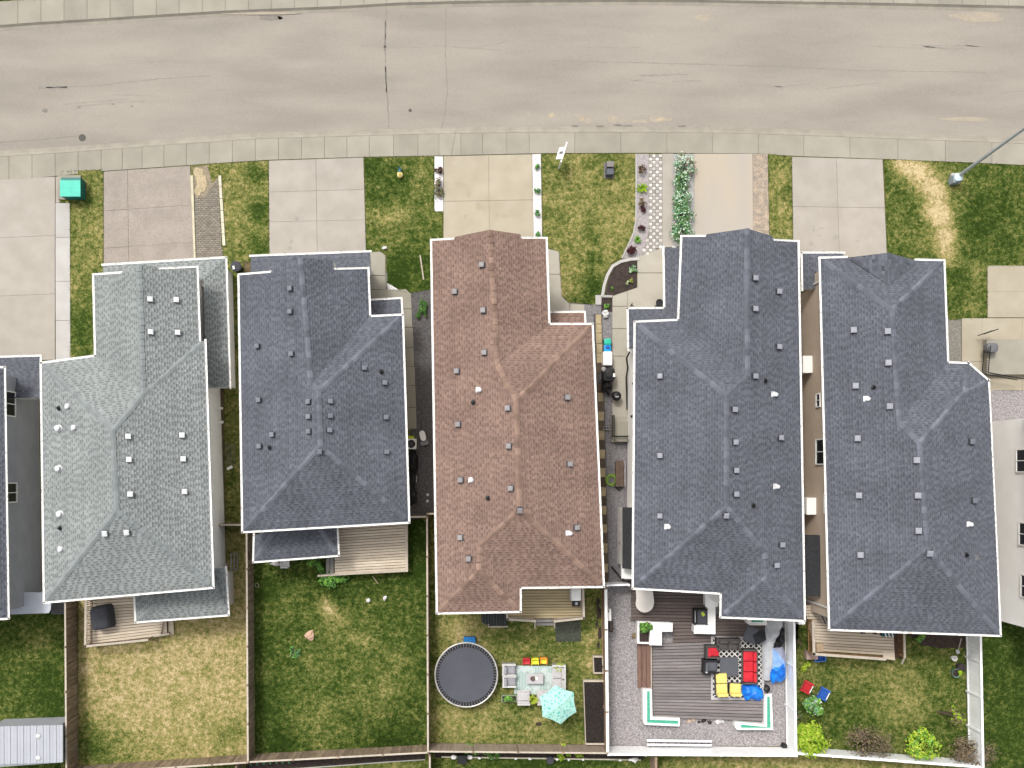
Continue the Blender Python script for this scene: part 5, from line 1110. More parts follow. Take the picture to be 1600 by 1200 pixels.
# low shed roof, porch and awning at the left edge
t = thing('garden_shed', 'grey ribbed metal shed in the bottom left corner', 'shed', tuple(at(45, 1165)))
MB().prism([at(*p, 2.2)[:2] for p in ((-20, 1138), (92, 1134), (94, 1192), (-20, 1200))], 0, 2.15).build('wall', m_grey_wall, t)
m_ribmetal = mat('pale_ribbed_metal', (0.33, 0.34, 0.37), (0.30, 0.31, 0.34), rough=.5, scale=1, rnd=.03)
for i in range(24):
    x = -24 + i * 5.1; MB().prism([at(*p, 2.3)[:2] for p in ((x, 1135.5 - i * .12), (x + 4.7, 1135.4 - i * .12), (x + 4.9, 1195.5 - i * .2), (x + .2, 1196 - i * .2))], 2.2, 2.3 + (i % 2) * .02).build('roof_panel', m_ribmetal, t)
for y_ in (1150, 1184): MB().lathe(at(60, y_, 2.33), [(.14, 0), (.14, .04), (.03, .1)], 10).build('roof_vent', m_hood, t)
t = thing('awning', 'white flat porch awning at the lower left edge', 'awning', tuple(at(20, 942)))
MB().prism([at(*p, 2.5)[:2] for p in ((-40, 924), (80, 926), (79, 952), (76, 958), (-40, 962))], 2.42, 2.5).build('canopy', mat('pale_blue_grey_panel', (0.42, 0.44, 0.48), (0.38, 0.40, 0.44), scale=1, rough=.5), t)
for x, y_ in ((74, 930), (72, 954), (-30, 955)): MB().tube([at(x, y_, 0), at(x, y_, 2.42)], .06, 8).build('post', m_white, t)
t = thing('stairs', 'dark slatted steps beside the white awning at the left fence', 'stairs', tuple(at(92, 948)))
for i in range(8): MB().box(at(91, 936 + i * 3.2, .9 - i * .1), (m(22), m(2.4), .05)).build('step', m_mgrey, t)
# small shed and cabinet against the fourth house
t = thing('garden_shed', 'slim white lean-to shed with near black roof against the house wall', 'shed', tuple(at(972, 838)))
sx0, sx1 = at(964.5, 0).x, at(982, 0).x; sy0, sy1 = at(0, 793).y, at(0, 884).y
sy0 = -(793 - Y0) / S; sy1 = -(882 - Y0) / S * 0.985
MB().prism([(sx0, sy0), (sx1 - .3, sy0), (sx1 - .3, sy1), (sx0, sy1)], 0.05, 2.35).build('wall', m_white, t)
MB().add([(sx0 - .06, sy0 + .1, 2.36), (sx1 - .22, sy0 + .1, 2.85), (sx1 - .22, sy1 - .1, 2.85), (sx0 - .06, sy1 - .1, 2.36), (sx0 - .06, sy0 + .1, 2.3), (sx1 - .22, sy0 + .1, 2.79), (sx1 - .22, sy1 - .1, 2.79), (sx0 - .06, sy1 - .1, 2.3)], [(3, 2, 1, 0), (4, 5, 6, 7), (0, 1, 5, 4), (2, 3, 7, 6), (3, 0, 4, 7), (1, 2, 6, 5)]).build('roof', MATS['near_black_shingle'], t)
MB().box((sx0 - .02, (sy0 + sy1) / 2, 1.2), (.04, .9, 1.9)).build('door', m_white, t); MB().box((sx0 - .07, (sy0 + sy1) / 2 - .35, 1.2), (.05, .05, .25)).build('handle', m_mgrey, t)
t = thing('cabinet', 'small white storage cabinet beyond the lean-to shed', 'cabinet', tuple(at(979, 894)))
MB().box(at(979, 893, .75), (.55, .75, 1.5)).build('body', m_white, t); MB().box(at(979, 893, 1.52), (.62, .82, .05)).build('lid', m_white, t)
# ------------------------------------------------------------------ plants
def leafy(name, label, cat, px, py, r, h, mts, n=300, ls=0.09, group=None, stems=5, sq=(1, 1), z0=0.0, hollow=0.55, open_=0.0, lean=(0, 0)):
    """Shrub or small tree: tapered stems and many leaf-sized folded faces spread through the crown."""
    zc = h * 0.62; p = at(px, py, z0 + zc); t = thing(name, label, cat, (p.x - lean[0], p.y - lean[1], z0), group=group)
    R_ = m(r); rng = random.Random(int(px * 31 + py)); sb = MB()
    for i in range(stems):
        a = rng.uniform(0, 2 * PI); q = rng.uniform(.2, .8) * R_
        sb.tube([(p.x - lean[0] + .03 * math.cos(a), p.y - lean[1] + .03 * math.sin(a), z0 - .02), (p.x - lean[0] * .4 + q * .45 * math.cos(a), p.y - lean[1] * .4 + q * .45 * math.sin(a), z0 + h * .45), (p.x + q * math.cos(a) * sq[0], p.y + q * math.sin(a) * sq[1], z0 + h * rng.uniform(.7, .95))], 0.022 + 0.012 * R_, 5, r2=0.006)
    sb.build('stem', m_bark, t)
    cl = [(rng.uniform(0, 2 * PI), rng.uniform(.15, 1), rng.uniform(-1, 1)) for _ in range(max(6, n // 26))]
    vs = []; fs = []; mi = []
    for i in range(n):
        ca, cr, cz = rng.choice(cl); lump = .34
        th = ca; rr = math.sqrt(cr) * .82
        x = rr * math.cos(th) * math.sqrt(max(0.05, 1 - cz * cz * .6)) + rng.gauss(0, lump * .5); y_ = rr * math.sin(th) * math.sqrt(max(0.05, 1 - cz * cz * .6)) + rng.gauss(0, lump * .5); zz = cz * .75 + rng.gauss(0, .2)
        L_ = math.sqrt(x * x + y_ * y_)
        if L_ > 1.12: x, y_ = x / L_ * 1.05, y_ / L_ * 1.05
        c = Vector((p.x + x * R_ * sq[0], p.y + y_ * R_ * sq[1], max(z0 + .03, z0 + zc + zz * h * .42)))
        nrm = (Vector((x * .8, y_ * .8, .55 + .35 * zz)) + Vector((rng.uniform(-.6, .6), rng.uniform(-.6, .6), rng.uniform(-.3, .5)))).normalized()
        a = nrm.orthogonal().normalized(); a = (Matrix.Rotation(rng.uniform(0, 2 * PI), 3, nrm) @ a); b = nrm.cross(a)
        l = ls * rng.uniform(.6, 1.35); w_ = l * .5; k = len(vs)
        vs += [c - a * l, c + b * w_ - nrm * l * .12, c + a * l, c - b * w_ - nrm * l * .12, c + nrm * l * .14]
        fs += [(k, k + 1, k + 4), (k + 1, k + 2, k + 4), (k + 2, k + 3, k + 4), (k + 3, k, k + 4)]; q = rng.randrange(len(mts)); mi += [q] * 4
    me = bpy.data.meshes.new('foliage'); me.from_pydata([tuple(Vector(v) - t.location) for v in vs], [], fs)
    for q in mts: me.materials.append(q)
    me.polygons.foreach_set('material_index', mi)
    o = bpy.data.objects.new('foliage', me); COL.objects.link(o); o.parent = t
    return t

def spiky(name, label, px, py, r, mt, n=26, h=0.5, z0=0.0, group=None, pot=None):
    """Rosette of long narrow arching leaves, each folded along its middle."""
    p = at(px, py, z0 + h * .6); t = thing(name, label, 'plant', (p.x, p.y, z0), group=group); b = MB(); rng = random.Random(int(px * 7 + py)); R_ = m(r)
    if pot: MB().lathe((p.x, p.y, z0), [(.12, 0), (.17, .24), (.19, .24), (.19, .28), (.15, .28), (.14, .22)], 12).build('pot', pot, t); z0 += .24
    for i in range(n):
        a = 2 * PI * i / n + rng.uniform(-.2, .2); l = R_ * rng.uniform(.6, 1.08); u = Vector((math.cos(a), math.sin(a), 0)); s_ = Vector((-u.y, u.x, 0)); w_ = .028 + .02 * R_; e = rng.uniform(.3, 1.0) * h
        q = Vector((p.x, p.y, z0)); pts = [(0, 0, w_ * .6), (.45, .8, w_), (.8, .9, w_ * .7), (1, .7, .003)]
        vs = []
        for f, zf, ww in pts: c = q + u * l * f + Vector((0, 0, e * zf)); vs += [c - s_ * ww, c - Vector((0, 0, ww * .5)), c + s_ * ww]
        fs = []
        for k in range(3):
            for j in range(2): fs.append((k * 3 + j, k * 3 + j + 1, k * 3 + j + 4, k * 3 + j + 3))
        b.add(vs, fs)
    b.build('leaves', mt, t); return t

# front beds
leafy('shrub', 'small brown twiggy shrub nearest the pavement in the white rock strip', 'shrub', 685, 264, 7, .5, [m_brleaf, m_redleaf], 180, .07)
leafy('shrub', 'larger brown twiggy shrub between white rocks beside the cream driveway', 'shrub', 685.5, 296, 8, .6, [m_brleaf, m_brleaf, m_dgreen], 330, .07, sq=(1, 2.3))
for y_, lab in ((259, 'small green plant nearest the pavement in the white rock strip'), (296, 'second small green plant from the pavement in the white rock strip'), (332, 'third small green plant from the pavement in the white rock strip'), (366, 'small green plant by the brown roof corner in the white rock strip')):
    leafy('plant', lab, 'plant', 838.5 + (y_ - 259) * .02, y_, 5.5, .35, [m_dgreen, m_green, m_mintleaf], 110, .07, group='plants in the white rock strip', stems=2)
leafy('shrub', 'bare purple brown shrub at the pavement end of the mauve gravel strip', 'shrub', 1003, 264, 7.5, .5, [m_brleaf, m_redleaf], 200, .06)
spiky('plant', 'spiky green plant between the two bare shrubs in mauve gravel', 1003.5, 294, 10, m_lime, 30, .4)
leafy('shrub', 'dry brown shrub in the middle of the mauve gravel strip', 'shrub', 1004, 316, 7.5, .5, [m_brleaf], 170, .06); leafy('shrub', 'low dark red ring shaped shrub below the dry brown shrub', 'shrub', 1003, 328, 6, .35, [m_redleaf], 150, .06)
leafy('shrub', 'small dark red shrub above the bright green tuft', 'shrub', 1003, 356, 6, .4, [m_redleaf], 190, .06); spiky('plant', 'bright green round tuft between two dark red shrubs', 996.5, 374, 6.5, m_green, 34, .35)
leafy('shrub', 'largest dark red shrub near the curved white curb', 'shrub', 986.5, 390, 8.5, .5, [m_redleaf], 300, .065)
leafy('plant', 'pale green mound plant at the corner of the dark mulch bed', 'plant', 989.5, 420.5, 6.5, .3, [m_mintleaf, m_wleaf, m_green], 200, .06, stems=2)
leafy('plant', 'cream leaved clump in the dark mulch bed', 'plant', 980, 441, 3, .25, [m_wleaf, m_limeb], 50, .06, stems=2); leafy('plant', 'small olive clump beside the cream leaved one in mulch', 'plant', 987, 439, 4, .25, [m_brleaf, m_lime], 50, .06, stems=2)
leafy('plant', 'small green clump at the lower end of the mulch bed', 'plant', 956, 451, 3, .25, [m_dgreen, m_green], 45, .06, stems=2); leafy('plant', 'green plant in the little bed above the white boulder', 'plant', 948, 478, 5, .35, [m_green, m_dgreen], 90, .07, stems=2)
for i, (y_, s_, lab) in enumerate(((258, 15, 'top'), (284, 12, 'b'), (310, 14, 'c'), (336, 16, 'd'), (362, 16, 'e'))):
    L_ = ['dull grey green shrub at the pavement end of the white flowering row', 'narrow shrub with whitish leaves second in the row beside the driveway', 'middle shrub of the whitish leaved row beside the driveway', 'full green shrub fourth in the whitish leaved row', 'dense green shrub of the row nearest the dark roof'][i]
    leafy('shrub', L_, 'shrub', 1067 + (4 if i == 0 else -2 if i == 1 else 0), y_, s_ * 1.18, .8, [m_mintleaf, m_wleaf, m_dgreen, m_dgreen] if i else [m_mintleaf, m_brleaf, m_wleaf], 620, .08, group='whitish shrubs between walk and driveway', sq=(1, 1.15))
# side bed and last garden
leafy('shrub', 'blue green leafy shrub below the red and blue garden chairs', 'shrub', 1271, 1105, 16, 1.0, [m_green, m_green, m_wleaf, m_mintleaf], 460, .11)
leafy('shrub', 'round bright yellow green shrub in the corner of the white fences', 'shrub', 1268, 1157, 27, 1.7, [m_lime, m_limeb, m_lime], 1050, .13)
leafy('shrub', 'wide bare brown shrub overhanging the rear white fence', 'shrub', 1358, 1163, 40, 1.6, [m_brleaf, m_brleaf, m_bark], 1150, .075, stems=26, sq=(1, .72))
leafy('shrub', 'bright lime green leafy shrub against the rear white fence', 'shrub', 1442, 1166, 26, 1.8, [m_lime, m_green, m_limeb], 640, .13, stems=9)
leafy('shrub', 'brown twiggy shrub across the corner of the right white fence', 'shrub', 1522, 1178, 36, 1.6, [m_brleaf, m_brleaf, m_bark], 1100, .075, stems=24, sq=(1, .8))
leafy('young_tree', 'thin leaning young tree with sparse lime leaves by the right fence', 'tree', 1496, 1117, 14, 2.2, [m_lime, m_brleaf], 180, .09, stems=6, lean=(.55, .15))
leafy('shrub', 'small green bush at the left end of the brown garden bed', 'shrub', 1438, 999, 9, .7, [m_dgreen, m_green], 220, .08)
leafy('plant', 'yellowish low shrub on the lawn below the plank deck', 'plant', 1259, 1042, 10, .35, [m_lime, m_limeb], 170, .07)
leafy('plant', 'dark clump under the young fence corner shrub', 'plant', 1247, 1117, 8, .5, [m_brleaf, m_dgreen], 130, .07)
leafy('plant', 'leafy green plant in the white planter on the dark deck edge', 'plant', 1009, 981, 10, .8, [m_green, m_dgreen], 320, .10, z0=.55)
leafy('plant', 'weedy plants in the lush lawn', 'plant', 460, 1020, 14, .25, [m_dgreen, m_green, m_mintleaf], 90, .08)
leafy('plant', 'rank weeds growing at the foot of the wide plank deck', 'plant', 520, 903, 22, .5, [m_green, m_dgreen], 420, .12, sq=(1.3, .7), stems=8)
leafy('plant', 'weed clump beside the pale stair board of the plank deck', 'plant', 492, 884, 14, .4, [m_green, m_dgreen], 200, .1)
leafy('shrub', 'dark low plant against the walk near the dark gravel', 'shrub', 661, 481, 10, .4, [m_dgreen, m_dgreen], 220, .09, sq=(.8, 1.4)); leafy('plant', 'dark weed in the grey gravel beside the walk', 'plant', 653, 492, 5, .3, [m_dgreen], 70, .08)
for x, y_, r_ in ((770, 1176, 14), (880, 1175, 12), (905, 1175, 10), (735, 1174, 12)):
    leafy('shrub', {770: 'green bush behind the trampoline yard fence', 880: 'bright lime bush behind the rear fence', 905: 'small lime bush right of the bright one behind the fence', 735: 'dark leafy bush beside the black box behind the fence'}[x], 'shrub', x, y_, r_, .6, [m_lime, m_limeb] if x in (880, 905) else [m_dgreen, m_green], 240, .09)
spiky('plant', 'spiky yellow green plant at the sofa corner', 874, 1042, 9, m_limeb, 26, .6, pot=m_mgrey); spiky('plant', 'spiky yellow green plant between the grey lounge seats', 833, 1093, 9, m_limeb, 26, .6, pot=m_mgrey)
leafy('plant', 'leafy vegetables growing in the pale trough below the lounge chairs', 'plant', 795.5, 1092, 7, .3, [m_dgreen, m_green, m_green], 260, .08, sq=(1.35, .6), z0=.3)
leafy('plant', 'dark plant in the mulch bed behind the tan deck', 'plant', 1250, 1003, 5, .3, [m_brleaf], 40, .07)
# ------------------------------------------------------------------ front things
t = thing('utility_box', 'teal green electrical transformer box on the verge', 'utility box', tuple(at(109, 292)))

c = at(110, 291, .95); W_, D_ = m(32), m(31)
MB().box(at(109, 293, .06), (W_ * 1.1, D_ * 1.22, .12)).build('pad', m_curb, t)
MB().box((c.x, c.y - .02, .5), (W_ * .93, D_ * .93, .78)).build('cabinet', m_teal_dark, t)
MB().box((c.x - .02, c.y + .13, .915), (W_ * .98, D_ * .38, .07)).build('lid', m_teal, t); MB().box((c.x - .02, c.y - .36, .905), (W_ * .98, D_ * .42, .07)).build('lid', m_teal, t)
MB().box((c.x + .1, c.y - D_ * .47, .62), (.3, .02, .12)).build('label_plate', m_white, t)
t = thing('utility_pedestal', 'dark grey two part utility pedestal on the dry front lawn', 'utility box', tuple(at(954, 262)))
c = at(954, 261, .7); MB().box((c.x, c.y + .22, .31), (.44, .36, .62), taper=.93).build('upper_box', mat('warm_grey_plastic', (.17, .155, .15), rough=.6), t); MB().box((c.x, c.y - .2, .26), (.46, .4, .52), taper=.9).build('lower_box', mat('cool_grey_plastic', (.075, .08, .095), rough=.6), t)
MB().box((c.x, c.y, .03), (.6, .95, .06)).build('pad', m_mgrey, t)
t = thing('sign', 'white hanging sign on a white post at the lawn edge', 'sign', tuple(at(873, 264)))
b0 = at(873.5, 263); MB().box((b0.x, b0.y, .95), (.09, .09, 1.9)).build('post', m_white, t)
u = Vector((0.30, 1, 0)).normalized(); rz = math.atan2(u.y, u.x)
MB().box(b0 + u * .42 + Vector((0, 0, 1.78)), (1.25, .07, .09), rz).build('arm', m_white, t)
rot = Matrix.Rotation(rz, 3, 'Z') @ Matrix.Rotation(math.radians(38), 3, 'X')
cc = b0 + u * .45 + Vector((-.14, .04, 1.42)); MB().box(cc, (.75, .03, .62), rot=rot).build('sign_panel', m_white, t)
MB().box(cc + rot @ Vector((.02, .022, .02)), (.16, .012, .32), rot=rot).box(cc + rot @ Vector((.02, -.022, .02)), (.16, .012, .32), rot=rot).build('printed_block', m_mgrey, t)
t = thing('garden_ornament', 'small blue and yellow garden ornament on the green front lawn', 'ornament', tuple(at(625, 271)))
c = at(625, 273, .2); MB().lathe((c.x, c.y, 0), [(.16, 0), (.19, .1), (.18, .26), (.1, .34), (.03, .36)], 14).build('body', mat('cream_yellow_plastic', (.60, .50, .20)), t); MB().lathe((c.x, c.y - .01, .33), [(.06, 0), (.05, .06), (.02, .09)], 8).build('knob', m_plora, t)
MB().lathe((c.x - .02, c.y + .2, 0), [(.17, 0), (.13, .22), (.08, .36), (.02, .46)], 4).build('hat', mat('sky_blue_plastic', (.14, .34, .44)), t); MB().box((c.x, c.y + .33, .2), (.12, .2, .3), .4).build('tail', mat('deep_blue_plastic', (.01, .06, .12)), t)
t = thing('street_lamp', 'tall pale grey street lamp standing in the grass beside the pavement', 'street lamp', tuple(at(1490, 278)))
b0 = at(1490.5, 280); MB().box(b0 + Vector((0, 0, .1)), (m(13), m(16), .24)).build('base', m_white_conc, t)
tp = b0 + Vector((0.35, 0.75, 8.6)); MB().tube([b0 + Vector((0, 0, .2)), b0.lerp(tp, .5), tp], .115, 10, r2=.065).build('pole', m_galv, t)
MB().tube([tp, tp + Vector((.25, .9, .25)), tp + Vector((.45, 1.9, .3))], .05, 8).build('arm', m_galv, t); MB().box(tp + Vector((.5, 2.2, .3)), (.3, .7, .12), -.25, taper=.8).build('lamp_head', m_galv, t)
t = thing('utility_pedestal', 'pale blue grey pedestal beside the foot of the street lamp', 'utility box', tuple(at(1497, 279)))
c = at(1499, 276, .8); MB().box((c.x - .05, c.y - .06, .32), (.46, .44, .64), .1).build('cabinet', mat('blue_grey_steel', (.24, .29, .33), rough=.5), t); MB().soft((c.x, c.y, .7), (.5, .48, .12), .14, .1).build('lid', mat('pale_blue_lid', (.46, .56, .60), rough=.5), t)
p0, p1 = at(656.5, 399, .1), at(662, 437, .06)
tag(MB().tube([p0, p1], .045, 6).build('wooden_pole', m_wood_cap), 'pale wooden pole lying on the grass by the brown roof', 'pole')
for x, y_, r_, lab in ((601, 387, 4, 'small pale stone at the grass edge above the concrete walk'),): tag(MB().blob(at(x, y_, .08), m(r_), (1, .7, .6), 10, .3, 3).build('rock', m_white_rock), lab, 'rock')
def bin_(name, label, px, py, r, h, mt, lid, extra=None, cat='bin'):
    c = at(px, py, h); t = thing(name, label, cat, (c.x, c.y, 0)); q = m(r)
    MB().lathe((c.x, c.y, 0), [(q * .8, 0), (q * .96, h - .06), (q * 1.02, h - .05)], 14).build('body', mt, t); MB().lathe((c.x, c.y, h - .05), [(q * 1.06, 0), (q * 1.06, .05), (q * .8, .09), (q * .2, .11)], 14).build('lid', lid, t); return t
t = bin_('waste_bin', 'black lidded bin with a pale sticker at the grey green roof corner', 368.5, 416, 8, .95, m_black, m_char); c = at(365, 418, 1.05); MB().box((c.x, c.y, 1.05), (.12, .2, .01), .2).build('sticker', m_white, t)
t = thing('flower_pot', 'round black pot under the dark porch roof by the walk', 'pot', tuple(at(1030, 473))); c = at(1030.5, 472.5, .4); MB().lathe((c.x, c.y, 0), [(.15, 0), (.2, .38), (.22, .4), (.17, .4), (.15, .34)], 14).build('pot', m_black, t); MB().box((c.x - .02, c.y - .23, .05), (.4, .2, .1)).build('saucer', m_char, t)
t = thing('plant_stand', 'small black folding stand on the walk before the porch roof', 'stand', tuple(at(987, 477)))
for dx in (-.07, .07): MB().tube([at(987, 475, .45), at(987, 479, 0) + Vector((dx * 1.6, 0, 0))], .02, 5).build('leg', m_black, t)
MB().tube([at(988, 473, .3), at(986.5, 479.5, 0.02)], .02, 5).build('leg', m_black, t)
# passage between second and third house
t = thing('storage_bin', 'yellow lidded tub against the wall beside the walk end', 'tub', tuple(at(641, 687))); c = at(640, 687, .4); MB().box((c.x, c.y, .2), (.5, .4, .4), taper=1.06).build('body', m_plyel, t); MB().box((c.x, c.y, .42), (.56, .46, .05)).build('lid', mat('lime_lid', (.45, .5, .03)), t)
t = thing('air_conditioner', 'white square air conditioner with black fan against the second house', 'air conditioner', tuple(at(643, 693))); c = at(642.5, 693.5, .75); MB().box((c.x, c.y, .37), (.62, .62, .74)).build('case', m_white, t); MB().lathe((c.x, c.y, .742), [(.25, 0), (.25, .02), (.04, .03)], 18).build('fan_grille', m_black, t); MB().box((c.x, c.y, .785), (.5, .03, .02), .7).box((c.x, c.y, .787), (.03, .5, .02), .7).build('fan_guard', m_mgrey, t)
t = thing('toddler_slide', 'white oval plastic tub on grey base standing on dark gravel', 'tub', tuple(at(661, 684))); c = at(660.5, 681, .5); MB().soft((c.x, c.y, .42), (.36, .66, .2), .16, .25, puff=-.04).build('basin', m_white, t); MB().soft((c.x + .08, c.y - .42, .12), (.5, .3, .24), .1, .2).build('base', m_dovegrey, t); MB().tube([(c.x, c.y, .02), (c.x, c.y, .34)], .1, 8).build('leg', m_dovegrey, t)
t['label'] = 'white oval plastic tub standing on the dark gravel'; t.name = 'plastic_tub'
t = thing('meter_box', 'white utility meter box on the wall of the brown house', 'meter box', tuple(at(677, 697))); c = at(678, 697, 1.2); MB().box((c.x + .18, c.y, 1.2), (.3, .62, .8)).build('case', m_white, t); MB().box((c.x + .02, c.y, 1.2), (.02, .4, .5)).build('door', m_mgrey, t)
t = thing('bicycle_cover', 'black tarpaulin bundle along the wall of the second house', 'tarpaulin', tuple(at(645, 735))); MB().blob(at(646, 722, .3), .42, (.7, 1.7, .8), 12, .3, 4).blob(at(645, 745, .25), .36, (.6, 1.9, .7), 12, .3, 9).build('bundle', m_black, t); t.name = 'tarpaulin_bundle'
t = thing('storage_bin', 'small white box on the dark gravel beside the black bundle', 'box', tuple(at(647, 748))); c = at(647.5, 748.5, .3); MB().box((c.x, c.y, .14), (.24, .34, .28)).build('body', m_white, t); MB().box((c.x, c.y, .295), (.27, .37, .03)).build('lid', m_white, t)
tag(MB().tube([at(645, 790, .06), at(648, 784, .06)], .05, 6).build('log', m_stone), 'short pale log on the dark gravel near the gate', 'log')
for x, y_, r_, lab in ((668, 773, 2, 'upper of two small white stones in the dark gravel'), (668, 783, 2.4, 'lower of two small white stones in the dark gravel')): tag(MB().blob(at(x, y_, .05), m(r_), (1, 1, .6), 8, .2, x + y_).build('rock', m_white_rock), lab, 'rock')
tag(MB().blob(at(645, 776, .2), .4, (.8, 1.2, .6), 10, .3, 5).build('tarpaulin_bundle', m_black), 'small black bundle against the wall near the gate', 'tarpaulin')
# passage between first and second house
t = thing('wire_cage', 'bent wire cage with white end against the pale wall', 'cage', tuple(at(358, 712)))
for k in range(4): MB().tube([at(353 + k * 4, 694, .5 - .1 * k), at(354 + k * 4, 728, .5 - .1 * k)], .015, 5).build('wire', m_mgrey, t)
for k in range(3): MB().tube([at(353, 696 + k * 14, .5), at(365, 697 + k * 14, .2)], .015, 5).build('wire', m_mgrey, t)
MB().box(at(359, 731, .3), (.35, .16, .1), .5).build('end_cap', m_white, t)
t = thing('trellis', 'white metal garden gate panel leaning on the pale wall', 'trellis', tuple(at(366, 875)))
for k in range(3): MB().tube([at(361 + k * 5, 865, 1.0 - .3 * k), at(361 + k * 5, 892, 1.0 - .3 * k)], .03, 5).build('bar', m_dovegrey, t)
for k in range(3): MB().tube([at(361, 865 + k * 12, 1.0), at(371, 865 + k * 12, .4)], .03, 5).build('bar', m_dovegrey, t)
# passage beside the fourth house
tag(MB().blob(at(946.5, 490, .2), m(5), (1, 1, .8), 12, .35, 2).build('rock', mat('white_boulder', (.55, .55, .54), (.42, .42, .41), scale=5)), 'white boulder below the little planted bed', 'rock')
t = thing('toy_car', 'turquoise and blue ride-on toy beside the concrete walk', 'toy', tuple(at(949.5, 541))); c = at(949.5, 540, .45); MB().soft((c.x, c.y + .24, .3), (.44, .4, .36), .1).build('hood', mat('turquoise_plastic', (.02, .42, .30), rough=.4), t); MB().soft((c.x, c.y - .16, .28), (.42, .5, .3), .1).build('seat', mat('bright_blue_plastic', (.01, .32, .72), rough=.4), t); MB().soft((c.x, c.y - .1, .44), (.24, .24, .1), .06).build('cushion', m_plblue, t)
for dx in (-.2, .2):
    for dy in (-.3, .3): MB().tube([(c.x + dx - .04, c.y + dy, .12), (c.x + dx + .04, c.y + dy, .12)], .12, 10).build('wheel', m_black, t)
t = thing('cooler', 'white rectangular cool box beside the ride-on toy', 'cool box', tuple(at(949.5, 561))); c = at(949.5, 560, .8); MB().box((c.x, c.y, .36), (.52, .78, .72), taper=1.05).build('body', m_white, t); MB().soft((c.x, c.y, .77), (.56, .84, .1), .06, puff=.01).build('lid', m_white, t)
t = thing('barbecue', 'black covered barbecue on the walk beside the white cool box', 'barbecue', tuple(at(952, 586))); c = at(952, 585, 1.0); MB().soft((c.x, c.y, .55), (.72, .85, .95), .15).build('cover', m_black, t); MB().soft((c.x, c.y, 1.02), (.5, .5, .12), .12).build('hood', m_black, t); MB().box((c.x + .28, c.y - .05, 1.075), (.12, .22, .02)).build('label_plate', m_white, t); MB().blob((c.x - .33, c.y + .3, .95), .14, (1, 1.2, .8), 8, .3, 8).build('rag', m_ltgrey, t)
tag(MB().blob(at(947, 605, .35), .36, (.9, 1.2, 1), 12, .35, 11).blob(at(946.5, 598, .25), .28, (1, 1.1, .9), 10, .3, 6).build('bin_bag', m_black), 'black bin bag slumped below the covered barbecue', 'bag')
t = thing('kettle_grill', 'small black kettle grill with white tag on the concrete walk', 'grill', tuple(at(964, 620))); c = at(963.5, 618.5, .8); MB().lathe((c.x, c.y, .45), [(.1, 0), (.26, .12), (.3, .26), (.28, .32), (.2, .44), (.06, .5)], 16).build('bowl', m_black, t); MB().box((c.x, c.y - .05, .935), (.16, .08, .02)).build('tag_plate', m_white, t)
for a in (.6, 2.4, 3.9, 5.5): MB().tube([(c.x + .15 * math.cos(a), c.y + .15 * math.sin(a), .5), (c.x + .3 * math.cos(a), c.y - .1 + .3 * math.sin(a), 0)], .02, 5).build('leg', m_black, t)
t = thing('porch_steps', 'concrete landing with steps and black metal railing at the white wall', 'steps', tuple(at(971, 672)))
for k, (ya, yb, z) in enumerate(((651, 659, .25), (659, 690, .5))): MB().prism([at(*p, z)[:2] for p in ((961, ya), (985, ya), (985, yb), (961, yb))], 0, z).build('step', m_walk, t)
MB().prism([at(*p, .3)[:2] for p in ((955, 653), (959.5, 653), (960, 687), (984, 687), (984, 690.5), (955.5, 690.5))], 0, .3).build('curb', m_curb, t)
P = [at(959.5, 649, 1.2), at(959.5, 681.5, 1.45), at(982, 681.5, 1.45)]
for a, b_ in zip(P, P[1:]):
    for dz in (0, -.75): MB().tube([a + Vector((0, 0, dz)), b_ + Vector((0, 0, dz))], .03, 6).build('handrail', m_black, t)
    n_ = int((b_ - a).length / .13)
    for k in range(n_): q = a.lerp(b_, (k + .5) / n_); MB().tube([q, q - Vector((0, 0, .78))], .013, 4).build('baluster', m_black, t)
for q in P: MB().tube([q + Vector((0, 0, .04)), Vector((q.x, q.y, .3))], .03, 6).build('post', m_black, t)
t = thing('cinder_block', 'pale hollow concrete block on the gravel beside the porch steps', 'block', tuple(at(948, 669))); c = at(948, 669, .2)
b = MB()
for dy in (-.085, .085): b.box((c.x, c.y + dy, .1), (.39, .03, .2))
for dx in (-.18, 0, .18): b.box((c.x + dx, c.y, .1), (.03, .139, .198))
b.build('shell', m_white_conc, t)
t = thing('garden_hose', 'coil of bright green garden hose on the grey gravel', 'hose', tuple(at(954, 750))); c = at(954, 750, .05); P = []
for k in range(110): a = k * .32; r_ = .34 - .12 * (k % 37) / 37 + .03 * math.sin(k * 1.7); P.append((c.x + r_ * math.cos(a), c.y + r_ * 1.1 * math.sin(a), .03 + .0022 * k))
P.append((c.x + .35, c.y + .5, .03)); MB().tube(P, .018, 5).build('hose', m_hose, t)
t = thing('crate', 'long brown wooden box leaning near the white wall', 'crate', tuple(at(970, 740))); c = at(968, 740, .4)
for k in range(3): MB().box((c.x - .16 + .16 * k, c.y, .4), (.15, 1.6, .03)).build('plank', mat('dark_crate_wood', (.11, .075, .055), (.08, .055, .04), rnd=.15, scale=4), t)
MB().box((c.x, c.y, .19), (.44, 1.5, .38)).build('frame', MATS['dark_crate_wood'], t); MB().tube([(c.x + .3, c.y + .75, .6), (c.x + .3, c.y - .75, .6)], .025, 5).build('handle', m_ltgrey, t)
t = thing('watering_can', 'small black watering can below the coiled hose', 'watering can', tuple(at(967, 762))); c = at(967, 762, .3); MB().lathe((c.x, c.y, 0), [(.13, 0), (.14, .26), (.1, .3), (.05, .3)], 12).build('body', m_black, t); MB().tube([(c.x - .1, c.y, .1), (c.x - .34, c.y + .02, .32)], .025, 6).build('spout', m_black, t); MB().tube([(c.x + .12, c.y, .08), (c.x + .22, c.y, .2), (c.x + .08, c.y, .33)], .015, 5).build('handle', m_black, t)
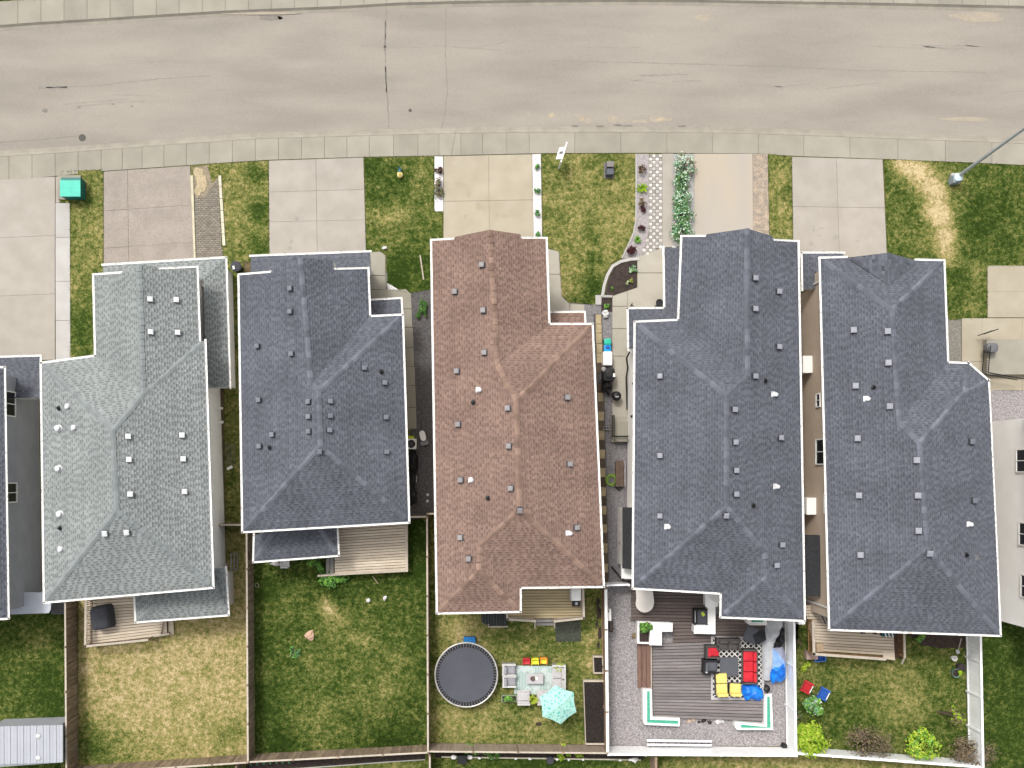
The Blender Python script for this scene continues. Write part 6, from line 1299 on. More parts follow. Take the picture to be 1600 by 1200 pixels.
tag(MB().tube([at(956, 886, .1), at(966, 898, .7), at(973, 906, 1.0)], .05, 6).build('downspout', m_black), 'black drain pipe slanting over the gravel by the white cabinet', 'pipe')
t = thing('downspout', 'black drooping cable and pipe along the white wall by the walk', 'pipe', tuple(at(982, 560))); MB().tube([at(984, 550, 1.4), at(979, 560, 1.2), at(981, 575, .8), at(978.5, 590, .6), at(980, 640, .1)], .05, 6).build('pipe', m_black, t)
# railing and porch of the house at the right edge
t = thing('porch_steps', 'black railed porch steps at the right edge beside the cream house', 'steps', tuple(at(1570, 555)))
MB().prism([at(*p, .5)[:2] for p in ((1542, 530), (1620, 530), (1620, 585), (1542, 585))], 0, .5).build('landing', m_walk, t)
P = [at(1537, 522, 1.2), at(1560, 514, 1.45)]; P2 = [at(1548, 540, 1.45), at(1544, 582, 1.45), at(1600, 592, 1.45)]
for PP in (P, P2):
    for a, b_ in zip(PP, PP[1:]):
        MB().tube([a, b_], .03, 6).build('handrail', m_black, t); MB().tube([a - Vector((0, 0, .7)), b_ - Vector((0, 0, .7))], .025, 6).build('handrail', m_black, t)
        for k in range(12): q = a.lerp(b_, (k + .5) / 12); MB().tube([q, q - Vector((0, 0, .75))], .014, 4).build('baluster', m_black, t)
MB().soft(at(1548, 544, .9), (.7, .6, .5), .2).build('cushion', m_mgrey, t)
# ------------------------------------------------------------------ garden furniture and things
def cover(label, px, py, z, w_, d, h, mt, rz=0.0):
    """Barbecue under a fitted cover: shoulders, sagging folds, a raised hood, side shelves showing through."""
    c = at(px, py, z + h); t = thing('barbecue', label, 'barbecue', (c.x, c.y, z)); b = MB(); n = 24; vs = []; prof = [(1.05, 0), (1.0, h * .5), (.96, h * .8), (.8, h * .93), (.55, h), (.2, h * 1.02)]
    for r_, zz in prof:
        for k in range(n):
            a = 2 * PI * k / n; e = .34; x = (abs(math.cos(a)) ** e) * (1 if math.cos(a) > 0 else -1); y_ = (abs(math.sin(a)) ** e) * (1 if math.sin(a) > 0 else -1)
            q = 1 + .05 * noise.noise(Vector((x * 2, y_ * 2, zz * 3)))
            v = Matrix.Rotation(rz, 3, 'Z') @ Vector((x * w_ / 2 * r_ * q, y_ * d / 2 * r_ * q, 0)); vs.append((c.x + v.x, c.y + v.y, z + zz + .02 * noise.noise(Vector((x * 3, y_ * 3, 1)))))
    fs = []
    for i in range(len(prof) - 1):
        for k in range(n): fs.append((i * n + k, i * n + (k + 1) % n, (i + 1) * n + (k + 1) % n, (i + 1) * n + k))
    fs.append(tuple(range((len(prof) - 1) * n, len(prof) * n))); b.add(vs, fs).build('cover', mt, t)
    for dx in (-w_ * .4, w_ * .4): MB().box((c.x + dx, c.y, z + .04), (.08, d * .7, .08)).build('foot', m_black, t)
    return t
cover('charcoal covered barbecue on the pale plank deck', 154, 967, .55, 1.15, 1.4, 1.1, m_char, .15)
# white and steel barbecue on the tan deck
t = thing('barbecue', 'white lidded barbecue with black side burner on the tan deck', 'barbecue', tuple(at(900, 933, .8))); c = at(900, 929, 1.8); z = .8
MB().box((c.x, c.y, z + .42), (.58, .8, .84)).build('cart', m_steel, t); MB().soft((c.x, c.y, z + .98), (.6, .74, .26), .08, 0, puff=.05).build('lid', m_white, t); MB().tube([(c.x - .33, c.y + .3, z + .95), (c.x - .33, c.y - .3, z + .95)], .02, 6).build('handle', m_steel, t)
MB().box((c.x + .02, c.y - .56, z + .84), (.5, .34, .05)).build('side_burner', m_black, t); MB().lathe((c.x + .04, c.y - .56, z + .87), [(.09, 0), (.09, .02), (.02, .03)], 12).build('burner', m_ltgrey, t)
# grill set into the white counter
t = thing('grill', 'black grill with silver edges set beside the white L shaped counter', 'grill', tuple(at(1096, 965, .3))); c = at(1096, 964, 1.2); z = .3
MB().box((c.x, c.y, z + .42), (.72, .9, .84)).build('cart', m_black, t); MB().soft((c.x + .04, c.y, z + .93), (.6, .84, .2), .08).build('hood', m_char, t); MB().tube([(c.x - .36, c.y + .35, z + .82), (c.x - .36, c.y - .35, z + .82)], .025, 6).build('handle', m_steel, t); MB().tube([(c.x - .3, c.y - .47, z + .85), (c.x + .3, c.y - .47, z + .85)], .02, 6).build('handle', m_steel, t)
MB().box((c.x + .05, c.y + .2, z + 1.065), (.18, .24, .03), .5).build('cloth', m_limeb, t); MB().box((c.x + .42, c.y, z + .9), (.1, .86, .05)).build('shelf', m_white, t)
# trampoline
c = at(728.5, 1054.5, .9); t = thing('trampoline', 'round trampoline with grey mat and pale rim on the lawn', 'trampoline', (c.x, c.y, 0)); RT = m(48)
ring = [(c.x + RT * math.cos(2 * PI * k / 48), c.y + RT * 1.03 * math.sin(2 * PI * k / 48), .9) for k in range(48)]
MB().tube(ring, .045, 8, closed=True).build('rim', mat('pale_tube', (.46, .44, .41), rough=.4, metal=.2), t)
rm = RT * .885
MB().lathe((c.x, c.y, .9), [(rm, -.02), (rm, 0), (rm * .75, -.015), (rm * .3, -.03), (.02, -.032)], 56).build('jumping_mat', m_tramp, t)
MB().add([(c.x + q * math.cos(2 * PI * k / 56), c.y + q * math.sin(2 * PI * k / 56) * 1.02, zz) for q, zz in ((rm * .985, .885), (RT * .985, .875)) for k in range(56)], [(k, (k + 1) % 56, 56 + (k + 1) % 56, 56 + k) for k in range(56)]).build('spring_pad', mat('dark_netting', (.018, .018, .021), rough=.9), t)
me = None
for k in range(64):
    a = 2 * PI * k / 64
    if me is None: o_ = MB().box((0, 0, 0), (RT - rm - .03, .04, .03)).build('spring', m_mgrey); me = o_.data; bpy.data.objects.remove(o_)
    inst('spring', me, t, (c.x + (RT + rm) / 2 * math.cos(a), c.y + (RT + rm) / 2 * 1.015 * math.sin(a), .905), Matrix.Rotation(a, 3, 'Z'))
for k in range(6):
    a = 2 * PI * (k + .3) / 6; MB().tube([(c.x + RT * .97 * math.cos(a), c.y + RT * .99 * math.sin(a), .88), (c.x + RT * .99 * math.cos(a), c.y + RT * math.sin(a), 0)], .04, 6).build('leg', m_dovegrey, t)
c = at(733.5, 1002, .4); t = thing('toy_box', 'blue tub with a red edge tucked behind the trampoline', 'tub', (c.x, c.y, 0)); MB().box((c.x, c.y, .22), (.66, .5, .44), taper=1.05).build('body', m_plblue, t); MB().soft((c.x, c.y, .46), (.72, .54, .06), .12).build('lid', mat('mid_blue_plastic', (.02, .16, .42)), t); MB().box((c.x - .02, c.y - .28, .46), (.42, .08, .05)).build('handle', m_plred, t)
# patio set on the leafy mat
def print_mat(name, base, ink, kind):
    mm = bpy.data.materials.new(name); mm.use_nodes = True; N = mm.node_tree.nodes; L = mm.node_tree.links; b = N['Principled BSDF']; b.inputs['Roughness'].default_value = .9
    tc = N.new('ShaderNodeTexCoord'); sp_ = N.new('ShaderNodeSeparateXYZ'); L.new(tc.outputs['Object'], sp_.inputs[0])
    def M_(op, a, b_=None):
        x = N.new('ShaderNodeMath'); x.operation = op
        for i, q in enumerate((a, b_)):
            if q is None: continue
            if isinstance(q, (int, float)): x.inputs[i].default_value = q
            else: L.new(q, x.inputs[i])
        return x.outputs[0]
    if kind == 'lattice':
        k = PI / .33
        s1 = M_('ABSOLUTE', M_('SINE', M_('MULTIPLY', M_('ADD', sp_.outputs[0], sp_.outputs[1]), k))); s2 = M_('ABSOLUTE', M_('SINE', M_('MULTIPLY', M_('SUBTRACT', sp_.outputs[0], sp_.outputs[1]), k)))
        fac = M_('LESS_THAN', M_('MINIMUM', s1, s2), .40)
    elif kind == 'palm':
        w1 = N.new('ShaderNodeTexWave'); w1.inputs['Scale'].default_value = 3.2; w1.inputs['Distortion'].default_value = 2.5; w1.inputs['Detail'].default_value = 1; w1.inputs['Detail Scale'].default_value = .8; L.new(tc.outputs['Object'], w1.inputs[0])
        n1 = N.new('ShaderNodeTexNoise'); n1.inputs['Scale'].default_value = 1.3; L.new(tc.outputs['Object'], n1.inputs[0])
        fac = M_('MULTIPLY', M_('GREATER_THAN', w1.outputs['Fac'], .62), M_('GREATER_THAN', n1.outputs['Fac'], .46))
    else:
        v = N.new('ShaderNodeTexVoronoi'); v.inputs['Scale'].default_value = 5.5; L.new(tc.outputs['Object'], v.inputs[0]); n1 = N.new('ShaderNodeTexNoise'); n1.inputs['Scale'].default_value = 5; L.new(tc.outputs['Object'], n1.inputs[0])
        fac = M_('MULTIPLY', M_('LESS_THAN', v.outputs['Distance'], .34), M_('GREATER_THAN', n1.outputs['Fac'], .42))
    mx = N.new('ShaderNodeMix'); mx.data_type = 'RGBA'; mx.inputs[6].default_value = (*base, 1); mx.inputs[7].default_value = (*ink, 1); L.new(fac, mx.inputs[0]); L.new(mx.outputs[2], b.inputs['Base Color']); return mm
tag(MB().prism([at(*p, .045)[:2] for p in ((806, 1040), (865, 1041), (866, 1086), (803, 1084))], .03, .045).build('outdoor_rug', print_mat('palm_leaf_print', (.42, .48, .46), (.20, .31, .28), 'palm')), 'pale mint outdoor rug with palm leaf print under the patio table', 'rug')
def armchair(name, label, cat, px, py, z, w_, d, rz, cush, frame, group=None, seats=1, arms=True, back_h=.72, seat_h=.4, legs=True):
    """Lounge seat facing local +Y: frame, arms, back, and a seat and back cushion for each place."""
    t = thing(name, label, cat, (0, 0, 0), group=group); aw = .1 if arms else 0
    MB().box((0, .02, seat_h * .55), (w_, d - .04, .1)).build('seat_frame', frame, t)
    if arms:
        for s_ in (-1, 1): MB().box((s_ * (w_ / 2 - aw / 2), 0, (seat_h + .2) / 2 + .05), (aw, d, seat_h + .2)).build('arm', frame, t)
    MB().box((0, -d / 2 + .06, back_h / 2 + .06), (w_ - 2 * aw - .01, .09, back_h - .04)).build('backrest', frame, t)
    iw = (w_ - 2 * aw) / seats
    for k in range(seats):
        x = -w_ / 2 + aw + iw * (k + .5); MB().soft((x, .06, seat_h + .06), (iw - .025, d - .2, .14), .06).build('seat_cushion', cush, t)
        MB().soft((x, -d / 2 + .19, seat_h + .24), (iw - .04, .17, .34), .06, puff=.01).build('back_cushion', cush, t)
    if legs:
        for sx in (-1, 1):
            for sy in (-1, 1): MB().box((sx * (w_ / 2 - .06), sy * (d / 2 - .07), seat_h * .25), (.06, .06, seat_h * .5)).build('leg', frame, t)
    return place(t, px, py, z, rz, ztop=seat_h)
m_pale_frame = mat('pale_chair_frame', (.50, .49, .47), (.44, .43, .41), scale=4, rough=.6)
R90 = math.radians(90)
armchair('lounge_chair', 'upper of two grey lounge chairs facing the patio table', 'chair', 795, 1046, 0, .74, .84, -R90, m_dovegrey, m_pale_frame, 'grey lounge chairs', back_h=.6)
armchair('lounge_chair', 'lower of two grey lounge chairs above the planted trough', 'chair', 795.5, 1064, 0, .72, .84, -R90, m_dovegrey, m_pale_frame, 'grey lounge chairs', back_h=.6)
armchair('sofa', 'pale grey garden sofa half under the mint parasol', 'sofa', 873, 1060, .02, 1.7, .82, R90, m_ltgrey, m_pale_frame, seats=2)
armchair('lounge_chair', 'pale grey lounge seat left of the spiky plant', 'chair', 818, 1090, .02, .78, .82, 0.0, m_ltgrey, m_pale_frame, 'pale grey lounge seats', arms=False)
armchair('lounge_chair', 'pale grey lounge seat between the spiky plant and the parasol', 'chair', 849, 1090, .02, .78, .82, 0.0, m_ltgrey, m_pale_frame, 'pale grey lounge seats', arms=False)
c = at(836, 1060.5, .45); t = thing('coffee_table', 'pale grey low table in the middle of the mint rug', 'table', (c.x, c.y, .045)); MB().box((c.x, c.y, .42), (1.0, .62, .05)).build('tabletop', m_ltgrey, t)
for sx in (-1, 1):
    for sy in (-1, 1): MB().box((c.x + sx * .44, c.y + sy * .25, .22), (.06, .06, .35)).build('leg', m_pale_frame, t)
c = at(832.5, 1060.5, .55); t = thing('bowl', 'small dark bowl on the pale grey low table', 'bowl', (c.x, c.y, .445)); MB().lathe((c.x, c.y, .445), [(.08, 0), (.14, .08), (.15, .1), (.1, .07), (.03, .05)], 12).build('bowl', mat('dark_ceramic', (.09, .06, .07)), t); MB().blob((c.x + .03, c.y, .53), .07, (1, 1, .6), 8, .2, 3).build('contents', m_brleaf, t)
tag(MB().lathe(at(838, 1060, .445), [(.09, 0), (.1, .015), (.05, .012)], 12).build('saucer', m_white), 'white saucer beside the dark bowl', 'saucer')
def kid_chair(label, px, py, mt, rz, inner=None):
    t = thing('child_chair', label, 'chair', (0, 0, 0), group='small plastic chairs by the patio table')
    MB().soft((0, .02, .24), (.38, .34, .06), .08, puff=-.02).build('seat', inner or mt, t)
    for s_ in (-1, 1): MB().box((s_ * .2, 0, .3), (.05, .4, .14)).build('arm', mt, t)
    MB().soft((0, -.19, .38), (.44, .08, .3), .035, puff=.0).build('backrest', mt, t)
    for sx in (-1, 1):
        for sy in (-1, 1): MB().box((sx * .18, sy * .16, .11), (.05, .05, .22)).build('leg', mt, t)
    return place(t, px, py, 0, rz, ztop=.3)
kid_chair('small red plastic chair above the patio rug', 822.5, 1033.5, m_plred, PI); kid_chair('small yellow plastic chair between the red and orange ones', 836, 1033.5, m_plyel, PI + .03); kid_chair('small orange plastic chair right of the yellow one', 849.5, 1032.5, m_plora, PI, m_plyel)
c = at(795.5, 1092, .35); t = thing('trough', 'pale rectangular planting trough below the grey lounge chairs', 'planter', (c.x, c.y, 0)); MB().box((c.x, c.y, .16), (.92, .4, .32)).build('box', mat('sage_plastic', (.26, .31, .2)), t); MB().box((c.x, c.y, .33), (.84, .33, .02)).build('soil', m_mulch, t)
# parasol
c = at(872, 1101, 2.05); t = thing('parasol', 'six sided mint parasol with turquoise flecks over the sofa corner', 'parasol', (c.x, c.y, 0)); RU = m(31) * (H - 2.05) / H; m_para = print_mat('flecked_mint_cloth', (.30, .52, .45), (.09, .36, .31), 'dots')
apex = Vector((c.x, c.y, 2.5)); tips = [Vector((c.x + RU * math.cos(a), c.y + RU * math.sin(a), 2.02)) for a in [math.radians(38 + 60 * k) for k in range(6)]]
for k in range(6):
    A, B = tips[k], tips[(k + 1) % 6]; Mi = (A + B) / 2; Mi = Mi.lerp(Vector((c.x, c.y, Mi.z)), .055) + Vector((0, 0, .03)); q1, q2 = apex.lerp(A, .5) + Vector((0, 0, .035)), apex.lerp(B, .5) + Vector((0, 0, .035)); qm = (q1 + q2) / 2 - Vector((0, 0, .02))
    P = [apex, q1, qm, q2, A, Mi, B]; dn = Vector((0, 0, -.012)); nv = len(P)
    MB().add(P + [p + dn for p in P], [(0, 1, 2), (0, 2, 3), (1, 4, 5, 2), (2, 5, 6, 3), (7 + 2, 7 + 1, 7), (7 + 3, 7 + 2, 7), (9, 12, 11, 8), (10, 13, 12, 9), (4, 11, 12, 5), (5, 12, 13, 6)]).build('canopy_panel', m_para, t)
    MB().tube([apex - Vector((0, 0, .03)), A - Vector((0, 0, .03))], .012, 5).build('rib', m_mgrey, t)
MB().tube([(c.x, c.y, 0), (c.x, c.y, 2.5)], .025, 8).build('pole', m_dovegrey, t); MB().lathe((c.x, c.y, 2.49), [(.04, 0), (.03, .05), (.005, .08)], 8).build('finial', mat('mint_knob', (.35, .55, .48)), t); MB().lathe((c.x, c.y, 0), [(.28, 0), (.28, .06), (.06, .1)], 14).build('base', m_mgrey, t)
# things by the tan deck
t = thing('window_well', 'dark covered window well with pale timber edge beside the tan deck', 'window well', tuple(at(773, 969))); MB().prism([at(*p, .2)[:2] for p in ((752, 958), (792, 960), (793, 980), (764, 979), (752, 972))], 0, .14).build('cover', mat('dark_mesh', (.018, .024, .02), (.03, .036, .03), scale=20), t); MB().tube([at(763, 975, .16), at(763.5, 979.5, .16), at(794, 979, .16)], .05, 5).build('timber_edge', m_wood_cap, t)
for k in range(9): MB().tube([at(754 + k * 4.3, 959, .15), at(754.5 + k * 4.3, 978, .15)], .012, 4).build('grille_bar', m_mgrey, t)
tag(MB().prism([at(*p, .05)[:2] for p in ((867, 973), (907, 970), (908, 1002), (868.5, 1003))], .02, .05).build('ground_mat', mat('rubber_mat', (.03, .035, .025), (.055, .06, .045), scale=9, det=8, fine=.5, fscale=20, bump=.5)), 'dark square ground mat on the lawn right of the deck steps', 'mat')
t = thing('planter', 'black rectangular trough hung on the white fence beside the gravel', 'planter', tuple(at(955, 980, .6))); c = at(955, 979, 1.2); MB().box((c.x, c.y, 1.05), (.22, .62, .3), taper=1.1).build('trough', m_black, t); MB().box((c.x, c.y, 1.205), (.18, .56, .02)).build('soil', m_mulch, t)
t = thing('wall_light', 'white bracket box on the fence above the black trough', 'bracket', tuple(at(953, 966, .6))); c = at(952.5, 964, 1.2); MB().box((c.x, c.y, 1.0), (.2, .5, .3)).build('box', m_white, t); MB().box((c.x + .05, c.y + .35, .9), (.15, .2, .2)).build('clip', m_white, t)
tag(MB().lathe(at(1225, 1165, .2), [(.16, -.2), (.18, .1), (.1, .2), (.02, .22)], 10).build('flower_pot', m_black), 'small black pot in the rear corner of the gravel yard', 'pot')
tag(MB().blob(at(991, 993, .12), .16, (1, 1.4, .7), 8, .5, 7).build('dead_plant', m_brleaf), 'dead brown clump in the gravel by the white planter', 'plant')
for x, lab in ((1078, 'left'), (1100, 'mid'), (1127, 'right')):
    L_ = {'left': 'pinkish stone pile at the lower edge of the dark deck', 'mid': 'dark and pale stones in the gap below the deck edge', 'right': 'pale stone and dark clump nearest the right planter below the deck'}[lab]
    t = thing('rock_cluster', L_, 'rocks', tuple(at(x, 1126)))
    for k in range(5): MB().blob(at(x + random.uniform(-9, 9), 1125.5 + random.uniform(-1, 3), .06), random.uniform(.07, .15), (1.2, 1, .6), 7, .3, x + k).build('rock', m_stone if lab == 'left' else m_mulch if lab == 'mid' else m_white_rock, t)
# lounge on the dark deck: trellis rug, chairs, sofas
rug_c = [at(*p, .32) for p in ((1114, 997), (1190, 999), (1190, 1090), (1114, 1090))]
tr = thing('rug', 'black rug with white trellis pattern on the dark deck', 'rug', tuple(at(1152, 1043, .3))); MB().prism([p[:2] for p in rug_c], .306, .318).build('pile', print_mat('trellis_print', (.012, .012, .014), (.58, .56, .53), 'lattice'), tr)
bd = [at(*p, .32) for p in ((1111, 994), (1193, 996), (1194, 1094), (1111, 1093.5))]
for i in range(4):
    a, b_, p_, q_ = bd[i], bd[(i + 1) % 4], rug_c[(i + 1) % 4], rug_c[i]
    MB().prism([a[:2], b_[:2], p_[:2], q_[:2]], .306, .325).build('border', m_ltgrey, tr)
dz = .32
armchair('sofa', 'dark grey two seat wicker sofa at the top of the trellis rug', 'sofa', 1137, 1006, dz, 1.42, .72, PI, m_wicker, m_wicker, seats=2, arms=True)
armchair('sofa', 'long red cushioned sofa along the right side of the trellis rug', 'sofa', 1171, 1041, dz, 2.1, .86, R90, m_red, m_wicker, seats=3, arms=True)
armchair('armchair', 'red cushioned armchair at the left side of the trellis rug', 'armchair', 1112.5, 1018, dz, .78, .86, -R90, m_red, m_wicker)
armchair('armchair', 'charcoal cushioned armchair below the red armchair', 'armchair', 1109, 1041, dz, .82, .9, -R90 - .04, m_char_top, m_black)
c = at(1139, 1041.5, dz + .4); t = thing('coffee_table', 'square slate coloured table in the middle of the trellis rug', 'table', (c.x, c.y, dz)); MB().box((c.x, c.y, dz + .4), (1.1, 1.14, .05), .02).build('tabletop', m_char_top, t); MB().box((c.x, c.y, dz + .19), (.9, .94, .37), .02).build('base', m_wicker, t)
def cushion_chair(label, px, py, rz):
    t = thing('deck_chair', label, 'chair', (0, 0, 0), group='pale yellow cushioned chairs')
    MB().box((0, 0, .2), (.68, .68, .38)).build('base', m_wicker, t); MB().soft((0, .03, .45), (.66, .66, .16), .05, puff=.01).build('seat_cushion', m_yellow, t); MB().soft((0, -.27, .62), (.66, .2, .4), .06).build('back_cushion', m_yellow, t)
    for sx in (-1, 1):
        for sy in (-1, 1): MB().box((sx * .28, sy * .28, .02), (.06, .06, .04)).build('leg', m_black, t)
    return place(t, px, py, dz, rz, ztop=.5)
t = thing('ottoman', 'pale yellow square ottoman nearest the slate table', 'ottoman', (0, 0, 0)); MB().box((0, 0, .2), (.66, .6, .38)).build('base', m_wicker, t); MB().soft((0, 0, .46), (.66, .6, .18), .06, puff=.02).build('seat_cushion', m_yellow, t); place(t, 1127.5, 1060, dz, .05, ztop=.5); cushion_chair('pale yellow chair in the lower left corner of the trellis rug', 1128, 1078, .04); cushion_chair('pale yellow chair beside the crumpled blue tarpaulin', 1149, 1077.5, -.03)
tag(MB().blob(at(1104, 1049.5, 1.0), .1, (1, 1, .8), 10, .1, 4).build('globe_lamp', m_hood), 'small white globe on the arm of the charcoal armchair', 'lamp')
def drape(name, label, cat, outline, z, amp, mts, seed=0, st=.16, base=.12, split=None):
    """Crumpled cloth: a grid inside an outline, folded into creases, with an underside."""
    W = [at(*p, z)[:2] for p in outline]; xs = [p[0] for p in W]; ys = [p[1] for p in W]; cx, cy = sum(xs) / len(xs), sum(ys) / len(ys); n = 40; b = MB(); rings = 9; vs = [(cx, cy, z + amp)]
    R_ = []
    for k in range(n):
        t_ = k / n * len(W); i = int(t_); f = t_ - i; a, q = W[i % len(W)], W[(i + 1) % len(W)]; R_.append((a[0] + (q[0] - a[0]) * f, a[1] + (q[1] - a[1]) * f))
    for r_ in range(1, rings + 1):
        f = r_ / rings
        for x, y_ in R_:
            X, Y_ = cx + (x - cx) * f, cy + (y_ - cy) * f; c_ = abs(noise.noise(Vector((X * 1.9 + seed, Y_ * 1.9, seed)))) * 2 + .5 * abs(noise.noise(Vector((X * 5 + seed, Y_ * 5, seed)))); e = 1 - f ** 3
            vs.append((X, Y_, z - base * (1 - e) + amp * (e * (.35 + c_))))
    fs = [(0, 1 + k, 1 + (k + 1) % n) for k in range(n)]
    for r_ in range(rings - 1):
        for k in range(n): fs.append((1 + r_ * n + k, 1 + (r_ + 1) * n + k, 1 + (r_ + 1) * n + (k + 1) % n, 1 + r_ * n + (k + 1) % n))
    b.add(vs, fs)
    if split:
        for i, f in enumerate(b.f):
            c_ = sum((Vector(b.v[j]) for j in f), Vector()) / len(f); px, py = c_.x * S * H / (H - c_.z) + X0, -c_.y * S * H / (H - c_.z) + Y0; b.mi[i] = split(px, py)
    o = b.build(name, mts, smooth=True); return tag(o, label, cat)
drape('tarpaulin', 'crumpled bright blue tarpaulin at the lower right corner of the rug', 'tarpaulin', [(1160, 1071), (1172, 1067), (1182, 1069), (1193, 1079), (1194, 1092), (1186, 1096), (1175, 1093), (1166, 1096), (1160, 1084)], .55, .22, [m_blue], 3)
drape('cloth_cover', 'long pale grey plastic sheet slumped along the right deck edge', 'sheet', [(1198, 970), (1212, 968), (1226, 966), (1224, 978), (1214, 994), (1208, 1012), (1206, 1040), (1205, 1064), (1194, 1064), (1192, 1030), (1192, 1000), (1196, 985)], .6, .3, [mat('pale_plastic_sheet', (.42, .43, .44), (.34, .35, .365), scale=3, rough=.35, bump=.4)], 8)
drape('bag', 'black bag stuffed between the pale sheet and white fence', 'bag', [(1222, 980), (1227, 984), (1227, 1004), (1220, 1012), (1208, 1014), (1205, 1008), (1214, 998)], .7, .28, [m_black], 5)
m_lilac = mat('lilac_grey_cloth', (.27, .28, .36), (.21, .22, .30), scale=4, bump=.2); m_ltblue = mat('pale_blue_cloth', (.22, .36, .62), (.17, .30, .55), scale=4, bump=.2)
drape('beach_float', 'blue and lilac folded inflatable slumped against the white fence', 'inflatable', [(1202, 1014), (1212, 1010), (1224, 1012), (1229, 1024), (1229, 1060), (1222, 1066), (1213, 1066), (1208, 1070), (1204, 1060), (1204, 1040)], .7, .32, [m_blue, m_ltblue, m_lilac], 12,
      split=lambda x, y: 0 if y > 1042 + (1216 - x) * .25 else (2 if (y < 1036 and x > 1207 + (y - 1010) * .8) else 1))
# folded grey parasol leaning at the deck corner
c = at(1178, 991, 1.5); t = thing('parasol', 'dark grey folded parasol leaning over the rug corner', 'parasol', (c.x, c.y, .3))
P = [at(1160, 1000, 1.1), at(1168, 978, 1.55), at(1187, 984, 1.6), at(1195, 983, 1.3), at(1197, 1000, 1.2), at(1181, 1008, 1.1), at(1176, 993, 1.65)]
MB().add(P + [p - Vector((0, 0, .05)) for p in P], [(0, 6, 1), (1, 6, 2), (0, 5, 6), (7, 8, 13), (8, 9, 13), (7, 13, 12), (0, 1, 8, 7), (5, 0, 7, 12), (1, 2, 9, 8)]).build('canopy', mat('slate_cloth', (.07, .075, .085), (.06, .064, .073), scale=4), t)
MB().add([P[6] - Vector((0, 0, .01)), P[2] - Vector((0, 0, .012)), P[3], P[4], P[5] - Vector((0, 0, .01))] + [p - Vector((0, 0, .06)) for p in (P[6], P[2], P[3], P[4], P[5])], [(0, 1, 2), (0, 2, 3), (0, 3, 4), (5, 7, 6), (5, 8, 7), (5, 9, 8)]).build('canopy_fold', m_black, t)
MB().tube([at(1176, 993, 1.6), at(1178, 993, .32)], .04, 8).build('pole', m_mgrey, t); MB().lathe(at(1178, 993, .31), [(.3, 0), (.3, .07), (.06, .12)], 12).build('base', m_mgrey, t)
tag(MB().blob(at(1198, 1076, .35), .2, (1, 1.2, .8), 9, .35, 6).build('bag', m_black), 'small black bag beside the blue tarpaulin', 'bag')
# last garden: child chairs, tubs and tools
def low_chair(label, px, py, mt, rz):
    t = thing('garden_chair', label, 'chair', (0, 0, 0), group='small plastic garden chairs on the last lawn')
    MB().box((0, .05, .28), (.46, .5, .04), rot=Matrix.Rotation(-.15, 3, 'X')).build('seat', mt, t)
    for k in range(4): MB().box((-.165 + k * .11, -.3, .46), (.1, .03, .55), rot=Matrix.Rotation(.45, 3, 'X')).build('back_slat', mt, t)
    for s_ in (-1, 1):
        MB().box((s_ * .3, 0, .42), (.11, .62, .03)).build('arm', mt, t); MB().box((s_ * .29, .24, .2), (.04, .06, .4)).build('leg', mt, t); MB().box((s_ * .29, -.22, .2), (.04, .06, .4)).build('leg', mt, t)
    MB().box((0, .34, .3), (.5, .04, .07)).build('front_edge', m_white, t)
    return place(t, px, py, 0, rz, ztop=.35)
low_chair('small red plastic garden chair above the blue green shrub', 1260.5, 1073.5, m_plred, math.radians(-118)); o = low_chair('small blue plastic garden chair beside the red one', 1286.5, 1084, m_plblue, math.radians(-118))

t = thing('storage_bin', 'open blue plastic tub at the deck corner on the lawn', 'tub', tuple(at(1282, 1027))); c = at(1282, 1027, .4); b = MB()
for dx, dy, sx, sy in ((-.29, 0, .04, .52), (.29, 0, .04, .52), (0, .24, .54, .04), (0, -.24, .54, .04)): b.box((c.x + dx, c.y + dy, .2), (sx, sy, .4), .08)
b.box((c.x, c.y, .04), (.53, .43, .03), .08).build('body', m_plblue, t); MB().tube([(c.x - .33, c.y - .28, .4), (c.x + .33, c.y - .24, .4), (c.x + .31, c.y + .28, .4), (c.x - .33, c.y + .26, .4)], .025, 5, closed=True).build('rim', mat('pale_blue_plastic', (.12, .26, .52)), t)
tag(MB().box(at(1267, 1023, .25), (.7, .5, .5)).build('crate', mat('pinkish_board', (.34, .24, .20), (.28, .2, .165), scale=4)), 'pinkish box at the lower left corner of the slatted deck', 'box')
tag(MB().box(at(1279, 1011, 1.15), (.42, .5, .48)).build('crate', mat('tan_board', (.38, .28, .18), (.3, .22, .14), scale=4)), 'tan box inside the corner of the deck rail', 'box')
t = thing('bucket', 'white bucket on the lawn beside the black pot', 'bucket', tuple(at(1492, 1030))); c = at(1492, 1029, .35); MB().lathe((c.x, c.y, 0), [(.12, 0), (.16, .33), (.17, .35), (.14, .34), (.11, .05)], 14).build('pail', m_white, t); MB().tube([(c.x - .16, c.y, .34), (c.x, c.y + .1, .42), (c.x + .16, c.y, .34)], .008, 4).build('handle', m_mgrey, t)
tag(MB().lathe(at(1498, 1041, 0), [(.2, 0), (.26, .25), (.24, .42), (.12, .5), (.03, .52)], 14).build('compost_pot', mat('dark_brown_pot', (.04, .03, .03))), 'round dark pot on the lawn by the right fence', 'pot')
t = thing('flower_pot', 'green pot holding a lime plant below the dark pot', 'pot', tuple(at(1495, 1052))); c = at(1495, 1052, .4); MB().lathe((c.x, c.y, 0), [(.2, 0), (.27, .36), (.29, .4), (.24, .38), (.2, .3)], 14).build('pot', mat('green_grey_pot', (.10, .17, .13)), t); MB().lathe((c.x, c.y, .3), [(.22, 0), (.22, .02), (.02, .03)], 12).build('soil', m_mulch, t); MB().blob((c.x + .18, c.y + .05, .48), .12, (1, 1.2, .7), 9, .4, 2).build('leaves', m_lime, t)
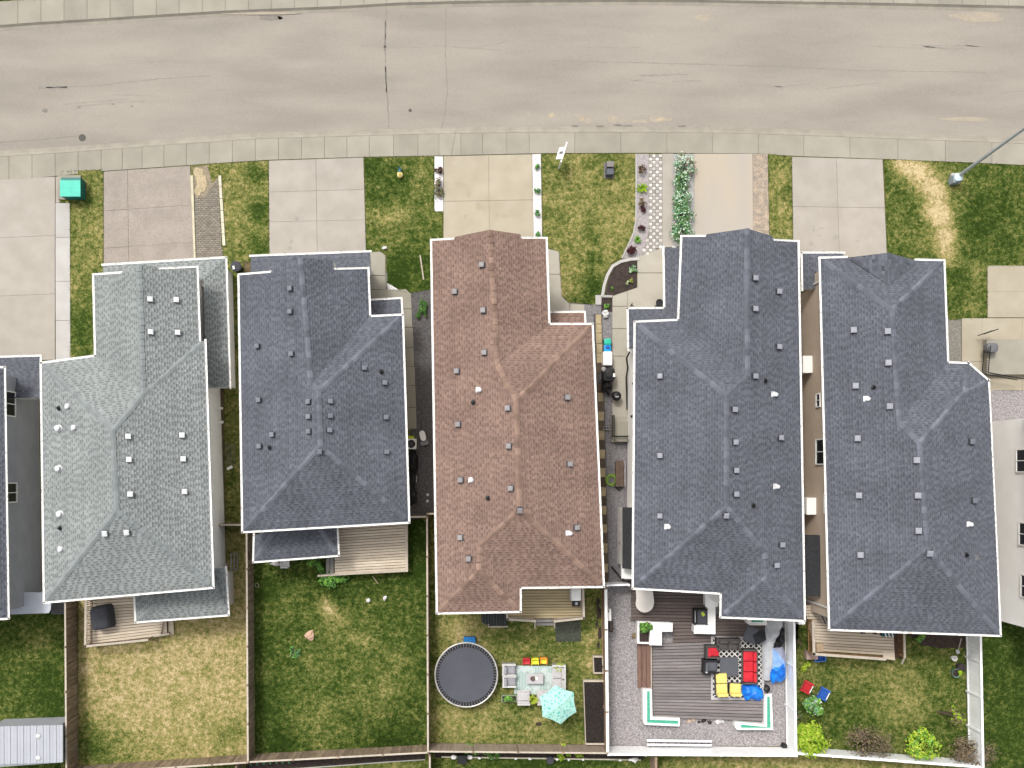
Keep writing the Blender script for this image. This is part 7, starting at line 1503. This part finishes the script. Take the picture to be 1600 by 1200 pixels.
t = thing('spade', 'spade with pale handle standing in the brown garden bed', 'spade', tuple(at(1498, 1012))); MB().tube([at(1502, 998, 1.0), at(1497, 1016, .1)], .03, 6).build('handle', m_wood_cap, t); MB().box(at(1496.5, 1018, .05), (.2, .28, .03), .3).build('blade', m_steel, t)

t = thing('folding_chair', 'white and teal folded chair under the eave on the plank deck', 'chair', tuple(at(1389, 990, .9))); c = at(1390, 990, 1.4)
for k in range(3): MB().tube([(c.x - .35 + .22 * k, c.y + .3, 1.3), (c.x - .2 + .2 * k, c.y - .22, 1.45)], .035, 6).build('frame_bar', m_white, t)
MB().box((c.x, c.y + .05, 1.2), (.75, .5, .05)).build('seat', mat('dark_teal_cloth', (.02, .09, .11)), t); MB().box((c.x - .05, c.y, 1.05), (.6, .4, .3)).build('base', m_black, t)
t = thing('shoes', 'dark boots left on the plank deck below the eave', 'boots', tuple(at(1350, 988, .9))); 
for dx in (0, .13): MB().soft(at(1347, 987, 1.0) + Vector((dx, 0, -.03)), (.11, .28, .12), .05).build('boot', m_black, t)
tag(MB().soft(at(1367, 988, 1.0), (.3, .16, .12), .06).build('shoe', m_redleaf), 'dark red shoe on the plank deck by the eave', 'shoe')
t = thing('bicycle_rack', 'black and grey folded frame on the narrow end of the slatted deck', 'frame', tuple(at(1289, 967, .9)))
for k in range(4): MB().tube([at(1281 + k * 3, 960 + k, 1.3), at(1287 + k * 3, 974 + k, 1.1), at(1293, 974, 1.0)], .025, 5).build('frame_bar', m_black if k % 2 else m_ltgrey, t)
# second yard bits
t = thing('garden_chair', 'white plastic chair on the grass under the low dark roof edge', 'chair', tuple(at(445, 880))); c = at(446, 880, .4)
MB().soft((c.x, c.y - .02, .4), (.44, .42, .05), .08).build('seat', m_white, t); MB().box((c.x, c.y - .24, .62), (.44, .05, .42)).build('backrest', m_white, t)
for s_ in (-1, 1): MB().box((c.x + s_ * .24, c.y, .58), (.06, .44, .04)).build('arm', m_white, t)
for sx in (-1, 1):
    for sy in (-1, 1): MB().box((c.x + sx * .2, c.y + sy * .2, .2), (.05, .05, .38)).build('leg', m_white, t)
tag(MB().blob(at(430, 880, .1), .22, (1.4, .7, .6), 9, .4, 14).build('rag_bundle', m_ltgrey), 'pale rag bundle on the grass left of the white plastic chair', 'bundle')
tag(MB().blob(at(484, 993, .1), m(7), (1, 1, .5), 12, .35, 21).build('rock', mat('pink_stone', (.50, .34, .24), (.38, .25, .17), scale=6)), 'large pinkish stone in the middle of the lush lawn', 'rock')
tag(MB().blob(at(575.5, 938, .1), m(3.4), (1, 1, .6), 10, .1, 22).build('rock', m_hood), 'round white stone on the lush lawn', 'rock'); tag(MB().blob(at(601, 935, .1), m(3.6), (.8, 1.1, .6), 10, .4, 23).build('rock', m_white_rock), 'knobbly white stone right of the round one', 'rock')
tag(MB().tube([at(401.5 + 3 * math.cos(a), 914.5 + 3 * math.sin(a), .05) for a in [k * .52 for k in range(12)]], .015, 5, closed=True).build('hoop', m_wood_cap), 'tiny pale ring lying by the fence on the lush lawn', 'ring')
tag(MB().tube([at(582, 900, .05), at(591, 912, .05)], .03, 5).build('stick', m_stone), 'short stick on the grass below the wide deck', 'stick')
# strip behind the trampoline yard: planter string, black box, small markers
t = thing('garden_border', 'thin pale board edging with markers along the soil strip behind the rear fence', 'border', tuple(at(850, 1184)))
for k in range(8): a, b_ = 690 + k * 39, 690 + (k + 1) * 39 - .6; MB().prism([at(*p, .15)[:2] for p in ((a, 1182 + k * .6), (b_, 1182.6 + k * .6), (b_, 1184.4 + k * .6), (a, 1183.8 + k * .6))], 0, .15).build('board', m_edgew, t)
for k, x in enumerate((749, 768, 806, 828, 871, 889, 911, 969)): MB().blob(at(x, 1183.5 + (x - 690) * .015, .2), .08, (1.3, 1, .8), 7, .4, x).build('marker', m_white, t)
t = thing('planter', 'black square box with white discs on either side behind the rear fence', 'planter', tuple(at(722, 1183))); MB().box(at(722, 1184, .4), (.55, .5, .8)).build('box', m_black, t)
for x in (709, 734): MB().soft(at(x, 1183, .3), (.34, .26, .1), .1).build('disc', m_white, t)
tag(MB().lathe(at(859, 1186, 0), [(.22, 0), (.22, .3), (.24, .32), (.05, .36)], 14).build('flower_pot', m_char), 'round dark grey pot in the border behind the rear fence', 'pot'); tag(MB().blob(at(991, 1187, .15), .16, (1.6, 1, .8), 9, .4, 31).build('rock', m_white), 'white lump at the right end of the border', 'rock')
b = thing('row_of_seedlings', 'row of small pale seedlings in the dark soil strip', 'seedlings', tuple(at(420, 1192)))
for k in range(7): MB().blob(at(392 + k * 10, 1194 - k * .5, .08), .07, (1.4, 1, .7), 7, .5, k).build('seedling', m_mintleaf, b)
